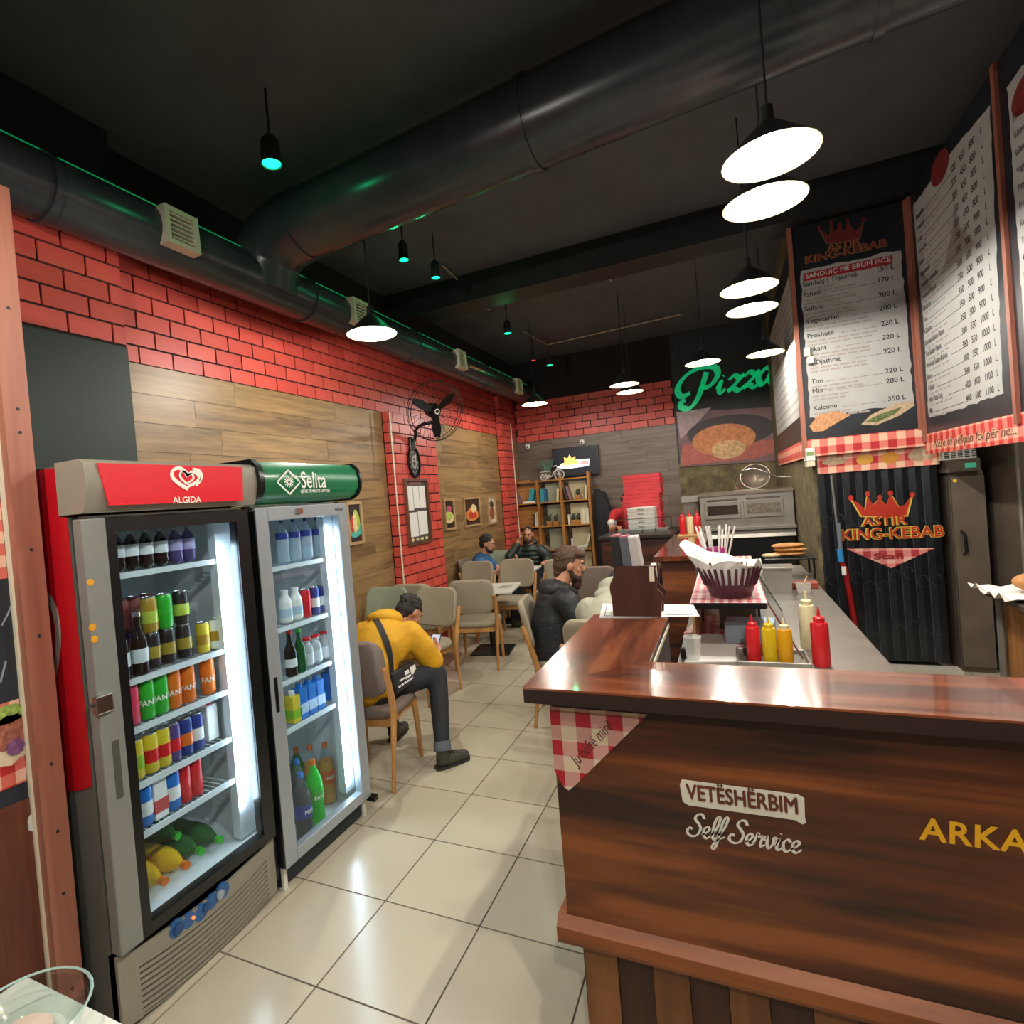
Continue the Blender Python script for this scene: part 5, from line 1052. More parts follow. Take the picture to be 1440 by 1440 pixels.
p = cK(470, 745); e = cK(640, 738); text('lettering', [('Stafi', p[0], p[1], .07, {'bold': .03, 'fit': e[0]-p[0]})], mat('stafi_red', '8a1c22', .5), cu, (0, CY-.0155, 0), *XY)
ts = MB().box(xk0, xk1+.05, 4.05, 4.2, .0005, .03).build('threshold', mat('threshold_pale', 'b8b4a4', .5)); tag(ts, 'pale raised threshold under the staff curtain', 'threshold')
# broom hanging by the doorway
br = thing('broom', 'red-handled broom with a blue joint hanging at the left of the curtain', 'broom')
pk = lambda px, py: PY(px, py, 4.12)
MB().tube([pk(1169, 668), pk(1180, 765)], .009, 8).build('pole', M_steel, br, True); MB().tube([pk(1179, 735), pk(1182, 775)], .018, 10).build('sleeve', mat('grey_sleeve', '6c7480', .4), br, True)
MB().tube([pk(1181, 772), pk(1183, 790)], .024, 10).build('joint', mat('blue_joint', '2f86c8', .4), br, True); MB().tube([pk(1183, 790), pk(1188, 800), pk(1202, 875), pk(1213, 935)], [.02, .024, .022, .018], 10).build('handle', mat('broom_red', '8c1418', .35), br, True)
MB().box(pk(1185, 800).x-.012, pk(1185, 800).x+.02, 4.09, 4.095, pk(1185, 808).z, pk(1185, 796).z).build('price_tag', M_paper, br)
# steel freezer and kitchen cabinets on the right
fz = thing('upright_freezer', 'tall stainless steel freezer with a white grille beside the curtain', 'freezer'); qF = lambda px, py: (lambda p: (p.x, p.z))(PY(px, py, 4.14))
xa, xb = qF(1337, 700)[0], qF(1386, 700)[0]; ztop = qF(1345, 628)[1]
MB().box(xa, xb, 4.16, 4.74, 0, 1.62).build('body', M_steeld, fz); MB().box(xa+.004, xb-.004, 4.13, 4.16, .05, 1.58).build('door', M_steeld, fz)
MB().box(xa-.03, xb-.03, 4.10, 4.7, 1.62, 1.72).build('control_panel', M_steeld, fz); gp_ = MB().box(xa-.05, xb-.05, 4.10, 4.6, 1.72, 1.86).build('grille', M_white, fz)
for i in range(5):
    for j in range(9): MB().box(xa-.035+.043*i, xa-.005+.043*i, 4.097, 4.10, 1.735+.0135*j, 1.742+.0135*j).build('slot', M_dark, gp_)
MB().box(xa+.09, xa+.16, 4.097, 4.10, 1.645, 1.685).build('display', mat('teal_display', '4aa88a', .4, emit='3aa080', es=.3), fz); MB().tube([(xa+.05, 4.13, 1.14), (xa+.055, 4.08, 1.12), (xa+.06, 4.08, .98), (xa+.06, 4.13, .96)], .012, 8).build('handle', M_blk, fz, True)
MB().lathe([(.014, 0), (.014, .002), (0, .002)], 12, (xa+.03, 4.129, 1.55), Matrix.Rotation(R(90), 3, 'X')).build('sticker', mat('sticker_yellow', 'd8b020', .5), fz)
kc = thing('steel_cabinet', 'wide stainless steel cabinet behind the bread shelf', 'cabinet'); MB().box(xb+.05, 4.05, 3.75, 4.7, 0, 2.3).build('body', M_steeld, kc); MB().tube([(xb+.06, 3.74, .0), (xb+.06, 3.74, 2.3)], .014, 8).build('corner_post', M_steel, kc, True); MB().box(xb+.2, 3.95, 3.735, 3.75, .1, 2.2).build('door', M_steeld, kc)
rc = thing('side_counter', 'steel topped counter with a wood front along the right wall', 'counter'); MB().box(2.78, 4.0, .6, 2.64, .92, .95, .003).build('worktop', M_steeld, rc)
MB().box(2.85, 3.95, .65, 2.55, 0, .92).build('body', wood('side_counter_wood', '6a4522', '8a5c30', 'a06e3c', axis='Z', rough=.5), rc); MB().tube([(2.83, 2.56, 0), (2.83, 2.56, .92)], .018, 10).build('leg', M_steel, rc, True)
# bread loaves on paper
p = PZ(1432, 838, .95); wp = thing('wrapping_paper', 'crumpled white paper under the bread on the side counter', 'paper', (p.x+.06, p.y, .9505))
vs = []; r3 = random.Random(8)
for i in range(9):
    for j in range(9): vs.append(((i-4)*.05, (j-4)*.06, .004 + (.05*r3.random() if i in (0, 8) or j in (0, 8) else .006*r3.random())))
MB().add(vs, [(i*9+j, (i+1)*9+j, (i+1)*9+j+1, i*9+j+1) for i in range(8) for j in range(8)]).build('sheet', M_paper, wp)
for k, (dx, dy) in enumerate(((.02, .04), (.05, -.1))):
    o = MB().ball((0, 0, 0), (.13, .085, .055), 18).build('bread_loaf', mat('loaf_crust', 'b07a48', .6, var=.25, scale=18, bump=.2), None, True); o.location = (p.x+.10+dx, p.y+dy, 1.018); tag(o, ['round bread loaf on white paper on the side counter', 'second bread loaf nearer the camera on the white paper'][k], 'bread', 'loaves on the side counter')
# ================================================================ dining area
M_oak = wood('oak_legs', '8a5a2c', 'b07c44', 'c2925a', axis='Z', scale=.8, rough=.4)
M_fab = mat('taupe_fabric', '9a917c', .85, var=.10, scale=180, bump=.25); M_fabg = mat('sage_fabric', '87907a', .85, var=.10, scale=180, bump=.25); M_fabb = mat('brown_grey_fabric', '7a6a60', .85, var=.10, scale=180, bump=.25)
def pad(w_, h, th, curve, n=10, r=.09):
    """rounded cushion in the xz plane, bowed along y"""
    bm = bmesh.new(); out = []
    for k in range(4*6):
        q = k//6; a = R(90*q + 90*(k % 6)/5); cx = (w_/2-r)*(1 if q in (0, 3) else -1); cz = (h/2-r)*(1 if q in (0, 1) else -1)
        out.append((cx+r*math.cos(a), cz+r*math.sin(a)))
    mb = MB(); rings = []
    for s, y in ((.80, -th/2), (.95, -th*.42), (1, -th*.15), (1, th*.15), (.95, th*.42), (.80, th/2)):
        rings.append([(x*s, y + curve*(1-(2*x*s/w_)**2), z*s) for x, z in out])
    n_ = len(out); vs = [p for rg in rings for p in rg]; fs = [(i*n_+k, i*n_+(k+1) % n_, (i+1)*n_+(k+1) % n_, (i+1)*n_+k) for i in range(5) for k in range(n_)]
    # fill the two faces with inner rings so they keep the bow
    for base_, y in ((0, -th/2), (5*n_, th/2)):
        prev = list(range(base_, base_+n_))
        for s in (.5, .2):
            st = len(vs); vs += [(x*s*.8, y + curve*(1-(2*x*s*.8/w_)**2), z*s*.8) for x, z in out]; cur = list(range(st, st+n_))
            fs += [(prev[k], prev[(k+1) % n_], cur[(k+1) % n_], cur[k]) for k in range(n_)]; prev = cur
        fs.append(tuple(prev))
    mb.add(vs, fs); return mb
def make_chair():
    t = thing('dining_chair', 'x', 'chair')
    b = pad(.46, .36, .05, -.035); M = Matrix.Translation((0, -.255, .755)) @ Matrix.Rotation(R(12), 4, 'X')
    b.v = [(M @ V3(v))[:] for v in b.v]; b.build('backrest', M_fab, t, True)
    s = pad(.47, .45, .07, 0, r=.13); M = Matrix.Translation((0, .0, .455)) @ Matrix.Rotation(R(90), 4, 'X'); s.v = [(M @ V3(v))[:] for v in s.v]; s.build('seat', M_fab, t, True)
    fr = MB(); 
    for x in (-.185, .185): fr.box(x-.012, x+.012, -.2, .19, .375, .42)
    fr.box(-.185, .185, .165, .19, .375, .42); fr.box(-.185, .185, -.21, -.185, .375, .42); fr.build('seat_frame', M_oak, t)
    for sx in (-1, 1):
        MB().tube([(sx*.205, .215, 0), (sx*.2, .20, .25), (sx*.195, .185, .42)], [.015, .02, .022], 8).build('leg', M_oak, t, True)
        MB().tube(catmull([(sx*.215, -.255, 0), (sx*.222, -.215, .3), (sx*.232, -.205, .45), (sx*.24, -.245, .62), (sx*.238, -.29, .76)], 4), [.014]*4+[.019]*4+[.022]*4+[.02]*4+[.016], 8).build('back_leg', M_oak, t, True)
    return t
CH = make_chair(); CHS = []
def chair(x, y, rot, label, fab=None):
    o = CH if not CHS else copy_tree(CH); CHS.append(o); o.location = (x, y, 0.001); o.rotation_euler = (0, 0, R(rot)); tag(o, label, 'chair', 'upholstered dining chairs')
    if fab:
        for c in o.children:
            if c.name.split('.')[0] in ('backrest', 'seat'): c.data = c.data.copy(); c.data.materials[0] = fab
    return o
chairA = chair(-.71, 1.46, 8, 'chair the person in the yellow jacket sits on, beside the green fridge')
chair(-1.10, 2.76, 172, 'empty taupe chair facing the person in the yellow jacket, nearest the aisle')
chair(-1.62, 2.80, 184, 'sage chair by the wall facing the yellow jacket', M_fabg)
chair(-1.50, 3.58, 2, 'taupe chair by the brick pillar, back to back with the sage chair')
chair(-.99, 3.76, 14, 'empty taupe chair with its back to the camera at the middle white table')
chair(-1.02, 4.84, 180, 'empty taupe chair on the far side of the middle white table, nearest the aisle')
chair(-1.54, 4.72, 176, 'taupe chair on the far side of the middle white table, by the wall')
chair(-1.70, 5.99, 190, 'small sage chair left of the person on the phone', M_fabg)
chair(-.72, 6.15, 95, 'taupe chair seen side-on, right of the person on the phone')
chair(-.60, 5.30, 40, 'taupe chair at the far white table, behind the black jacket')
chair(.10, 4.52, 10, 'dark taupe chair beyond the grey hoodie, near the pizza counter', M_fabb)
chair(.29, 2.58, -80, 'chair the person in the black jacket sits on, at the aisle')
chair(.69, 2.14, 4, 'chair the person in the grey hoodie sits on, behind the bar end')
chair(.66, 4.02, 180, 'chair of the person in dark clothes hidden behind the binders', M_fabb)
for c in chairA.children:
    if c.name.split('.')[0] in ('backrest', 'seat'): c.data = c.data.copy(); c.data.materials[0] = M_fabb
M_ttop = mat('white_tabletop', 'd4d6cc', .3, var=.02)
def table(x, y, w_, d_, label, z=.715, rot=0):
    t = thing('cafe_table', label, 'table', (x, y, 0.001), R(rot), 'white cafe tables')
    MB().box(-w_/2, w_/2, -d_/2, d_/2, z-.03, z, .008).build('tabletop', M_ttop, t); MB().tube([(0, 0, .02), (0, 0, z-.03)], .035, 14).build('column', M_blk, t, True)
    MB().add([(-.22, -.22, 0), (.22, -.22, 0), (.22, .22, 0), (-.22, .22, 0), (-.22, -.22, .012), (.22, -.22, .012), (.22, .22, .012), (-.22, .22, .012), (-.05, -.05, .06), (.05, -.05, .06), (.05, .05, .06), (-.05, .05, .06)], [(3, 2, 1, 0), (0, 1, 5, 4), (1, 2, 6, 5), (2, 3, 7, 6), (3, 0, 4, 7), (4, 5, 9, 8), (5, 6, 10, 9), (6, 7, 11, 10), (7, 4, 8, 11), (8, 9, 10, 11)]).build('base', M_blk, t)
    return t
table(-1.45, 2.12, .62, .6, 'white cafe table in front of the yellow jacket, hidden behind the fridge', rot=4)
table(-1.05, 4.24, .64, .62, 'white cafe table in the middle with a black square base', rot=10)
table(-1.28, 5.72, .62, .62, 'far white cafe table in front of the person on the phone', rot=4)
table(.58, 3.12, .6, .6, 'cafe table between the black jacket and the grey hoodie')
ash = thing('ashtray', 'small clear ashtray on the middle white table', 'ashtray', (-1.0, 4.1, .7165)); MB().lathe([(0, 0), (.04, 0), (.045, .03), (.038, .03), (.034, .008), (0, .008)], 16).build('dish', liquid('ashtray_glass', 'c8d0cc', .4), ash, True)
nk = MB().box(-.07, .07, -.1, .1, 0, .004).build('place_mat', mat('grey_print_mat', '9a9a94', .7, var=.3, scale=30)); nk.location = (-.86, 4.3, .7165); tag(nk, 'grey printed mat on the middle white table', 'place mat')
sk = thing('salt_shaker', 'small salt shaker on the middle white table', 'shaker', (-1.12, 4.16, .7165)); MB().lathe([(0, 0), (.018, 0), (.02, .05), (.012, .062), (0, .062)], 12).build('jar', liquid('shaker_glass', 'd8dcd8', .5), sk, True); MB().lathe([(.014, .06), (.014, .075), (0, .08)], 12).build('shaker_cap', M_chrome, sk, True)

# bookshelf against the back wall
SY = 7.80; qS = lambda px, py: (lambda p: (p.x, p.z))(PY(px, py, SY)); cS = lambda x, y: qS(720+x/9, 640+y/9)
bs = thing('bookshelf', 'open wooden bookshelf of three bays against the back wall', 'bookshelf')
M_pine = wood('pine_shelf', '7a4a1e', 'a06a30', 'b88244', axis='Z', scale=.8, rough=.45); M_pinex = wood('pine_shelf_x', '7a4a1e', 'a06a30', 'b88244', axis='X', scale=.8, rough=.45)
xs = [-1.76, -1.44, -1.06, -.63]; xs = [cS(-12, 600)[0], cS(330, 600)[0], cS(628, 600)[0], cS(985, 600)[0]]
tops = [1.95, 1.97, 1.99, 2.06]; zsh = [cS(400, 320)[1], cS(480, 590)[1], cS(500, 895)[1], cS(520, 1200)[1], .38, .04]
for i, x in enumerate(xs): MB().box(x-.022, x+.022, SY, SY+.17, 0, [1.93, 1.99, 2.02, 2.05][i]).build('upright', M_pine, bs)
for b_ in range(3):
    for z in zsh: MB().box(xs[b_]+.022, xs[b_+1]-.022, SY+.004, SY+.166, z-.02, z+(.0)).build('shelf_board', M_pinex, bs)
for b_, m_ in enumerate((M_pinex, mat('board_sage', '8a8c74', .7, var=.15, scale=3), mat('board_beige', 'b0a684', .7, var=.12, scale=3))):
    for j in range(4): MB().box(xs[b_]+.03+(.08 if b_ else 0), xs[b_+1]-.03-(.04 if b_ == 2 else 0), SY+.152, SY+.160, zsh[j+1], zsh[j]-.06).build('back_board', m_, bs)
BK = {'pink': mat('book_mauve', '8c6468', .6), 'cream': mat('book_cream', 'd0c49c', .6), 'white': mat('book_white', 'd8d4c4', .6), 'teal': mat('book_teal', '2f8c94', .6), 'dark': mat('book_dark', '3a3430', .6), 'blue': mat('book_blue', '2c5a8c', .6), 'brown': mat('book_brown', '7a4c34', .6)}
def book(c, shelf, wpx, hpx, col, label, tilt=0, dy=.015, flatb=False):
    """c: pixel x in the shelf crop of the book's foot"""
    x = cS(c, 600)[0]; z = zsh[shelf]; w_ = wpx/9/83.0; h = hpx/9/83.0
    t = thing('book', label, 'book', (x, SY+dy, z+.0005), 0, 'books on the bookshelf'); t.rotation_euler = (0, R(tilt), 0)
    if flatb: MB().box(0, h, 0, .13, 0, w_).build('cover', BK[col], t); MB().box(.003, h-.003, -.001, .128, .003, w_-.003).build('pages', M_paper, t)
    else: MB().box(0, w_, 0, .13, 0, h).build('cover', BK[col], t); MB().box(.002, w_-.002, .002, .131, .002, h+.001).build('pages', M_paper, t)
book(82, 1, 26, 180, 'pink', 'mauve book leaning left, top left bay of the bookshelf', -16); book(130, 1, 26, 170, 'white', 'white books lying flat in the top left bay of the bookshelf', 0, .01, True); book(196, 1, 60, 200, 'teal', 'teal folder leaning right in the top left bay of the bookshelf', 14, .015)
book(360, 1, 50, 180, 'teal', 'pale teal book standing in the top middle bay', 0); book(412, 1, 26, 175, 'blue', 'blue book beside the teal book in the top middle bay', -3); book(562, 1, 26, 165, 'cream', 'cream book leaning at the right of the top middle bay', 6)
book(690, 1, 28, 180, 'dark', 'dark book leaning left in the top right bay', -15); book(728, 1, 30, 180, 'pink', 'mauve book leaning left in the top right bay', -14); book(925, 1, 20, 175, 'cream', 'cream book at the right end of the top right bay', 4)
book(246, 2, 22, 170, 'dark', 'dark thin book in the second left bay', 3); book(264, 2, 28, 185, 'cream', 'cream book in the second left bay', 5); book(288, 2, 20, 190, 'white', 'white book in the second left bay', 3)
book(690, 2, 20, 130, 'white', 'thin white book at the left of the second right bay', 0)
for i in range(4): book(850+26*i, 2, 25, 190+6*(i % 2), ['cream', 'white', 'cream', 'white'][i], f'pale book, {ordn(i)} of four standing in the second right bay', 1)
book(708, 3, 22, 130, 'white', 'thin pale book at the left of the third right bay', 0); book(735, 3, 24, 190, 'cream', 'cream book lying flat in the third right bay', -10, .01, True); book(866, 3, 30, 190, 'cream', 'cream book leaning right in the third right bay', 20)
def woodtoy(c, shelf, label, s=1.0):
    x = cS(c, 600)[0]; t = thing('wooden_ornament', label, 'ornament', (x, SY+.07, zsh[shelf]+.0005), 0, 'small wooden ornaments on the bookshelf')
    MB().box(-.045*s, .045*s, -.03, .03, 0, .075*s, .003).build('block', M_pinex, t); MB().ball((0, 0, .13*s), (.035*s, .025*s, .055*s), 12).build('figure', mat('dark_foliage', '33392c', .7, var=.4, scale=50), t, True); MB().tube([(-.03*s, 0, .09*s), (.02*s, 0, .16*s), (.04*s, 0, .2*s)], .008, 6).build('twig', mat('dark_foliage', '33392c', .7), t)
woodtoy(832, 1, 'orange wooden ornament with a dark figure in the top right bay', 1.0); woodtoy(440, 2, 'wooden block ornament at the left of the second middle bay'); woodtoy(525, 2, 'wooden block ornament at the right of the second middle bay'); woodtoy(750, 2, 'wooden block ornament with dark top in the second right bay'); woodtoy(815, 2, 'wooden bird ornament in the second right bay')
for i, (a, b) in enumerate(((0, 70), (75, 215))):
    x0, x1 = cS(a, 300)[0], cS(b, 300)[0]; o = MB().box(x0, x1-.01, SY+.02, SY+.15, zsh[0]+.0005, zsh[0]+.03).build('wooden_box', M_pinex); tag(o, ['short wooden box on the left end of the bookshelf top', 'long wooden box on top of the bookshelf'][i], 'box')
# tricycle planter on the shelf
tp = thing('tricycle_planter', 'white wire tricycle planter with a feathery plant on the bookshelf', 'planter'); M_ww = mat('white_wire_frame', 'd8d4c8', .4)
def cs3(x, y, d_=.06): p = cS(x, y); return V3((p[0], SY+d_, p[1]))
def wheel(cx, cy, r, d_, nsp):
    c = cs3(cx, cy, d_); rr_ = r/9/83.0; m = MB(); m.tube([c + V3((rr_*math.cos(2*math.pi*k/20), 0, rr_*math.sin(2*math.pi*k/20))) for k in range(21)], .007, 6)
    for k in range(nsp): a = math.pi*k/nsp; m.tube([c - V3((rr_*math.cos(a), 0, rr_*math.sin(a))), c + V3((rr_*math.cos(a), 0, rr_*math.sin(a)))], .0025, 5)
    m.ball(c, .012, 8); m.build('wheel', M_ww, tp, True)
zoff = -(cS(585, 310)[1]-(zsh[0]+.002))*0
wheel(585, 245, 63, .07, 6); wheel(398, 282, 42, .03, 4); wheel(402, 282, 42, .13, 4)
MB().tube(catmull([cs3(510, 145), cs3(545, 132), cs3(560, 170), cs3(520, 210), cs3(490, 270), cs3(400, 280)], 5), .009, 6).build('frame', M_ww, tp, True); MB().tube([cs3(560, 165), cs3(585, 245)], .008, 6).build('fork', M_ww, tp, True)
x0, z0 = cS(362, 268); x1, z1 = cS(478, 205); bsk = MB().box(x0, x1, SY+.03, SY+.14, z0, z1).build('basket', mat('dark_basket', '5c5648', .7, var=.4, scale=60), tp)
for zz in (z0, z1): MB().tube([(x0, SY+.025, zz), (x1, SY+.025, zz)], .006, 6).build('basket_rim', M_ww, tp)
lf = MB(); r4 = random.Random(3)
for k in range(60):
    a, l = r4.uniform(0, 6.28), r4.uniform(.08, .24); p0 = V3(((x0+x1)/2+r4.uniform(-.06, .06), SY+.085, z1)); p1 = p0 + V3((math.cos(a)*l*.55, math.sin(a)*l*.3, l)); lf.tube([p0, p0.lerp(p1, .6)+V3((0, 0, .02)), p1], [.004, .007, .001], 4)
lf.build('foliage', mat('sage_leaves', '5c7a68', .7, var=.3), tp)
# television
tvq = [PY(x, y, YB-.12) for x, y in ((776, 632), (838, 621), (838, 665), (778, 676))]
tv = thing('television', 'wall television showing a plate of fries', 'television'); x0, x1, z0, z1 = tvq[0].x, tvq[1].x+.02, tvq[3].z+.04, tvq[0].z
MB().box(x0, x1, YB-.12, YB-.07, z0, z1, .004).build('case', M_blk, tv); MB().box(x0+.2, x1-.2, YB-.07, YB-.005, z0+.15, z1-.15).build('bracket', M_blk, tv)
M_scr = emis('tv_screen', '0a101e', .35); MB().box(x0+.02, x1-.02, YB-.1225, YB-.12, z0+.03, z1-.02).build('screen', M_scr, tv)
qT = lambda px, py: (lambda p: (p.x, p.z))(PY(px, py, YB-.123))
MB().prism([qT(784, 658), qT(800, 659), qT(828, 655), qT(829, 645), qT(812, 646), qT(800, 650), qT(790, 652)], (0, YB-.123, 0), *XY, .001).build('plate_picture', emis('tv_white', 'e8ecff', 1.6), tv)
MB().prism([qT(789, 655), qT(813, 653), qT(815, 648), qT(809, 647), qT(809, 641), qT(804, 645), qT(801, 639), qT(798, 645), qT(793, 643), qT(794, 650)], (0, YB-.1245, 0), *XY, .001).build('fries_picture', emis('tv_fries', 'f0c060', 1.2), tv)
MB().prism([qT(815, 654), qT(828, 653), qT(828, 647), qT(817, 648)], (0, YB-.1245, 0), *XY, .001).build('wrap_picture', emis('tv_wrap', 'c89090', 1.0), tv)
for px, py, lb in ((743, 628, 'small white security camera on the back wall left of the television'), (819, 622, 'small white security camera above the television')):
    p = PY(px, py, YB-.02); t = thing('security_camera', lb, 'camera', p); MB().lathe([(.03, 0), (.045, .02), (.045, .05), (.0, .07)], 12, (0, 0, 0), Matrix.Rotation(R(90), 3, 'X')).build('dome', M_white, t, True); MB().ball((0, -.06, -.01), .018, 10).build('lens', M_blk, t, True); MB().box(-.03, .03, 0, .02, -.02, .04).build('mount', M_white, t)
# coats hanging at the end of the shelf
co = thing('coat', 'long black coat hanging beside the bookshelf', 'coat'); cxq = lambda px, py: PY(px, py, 7.75)
bl = Blob(); a = cxq(842, 690); e = cxq(850, 795)
bl.limb((cxq(840, 692), .07), (cxq(846, 730), .13), (cxq(850, 770), .13), (cxq(850, 805), .10)); bl.limb((cxq(848, 695), .06), (cxq(858, 730), .08), (cxq(862, 790), .07)); bl.build('coat_cloth', mat('coat_black', '15171c', .8, var=.2), co, .02, 8); MB().tube([(xs[3]+.02, SY+.1, cxq(842, 684).z), cxq(842, 684), cxq(842, 700)], .01, 6).build('hook', M_chrome, co)

# pictures on the left wall
def wallpic(px0, py0, px1, py1, X, label, bg, blobs, frame=M_cream, cat='picture', name='framed_picture'):
    a = PX(px0, py0, X); b = PX(px1, py1, X); y0, y1, z0, z1 = a.y, b.y, b.z, a.z
    t = thing(name, label, cat, (X, (y0+y1)/2, (z0+z1)/2), 0, 'food pictures on the left wall'); h, v = (y1-y0)/2, (z1-z0)/2
    for A in ((-h, h, v-.03, v), (-h, h, -v, -v+.03), (-h, -h+.03, -v+.03, v-.03), (h-.03, h, -v+.03, v-.03)): MB().box(0, .025, A[0], A[1], A[2], A[3]).build('frame', frame, t)
    MB().box(.002, .008, -h+.03, h-.03, -v+.03, v-.03).build('picture', bg, t)
    for i, (cy, cz, ry, rz_, m_) in enumerate(blobs): MB().prism([(cy*h+ry*h*math.cos(2*math.pi*k/16)*(1+.1*math.sin(3*k)), cz*v+rz_*v*math.sin(2*math.pi*k/16)*(1+.1*math.cos(5*k))) for k in range(16)], (.008+.0015*i, 0, 0), *YX, .001).build('food_print', m_, t)
    return t
fr_ = wood('picture_frame', '8a6a48', 'a88860', 'b89a72', axis='Z'); mP = lambda n, c: mat('pic_'+n, c, .5, var=.35, scale=40)
wallpic(484, 706, 511, 764, XW+.001, 'framed picture of a taco plate right of the green fridge', mP('dark', '2a1c1c'), ((0, -.25, .8, .45, mP('teal', '4aa8a0')), (-.2, -.05, .4, .4, mP('red', 'c0402c')), (.2, .1, .45, .5, mP('green', 'a8c050')), (.0, .0, .25, .5, mP('cream', 'e0c890'))), fr_)
wallpic(622, 702, 640, 744, XW+.001, 'narrow framed picture of a salad bowl, left of three', mP('dark', '2a1c1c'), ((0, -.2, .8, .4, mP('cream', 'd8b878')), (0, -.1, .55, .25, mP('green', '80a040')), (0, .35, .5, .2, mP('pink', 'b84870'))), fr_)
wallpic(650, 700, 676, 738, XW+.001, 'large framed picture of a round pizza, middle of three', mP('brown', '3a2418'), ((0, -.2, .75, .45, mP('crust', 'd08040')), (0, -.2, .5, .3, mP('red', 'c03c28')), (.2, .2, .35, .3, mP('cream', 'e0c080'))), fr_)
wallpic(684, 698, 698, 736, XW+.001, 'narrow framed picture on pale paper, right of three', mP('pale', 'c8bca8'), ((0, -.2, .6, .5, mP('meat', '9a5038')), (0, .4, .5, .25, mP('ink', '4a3a34'))), fr_)
# menu frame, clock and fan on the near brick pillar
PFX = XW+.087; a = PX(566, 673, PFX); b = PX(606, 762, PFX)
mf = thing('wall_menu', 'brown framed wall menu of white price sheets on the brick pillar', 'menu', (PFX, (a.y+b.y)/2, (a.z+b.z)/2)); h, v = (b.y-a.y)/2, (a.z-b.z)/2
M_frb = wood('menu_frame_brown', '4a2c20', '62402e', '74503c', axis='Z')
for A in ((-h, h, v-.035, v), (-h, h, -v, -v+.035), (-h, -h+.035, -v+.035, v-.035), (h-.035, h, -v+.035, v-.035)): MB().box(0, .03, A[0], A[1], A[2], A[3]).build('frame', M_frb, mf)
MB().box(0, .006, -h+.03, h-.03, -v+.03, v-.03).build('backing', mat('menu_backing', '4c4644', .6), mf)
for i, (y0, y1, z0, z1) in enumerate(((-.8, -.3, .05, .78), (-.26, .22, .1, .78), (.26, .78, .1, .78), (-.8, -.06, -.75, -.02), (0, .78, -.72, 0))): MB().box(.006, .008, y0*h, y1*h, z0*v, z1*v).build('price_sheet', M_paper, mf)
MB().box(.006, .009, -.5*h, .5*h, .82*v, .9*v).build('title_strip', mat('menu_title', '8a5a50', .6), mf)
for k in range(4): MB().ball((.008, (-.6+.4*k)*h, -.84*v), (.004, .035, .02), 8).build('food_print', mP('cream', 'd8b878'), mf)
cp_ = PX(581, 650, PFX); ck = thing('wall_clock', 'black oval wall clock with pale numerals above the wall menu', 'clock', cp_)
Mo = Matrix.Rotation(R(90), 3, 'Y'); ry_, rz_ = .13, .19
def oval(r0, r1, x0, x1, name, m): 
    n = 28; vs = []
    for x, r_ in ((x0, r0), (x1, r0), (x1, r1), (x0, r1)): vs += [(x, ry_*r_*math.cos(2*math.pi*k/n), rz_*r_*math.sin(2*math.pi*k/n)) for k in range(n)]
    MB().add(vs, [(i*n+k, i*n+(k+1) % n, ((i+1) % 4)*n+(k+1) % n, ((i+1) % 4)*n+k) for i in range(4) for k in range(n)]).build(name, m, ck, True)
oval(1, .86, 0, .03, 'rim', M_blk); oval(.86, .01, 0, .012, 'dial', mat('clock_dial', '1c1e22', .5)); oval(.42, .25, .012, .016, 'dial_ring', M_fine if 'fine_print' in MATS else M_cream)
tx = []
for k, nm in enumerate(('XII', 'I', 'II', 'III', 'IV', 'V', 'VI', 'VII', 'VIII', 'IX', 'X', 'XI')): a_ = R(90-30*k); tx.append((nm, .66*ry_*math.cos(a_), .68*rz_*math.sin(a_)-.012, .034, {'align': 'CENTER', 'bold': .01}))
text('numerals', tx, M_cream, ck, (.0125, 0, 0), *YX)
MB().tube([(.02, 0, 0), (.02, .04, .09)], .005, 6).build('hand', M_cream, ck); MB().tube([(.02, 0, 0), (.02, -.06, .03)], .006, 6).build('hand', M_cream, ck)
# wall fan
fn = thing('wall_fan', 'black wire-caged wall fan on a bent arm above the clock', 'fan'); base_ = PX(577, 622, PFX); FXp = -1.38; hub = PX(612, 578, FXp)
MB().box(PFX, PFX+.03, base_.y-.05, base_.y+.05, base_.z-.10, base_.z+.06, .008).build('wall_plate', M_blk, fn)
MB().tube(catmull([(PFX+.03, base_.y, base_.z-.03), (PFX+.07, base_.y+.01, base_.z+.06), (PFX+.16, (base_.y+hub.y)/2, (base_.z+hub.z-.12)/2+.05), (hub.x-.12, hub.y-.05, hub.z-.13), (hub.x-.02, hub.y, hub.z-.12)], 6), .02, 10).build('arm', M_blk, fn, True)
fax = V3((.80, -.52, -.30)).normalized()   # the fan looks out and down into the room
fu = fax.cross(V3((0, 0, 1))).normalized(); fv = fax.cross(fu)
MB().tube([hub - fax*.13, hub - fax*.02], [.075, .085], 16).build('motor', M_blk, fn, True); MB().tube([hub - fax*.06, hub + V3((-.02, 0, -.12))], .022, 8).build('tilt_bracket', M_blk, fn, True)
MB().tube([hub, hub + fax*.045], [.045, .04], 16).build('hub_cap', M_blk, fn, True); MB().tube([hub+fax*.046+ (fu*math.cos(2*math.pi*k/16)+fv*math.sin(2*math.pi*k/16))*.026 for k in range(17)], .006, 6).build('badge_ring', M_white, fn, True)
RF = .33
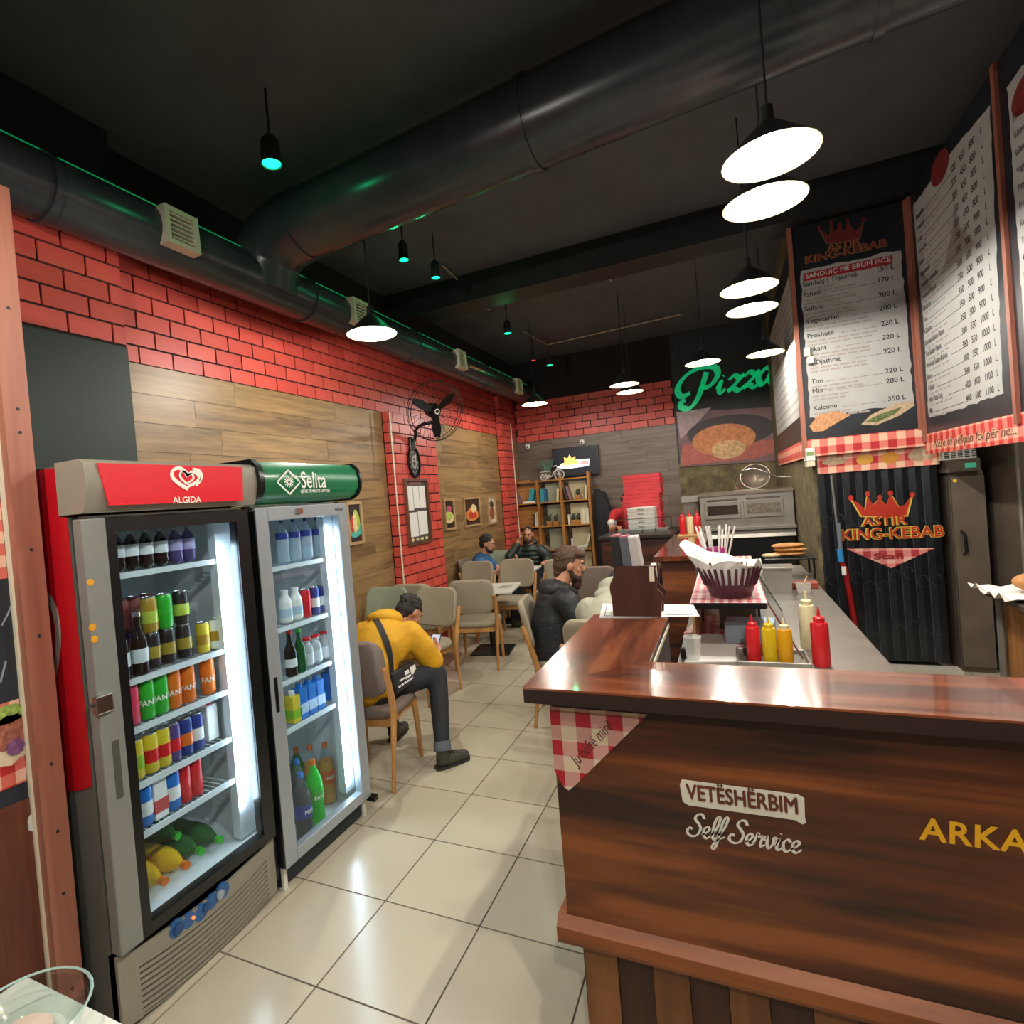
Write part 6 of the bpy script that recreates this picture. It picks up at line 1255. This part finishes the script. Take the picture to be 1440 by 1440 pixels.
for k in range(3):
    a_ = R(120*k+100); d_ = fu*math.cos(a_)+fv*math.sin(a_); e_ = fu*(-math.sin(a_))+fv*math.cos(a_)
    MB().add([hub+d_*.04+e_*.03+fax*.01, hub+d_*.04-e_*.03-fax*.01, hub+d_*RF*.6-e_*.055-fax*.015, hub+d_*RF*.9-e_*.03-fax*.01, hub+d_*RF*.9+e_*.03+fax*.01, hub+d_*RF*.6+e_*.05+fax*.015], [(0, 1, 2, 5), (5, 2, 3, 4)]).build('blade', M_blk, fn)
cg = MB()
def fp_(r_, a_, d_): return hub + (fu*math.cos(a_)+fv*math.sin(a_))*r_ + fax*d_
for r_, d_ in ((RF, 0), (RF*.98, .05), (RF*.98, -.05)): cg.tube([fp_(r_, 2*math.pi*k/40, d_) for k in range(41)], .004, 5)
cg.build('cage_ring', M_blk, fn); cw = MB()
for k in range(30):
    a_ = 2*math.pi*k/30
    for s in (1, -1): cw.tube([fp_(.06, a_, .075*s), fp_(RF*.6, a_+.12, .075*s), fp_(RF*.98, a_+.2, .05*s)], .0016, 4)
cw.build('cage_wires', M_blk, fn)['kind'] = 'stuff'

# clear plastic bowl and cream card box on a small table in the near left corner
nt_ = table(.28, -1.08, .66, .5, 'small white table in the near left corner of the picture'); 
for c in nt_.children: pass
pb_ = PZ(40, 1425, .75); clr = thing('plastic_bowl', 'clear plastic bowl with shiny rim in the near left corner', 'bowl', (.15, -.94, .7165))
MB().lathe([(.075, .0), (.115, .05), (.122, .055), (.118, .056), (.11, .052), (.07, .004), (0, .004)], 32, cap=False).build('bowl', glassmat('clear_pet', 'f0f6f4', .12, .02), clr, True); MB().lathe([(.121, .054), (.124, .057), (.121, .06), (.118, .057), (.121, .054)], 32, cap=False).build('rim', liquid('clear_rim', 'c8e4dc', .5), clr, True); MB().lathe([(.0, .005), (.05, .005), (.055, .02), (0, .026)], 24).build('napkin_inside', mat('beige_napkin', 'b8a898', .8), clr, True)
cbx = MB().box(-.09, .09, -.07, .07, 0, .06, .02).build('card_box', mat('cream_card', 'd2ccb8', .6), None, True); cbx.location = (.40, -.955, .7165); cbx.rotation_euler = (0, 0, R(18)); tag(cbx, 'cream rounded card box in the near left corner', 'box')
# ================================================================ people
M_skin = mat('skin', 'b98468', .5, var=.06, scale=20); M_hair_d = mat('hair_dark', '1e1815', .7, var=.3, scale=120, bump=.5); M_hair_b = mat('hair_brown', '4a3322', .65, var=.4, scale=120, bump=.5); M_beard = mat('beard_brown', '3c2318', .8, var=.3, scale=150, bump=.5)
M_eye = mat('eye_white', 'd8d4cc', .3); M_iris = mat('iris_dark', '1a120e', .3); M_jean = mat('charcoal_trousers', '22252b', .85, var=.15, scale=90, bump=.15); M_navy = mat('navy_trousers', '1b222c', .85, var=.15)
def basis(fwd, up):
    f = V3(fwd).normalized(); r_ = f.cross(V3(up)).normalized(); u = r_.cross(f); return Matrix((r_, f, u)).transposed()
def head(sk, c, fwd, up, s=1.0):
    """adds skull, jaw, nose, ears and lips to the skin; returns a local-to-figure function"""
    B = basis(fwd, up); c = V3(c); L = lambda x, y, z: c + B @ (V3((x, y, z))*s); B4 = B.to_4x4()
    sk.ell(L(0, -.012, .02), (.074*s, .094*s, .098*s), B4); sk.ell(L(0, .022, -.05), (.056*s, .062*s, .068*s), B4); sk.ell(L(0, .05, -.088), (.03*s, .028*s, .022*s), B4)
    sk.limb((L(0, .082, .02), .010*s), (L(0, .099, -.018), .0125*s)); sk.ell(L(0, .078, .035), (.05*s, .018*s, .012*s), B4); sk.ell(L(0, .08, -.055), (.022*s, .012*s, .009*s), B4)
    for q in (-1, 1): sk.ell(L(.077*q, -.012, -.005), (.010*s, .022*s, .032*s), B4); sk.ell(L(.036*q, .055, -.02), (.02*s, .02*s, .018*s), B4)
    return L, B4
def eyes(L, parent, s=1):
    for q in (-1, 1):
        e = MB().ball(L(.03*q, .074, .012), .0088*s, 10).build('eye', M_eye, parent, True); MB().ball(L(.03*q, .0805, .012), .0052*s, 8).build('iris', M_iris, e, True)
def brows(L, parent, m):
    for q in (-1, 1): MB().tube([L(.013*q, .092, .032), L(.032*q, .09, .038), L(.052*q, .078, .032)], [.004, .005, .003], 6).build('eyebrow', m, parent, True)
def hair(L, B4, s, m, parent, n='hair', full=1.0, fringe=0, nape=0):
    h = Blob(); h.ell(L(0, -.031, .047), (.0795*s, .0915*s, .087*s*full), B4); h.ell(L(0, -.06, .0), (.072*s, .062*s, .08*s), B4)
    if nape: h.ell(L(0, -.075, -.06), (.055*s, .035*s, .05*s), B4)
    if fringe: h.ell(L(.01, .045, .09), (.065*s, .05*s, .035*s), B4); h.ell(L(-.02, .01, .11), (.06*s, .06*s, .03*s), B4)
    for q in (-1, 1): h.ell(L(.068*q, -.03, .01), (.014*s, .03*s, .04*s), B4)
    rr_ = random.Random(int(abs(c_hash(L))*1e4) % 9999)
    for k in range(90):
        a = rr_.uniform(0, 6.283); e = rr_.uniform(-.15, 1.5); ce = math.cos(e); x, y, z = .076*ce*math.cos(a), -.03 + .088*ce*math.sin(a), .045 + .084*full*math.sin(e)
        if y > .045 and z < .075: continue
        p_ = V3(L(x*1.02, y, z)); t_ = (V3(L(x*1.02, y+.03, z+.006)) - V3(L(x*1.02, y, z))).normalized()*.017*s; h.limb((p_-t_, .0065*s), (p_+t_+(p_-V3(L(0, -.03, .03))).normalized()*.005, .003*s), n=6)
    return h.build(n, m, parent, .006, 1)
def c_hash(L): q = L(0, 0, 0); return q.x*3.1+q.y*7.7+q.z*1.3
def beard(L, B4, s, m, parent, long=0):
    h = Blob(); h.ell(L(0, .05, -.088), (.046*s, .05*s, .036*s), B4)
    for q in (-1, 1): h.limb((L(.066*q, .0, -.03), .016*s), (L(.058*q, .03, -.075), .02*s), (L(.02*q, .072, -.085), .02*s))
    h.limb((L(-.026, .088, -.044), .007*s), (L(.0, .098, -.04), .008*s), (L(.026, .088, -.044), .007*s))
    if long: h.ell(L(0, .062, -.125), (.036*s, .036*s, .045*s), B4)
    return h.build('beard', m, parent, .007, 3)
def hand(sk, w, d, nrm, s=1.0, curl=.6, side=1):
    """palm, four bent fingers of different length and a thumb; d points to the fingers, nrm out of the palm"""
    d = V3(d).normalized(); nrm = (V3(nrm) - d*V3(nrm).dot(d)).normalized(); x = d.cross(nrm).normalized()*side; w = V3(w)
    M = Matrix((x, d, nrm)).transposed().to_4x4(); sk.ell(w + d*.045*s, (.042*s, .052*s, .017*s), M)
    for i, ln in enumerate((.072, .08, .075, .06)):
        o = w + d*.085*s + x*((i-1.5)*.02*s); a1 = d*math.cos(curl) + nrm*math.sin(curl); a2 = d*math.cos(curl*2) + nrm*math.sin(curl*2)
        k1 = o + a1*ln*.5*s; k2 = k1 + a2*ln*.45*s; sk.limb((o, .0095*s), (k1, .009*s), (k2, .0075*s), n=8)
    t0 = w + d*.03*s - x*.038*s; t1 = t0 + (d*.6 - x*.6 + nrm*.5).normalized()*.04*s; t2 = t1 + (d*.8 + nrm*.6).normalized()*.032*s; sk.limb((t0, .013*s), (t1, .011*s), (t2, .009*s), n=8)
def shoe(parent, heel, toe, m, ht=.09):
    h = V3(heel); t = V3(toe); d = (t-h).normalized(); b = Blob(); b.limb((h+d*.05+V3((0, 0, .05)), .045), (h.lerp(t, .55)+V3((0, 0, .042)), .045), (t-d*.05+V3((0, 0, .035)), .038)); b.limb((h+d*.055+V3((0, 0, .05)), .046), (h+d*.06+V3((0, 0, ht+.04)), .044))
    o = b.build('shoe', m, parent, .009, 4); x = d.cross(V3((0, 0, 1)))
    MB().prism([(-.0, -.03), (.04, -.042), (.17, -.043), (.235, -.032), (.257, 0), (.235, .034), (.17, .043), (.04, .04), (0, .03)], (h.x, h.y, .001), d, -x, .016).build('sole', mat('shoe_sole', '2a2824', .7), o)
    lc = MB()
    for k in range(4): p = h.lerp(t, .38+.09*k) + V3((0, 0, .092-.008*k)); lc.tube([p-x*.03, p+V3((0, 0, .006)), p+x*.03], .004, 6)
    lc.build('laces', mat('laces_dark', '1c1a18', .8), o)
def trousers(parent, m, hips, legs, vox=.012):
    b = Blob(); b.limb(((hips[0]-V3((.06, 0, 0))), .13), ((hips[0]+V3((.06, 0, 0))), .13))
    for hp, kn, an in legs: b.limb((hp, .098), (V3(hp).lerp(V3(kn), .5), .086), (kn, .068), (V3(kn).lerp(V3(an), .35), .066), (an, .05))
    return b.build('trousers', m, parent, vox, 5)

# --- yellow jacket, bent over a phone
p = thing('person', 'seated person in a yellow hooded jacket bending over a phone', 'person', (-.70, 1.47, 0), R(6))
sk = Blob(); L, B4 = head(sk, (.085, .43, .935), (.42, .62, -.66), (.25, .66, .7)); sk.limb(((.0, .28, .87), .058), ((.05, .36, .90), .055))
RW, LW = V3((.235, .50, .625)), V3((.10, .54, .64))
hand(sk, RW, (-.35, .85, .1), (-.5, .2, .75), 1, .7, 1); hand(sk, LW, (.6, .7, .1), (.2, .1, .9), 1, .7, -1); sk.limb((RW-V3((.02, .06, .0)), .028), (RW, .027)); sk.limb((LW-V3((.03, .06, 0)), .028), (LW, .027))
sk.limb(((.0, .3, .87), .055), ((0, .1, .75), .08), ((0, -.05, .56), .1)); sk.limb(((0, .2, .84), .05), ((.2, .2, .80), .04), ((.27, .3, .60), .03), (RW, .027)); sk.limb(((0, .2, .84), .05), ((-.2, .2, .80), .04), ((-.2, .34, .60), .03), (LW, .027))
body = sk.build('body', M_skin, p, .008, 4)
hair(L, B4, 1, M_hair_d, p, nape=1)
M_yj = cloth('yellow_jacket', 'd09a12', .75)
j = Blob(); j.limb(((0, -.08, .60), .165), ((0, -.02, .70), .17), ((0, .08, .80), .165), ((0, .19, .85), .135)); j.ell((0, -.07, .57), (.20, .16, .09))
for q in (-1, 1): j.limb(((.07*q, .06, .78), .14), ((.13*q, .19, .83), .105))
j.limb(((.17, .21, .84), .095), ((.245, .25, .74), .085), ((.285, .30, .615), .075), ((.265, .40, .61), .06), (RW-V3((.0, .03, .0)), .045)); j.limb(((-.17, .21, .84), .095), ((-.235, .27, .72), .085), ((-.21, .36, .62), .075), (LW-V3((.04, .05, 0)), .045))
jk = j.build('jacket', M_yj, p, .012, 6)
h = Blob(); h.ell((-.01, .245, .935), (.125, .105, .075), Matrix.Rotation(R(-20), 4, 'X')); h.ell((-.02, .19, .955), (.11, .075, .055), Matrix.Rotation(R(-10), 4, 'X')); h.build('hood', M_yj, p, .012, 5)
for k in range(2): MB().tube([(.275, .41+.012*k, .62), (.30, .42+.012*k, .58)], .003, 5).build('cuff_seam', M_yj, p)
trousers(p, M_jean, (V3((0, -.06, .55)), 0), (((.09, 0, .56), (.315, .30, .545), (.395, .10, .13)), ((-.1, 0, .56), (-.13, .40, .545), (-.13, .42, .12))))
MB().tube([(.388, .115, .165), (.393, .105, .13), (.397, .095, .105)], [.055, .058, .055], 16).build('trouser_cuff', mat('cuff_grey', '5a5f66', .85), p, True)
M_boot = mat('olive_boot', '3a382f', .75, var=.15); shoe(p, (.36, .05, 0), (.53, .25, 0), M_boot); shoe(p, (-.13, .38, 0), (-.13, .65, 0), M_boot)
strap = thing('crossbody_bag', 'black and white printed bag on a black strap worn over the yellow jacket', 'bag', (-.70, 1.47, 0), R(6))
STRAP = (jk, strap)
bg = MB().box(-.012, .04, -.15, .13, 0, .13, .012).build('bag_body', mat('bag_black', '1a1b1e', .7), strap); bg.location = (.205, .02, .545); bg.rotation_euler = (0, R(-14), R(-4))
prt = MB()
for k in range(7): prt.box(.041, .043, -.13+.036*k, -.105+.036*k, .03, .042)
for y0, y1, z0, z1 in ((-.02, .03, .075, .1), (-.03, .04, .052, .066), (.05, .12, .055, .105), (-.10, -.04, .06, .07)): prt.box(.041, .043, y0, y1, z0, z1)
prt.build('bag_print', M_paper, bg)
ph = thing('phone', 'black phone held by the person in the yellow jacket', 'phone', (-.70, 1.47, 0), R(6)); q = MB().box(-.037, .037, -.004, .004, -.07, .07, .003).build('case', M_blk, ph); q.location = (.18, .61, .67); q.rotation_euler = (R(-35), 0, R(-10)); MB().box(-.034, .034, -.005, -.004, -.066, .066).build('screen', emis('phone_screen', 'a8b4c4', .6), q)

# --- black jacket, bearded, seen from behind
p = thing('person', 'seated bearded person in a black hooded jacket looking right', 'person', (.25, 2.57, 0), R(-52))
sk = Blob(); L, B4 = head(sk, (.0, .12, 1.155), (.30, .93, -.20), (.05, .2, 1), 1.08); sk.limb(((0, .02, 1.0), .06), ((0, .08, 1.10), .058)); sk.limb(((0, .02, 1.0), .06), ((0, -.04, .8), .1), ((0, -.06, .58), .11))
RW, LW = V3((.13, .40, .73)), V3((-.13, .40, .73))
for q, W_ in ((1, RW), (-1, LW)): hand(sk, W_, (-.4*q, .9, 0), (0, 0, -1), 1, .35, q); sk.limb(((0, 0, .97), .05), ((.19*q, .0, .92), .045), ((.24*q, .12, .70), .034), (W_, .027))
sk.build('body', M_skin, p, .008, 4); eyes(L, p, 1.05); brows(L, p, M_hair_b); hair(L, B4, 1.12, M_hair_b, p, full=1.05, fringe=1, nape=1); beard(L, B4, 1.1, M_beard, p, 1)
M_bj = cloth('black_jacket', '16181d', .6)
j = Blob(); j.limb(((0, -.07, .50), .175), ((0, -.05, .72), .175), ((0, -.01, .88), .165), ((0, .0, .95), .12))
for q, W_ in ((1, RW), (-1, LW)): j.limb(((.05*q, 0, .90), .12), ((.17*q, .0, .91), .095), ((.235*q, .05, .78), .085), ((.25*q, .14, .68), .075), (W_-V3((.0, .03, 0)), .05))
j.build('jacket', M_bj, p, .012, 14); h = Blob(); h.ell((0, -.06, 1.0), (.13, .09, .07), Matrix.Rotation(R(15), 4, 'X')); h.limb(((-.09, .03, .99), .045), ((-.05, .11, .95), .04)); h.limb(((.09, .03, .99), .045), ((.05, .11, .95), .04)); h.build('hood', M_bj, p, .012, 5)
trousers(p, M_navy, (V3((0, -.05, .55)), 0), (((.09, 0, .56), (-.0, .42, .545), (-.02, .44, .12)), ((-.1, 0, .56), (-.2, .37, .545), (-.22, .36, .12)))); shoe(p, (-.02, .38, 0), (-.05, .65, 0), M_boot); shoe(p, (-.22, .3, 0), (-.25, .57, 0), M_boot)

# --- grey hoodie, back to the camera
p = thing('person', 'hunched person in a pale grey hoodie with their back to the camera', 'person', (.69, 2.16, 0), R(2))
sk = Blob(); L, B4 = head(sk, (.05, .50, .96), (.1, .7, -.65), (0, .65, .7)); sk.limb(((0, .3, .93), .058), ((.03, .42, .95), .055)); sk.limb(((0, .3, .93), .06), ((0, .1, .78), .09), ((0, -.05, .58), .1))
RW, LW = V3((.16, .62, .735)), V3((-.14, .62, .735))
for q, W_ in ((1, RW), (-1, LW)): hand(sk, W_, (-.5*q, .8, 0), (0, 0, -1), 1, .35, q); sk.limb(((0, .25, .9), .05), ((.19*q, .24, .86), .045), ((.26*q, .42, .74), .034), (W_, .027))
sk.build('body', M_skin, p, .008, 4); hair(L, B4, 1, M_hair_b, p, nape=1)
M_gh = cloth('pale_hoodie', 'a9a896', .85, .07)
j = Blob(); j.limb(((0, -.08, .54), .165), ((0, -.02, .70), .17), ((0, .1, .82), .165), ((0, .22, .88), .13))
for q, W_ in ((1, RW), (-1, LW)): j.limb(((.06*q, .1, .82), .14), ((.15*q, .23, .86), .10), ((.24*q, .30, .77), .085), ((.265*q, .40, .73), .07), (W_-V3((0, .03, 0)), .048))
j.build('hoodie', M_gh, p, .012, 16); h = Blob(); h.ell((.02, .34, 1.0), (.125, .11, .085), Matrix.Rotation(R(-20), 4, 'X')); h.ell((.0, .26, .97), (.12, .09, .06)); h.build('hood', M_gh, p, .012, 5)
trousers(p, M_jean, (V3((0, -.06, .55)), 0), (((.09, 0, .56), (.13, .42, .545), (.13, .40, .12)), ((-.1, 0, .56), (-.13, .40, .545), (-.13, .38, .12)))); shoe(p, (.13, .34, 0), (.13, .61, 0), M_boot); shoe(p, (-.13, .32, 0), (-.13, .59, 0), M_boot)

# --- person in dark clothes hidden behind the binders
p = thing('person', 'person in dark grey clothes mostly hidden behind the binders', 'person', (.66, 3.97, 0), R(180))
sk = Blob(); L, B4 = head(sk, (.0, .40, .98), (0, .6, -.75), (0, .75, .6)); sk.limb(((0, .24, .95), .058), ((0, .34, .97), .055)); sk.limb(((0, .24, .95), .06), ((0, .05, .78), .09), ((0, -.05, .58), .1))
RW, LW = V3((.14, .50, .735)), V3((-.14, .50, .735))
for q, W_ in ((1, RW), (-1, LW)): hand(sk, W_, (-.5*q, .8, 0), (0, 0, -1), 1, .35, q); sk.limb(((0, .2, .9), .05), ((.19*q, .18, .88), .045), ((.27*q, .34, .74), .034), (W_, .027))
sk.build('body', M_skin, p, .008, 4); eyes(L, p); hair(L, B4, 1, M_hair_b, p, nape=1)
M_dg = mat('slate_jumper', '33363c', .85, var=.12, bump=.2)
j = Blob(); j.limb(((0, -.08, .54), .165), ((0, -.02, .70), .17), ((0, .08, .83), .16), ((0, .17, .90), .12))
for q, W_ in ((1, RW), (-1, LW)): j.limb(((.06*q, .08, .84), .13), ((.16*q, .17, .88), .09), ((.25*q, .26, .78), .08), ((.27*q, .36, .74), .07), (W_-V3((0, .03, 0)), .045))
j.build('jumper', M_dg, p, .014, 6); trousers(p, M_navy, (V3((0, -.06, .55)), 0), (((.09, 0, .56), (.13, .38, .545), (.13, .36, .12)), ((-.1, 0, .56), (-.13, .38, .545), (-.13, .36, .12)))); shoe(p, (.13, .3, 0), (.13, .57, 0), M_boot); shoe(p, (-.13, .3, 0), (-.13, .57, 0), M_boot)

# --- blue shirt at the wall, looking at a phone
p = thing('person', 'seated person in a blue shirt by the wall looking at a phone', 'person', (-1.60, 5.42, 0), R(-84))
sk = Blob(); L, B4 = head(sk, (.0, .07, 1.11), (.0, .96, -.30), (0, .28, 1)); sk.limb(((0, .0, .95), .058), ((0, .04, 1.05), .055)); sk.limb(((0, 0, .95), .06), ((0, -.05, .78), .09), ((0, -.06, .58), .1))
RW, LW = V3((.07, .40, .86)), V3((-.05, .40, .85))
for q, W_ in ((1, RW), (-1, LW)): hand(sk, W_, (-.4*q, .7, .5), (-.5*q, -.3, .6), 1, .8, q); sk.limb(((0, -.02, .92), .05), ((.18*q, -.02, .88), .042), ((.22*q, .16, .72), .035), (W_, .027))
sk.build('body', M_skin, p, .008, 4); eyes(L, p); brows(L, p, M_hair_d); hair(L, B4, 1.02, M_hair_d, p, full=1.02); beard(L, B4, 1, M_hair_d, p)
M_bs = mat('blue_shirt', '2f5c8c', .8, var=.1, bump=.2)
j = Blob(); j.limb(((0, -.07, .52), .16), ((0, -.05, .72), .165), ((0, -.03, .86), .15), ((0, -.01, .93), .09))
for q, W_ in ((1, RW), (-1, LW)): j.limb(((.05*q, -.02, .86), .11), ((.17*q, -.02, .87), .085), ((.205*q, .05, .79), .075))
j.build('shirt', M_bs, p, .012, 6); trousers(p, M_navy, (V3((0, -.05, .55)), 0), (((.09, 0, .56), (.13, .42, .545), (.13, .40, .12)), ((-.1, 0, .56), (-.13, .42, .545), (-.13, .40, .12)))); shoe(p, (.13, .34, 0), (.14, .61, 0), M_boot); shoe(p, (-.13, .34, 0), (-.14, .61, 0), M_boot)
seat_ = copy_tree(CH); CHS.append(seat_); seat_.location = (-1.60, 5.42, .001); seat_.rotation_euler = (0, 0, R(-84)); tag(seat_, 'chair the person in the blue shirt sits on, against the wood wall', 'chair', 'upholstered dining chairs')
ph = MB().box(-.036, .036, -.004, .004, -.07, .07, .003).build('phone', M_blk); ph.location = (-1.60+.46, 5.42, .91); ph.rotation_euler = (R(10), 0, R(-84)); tag(ph, 'black phone held by the person in the blue shirt', 'phone')

# --- dark green puffer jacket, on the phone, facing the camera
p = thing('person', 'seated person in a dark green puffer jacket holding a phone to the ear', 'person', (-1.30, 6.50, 0), R(186))
sk = Blob(); L, B4 = head(sk, (.0, .05, 1.13), (-.05, .98, -.12), (-.06, .1, 1)); sk.limb(((0, .0, .96), .06), ((0, .03, 1.06), .056)); sk.limb(((0, 0, .96), .06), ((0, -.04, .78), .1), ((0, -.06, .58), .11))
RW, LW = V3((.135, .10, 1.06)), V3((-.30, .30, .745))
hand(sk, RW, (-.25, -.15, .85), (-.9, -.1, -.1), 1, .5, 1); hand(sk, LW, (.2, .9, .05), (.1, 0, -1), 1, .4, -1)
sk.limb(((0, 0, .92), .05), ((.19, .0, .89), .045), ((.30, .17, .80), .036), (RW, .028)); sk.limb(((0, 0, .92), .05), ((-.19, .0, .89), .045), ((-.30, .10, .74), .036), (LW, .028))
sk.build('body', M_skin, p, .008, 4); eyes(L, p); brows(L, p, M_hair_d); hair(L, B4, .98, M_hair_d, p, full=.92); beard(L, B4, 1, M_beard, p)
M_pf = mat('green_puffer', '1f2a26', .5, var=.15, bump=.1)
j = Blob()
for k in range(7): j.ell((0, -.045+.006*k, .52+.065*k), (.215-.006*abs(k-3), .165-.004*k, .047))
j.ell((0, -.0, .955), (.12, .10, .045))
def puff(a, b, r0, r1, n):
    for k in range(n): j.ell(V3(a).lerp(V3(b), (k+.5)/n), r0+(r1-r0)*k/n)
puff((.13, 0, .90), (.26, .06, .83), .095, .085, 3); puff((.26, .06, .83), (.30, .17, .80), .085, .08, 2); puff((.30, .18, .81), (.165, .12, 1.0), .078, .055, 4); puff((-.13, 0, .90), (-.27, .05, .80), .095, .085, 3); puff((-.27, .05, .80), (-.30, .24, .75), .082, .06, 4)
j.build('puffer_jacket', M_pf, p, .011, 3); h = Blob(); h.ell((0, -.06, 1.01), (.13, .09, .06)); h.build('hood', M_pf, p, .012, 4); MB().tube([(0, .125, .93), (0, .13, .7), (0, .125, .52)], .005, 6).build('zip', M_blk, p)
trousers(p, M_navy, (V3((0, -.05, .55)), 0), (((.09, 0, .56), (.13, .42, .545), (.13, .40, .12)), ((-.1, 0, .56), (-.13, .42, .545), (-.13, .40, .12)))); shoe(p, (.13, .34, 0), (.14, .61, 0), M_boot); shoe(p, (-.13, .34, 0), (-.14, .61, 0), M_boot)
seat_ = copy_tree(CH); CHS.append(seat_); seat_.location = (-1.28, 6.52, .001); seat_.rotation_euler = (0, 0, R(186)); tag(seat_, 'chair the person in the puffer jacket sits on', 'chair', 'upholstered dining chairs')
ph = MB().box(-.006, .006, -.036, .036, -.07, .07, .003).build('phone', M_blk); ph.location = (-1.30-.105, 6.50-.075, 1.12); ph.rotation_euler = (R(-15), R(8), R(6)); tag(ph, 'black phone held to the ear of the person in the puffer jacket', 'phone')

# --- cook in a red polo shirt behind the pizza counter, head bent behind the boxes
p = thing('person', 'standing cook in a red polo shirt behind the pizza counter, head bent', 'person', (.12, 6.84, 0), R(195))
sk = Blob(); L, B4 = head(sk, (.02, .34, 1.50), (0, .8, -.55), (0, .55, .8)); sk.limb(((0, .12, 1.42), .06), ((0, .25, 1.47), .056)); sk.limb(((0, .12, 1.42), .07), ((0, .0, 1.2), .1), ((0, -.02, .98), .1))
RW, LW = V3((.20, .45, 1.19)), V3((-.16, .48, 1.19))
for q, W_ in ((1, RW), (-1, LW)): hand(sk, W_, (-.3*q, .9, 0), (0, 0, -1), 1, .4, q); sk.limb(((0, .1, 1.38), .06), ((.18*q, .10, 1.36), .05), ((.25*q, .22, 1.13), .042), (W_, .028))
sk.build('body', M_skin, p, .008, 4); eyes(L, p); hair(L, B4, 1, M_hair_d, p, nape=1)
M_rp = mat('red_polo', 'b4202a', .8, var=.08, bump=.2); j = Blob(); j.limb(((0, -.02, .92), .15), ((0, -.01, 1.1), .15), ((0, .05, 1.3), .155), ((0, .1, 1.38), .11)); 
for q in (1, -1): j.limb(((.06*q, .08, 1.33), .10), ((.17*q, .10, 1.35), .08), ((.225*q, .16, 1.24), .07))
j.build('polo_shirt', M_rp, p, .012, 5); b_ = Blob(); b_.limb(((.225, .165, 1.235), .072), ((.228, .17, 1.228), .072)); b_.build('sleeve_band', M_white, p, .01, 2); c_ = Blob(); c_.limb(((-.06, .09, 1.43), .025), ((0, .06, 1.44), .028), ((.06, .09, 1.43), .025)); c_.build('collar', M_rp, p, .009, 3)
b_ = Blob(); b_.limb(((-.06, 0, .93), .13), ((.06, 0, .93), .13))
for q in (1, -1): b_.limb(((.09*q, 0, .9), .1), ((.1*q, .02, .5), .07), ((.1*q, 0, .1), .05))
b_.build('trousers', M_navy, p, .014, 5); shoe(p, (.1, -.07, 0), (.11, .2, 0), M_boot); shoe(p, (-.1, -.07, 0), (-.11, .2, 0), M_boot)
flush_blobs(); flush_texts()
# the bag strap lies on the finished jacket: find the cloth from outside, then run a band over it
bpy.context.view_layer.update()
jk, strap = STRAP; L_, R_ = [], []; n = 16
for i in range(n+1):
    t = i/n; tgt = V3((-.04, .20, .84)).lerp(V3((.10, -.06, .60)), t); out = V3((.12, -.55, .85)).lerp(V3((.95, -.55, .05)), t).normalized()
    side = out.cross((V3((.14, -.26, -.24))).normalized()).normalized()*.02
    for s_, lst in ((1, L_), (-1, R_)):
        ok, loc, nrm, _ = jk.ray_cast(tgt + side*s_ + out*.8, -out)
        if ok: lst.append(loc + nrm*.006)
m_ = min(len(L_), len(R_)); MB().add(L_[:m_] + R_[:m_], [(i, i+1, m_+i+1, m_+i) for i in range(m_-1)]).build('strap', mat('strap_black', '15171a', .7), strap, True)
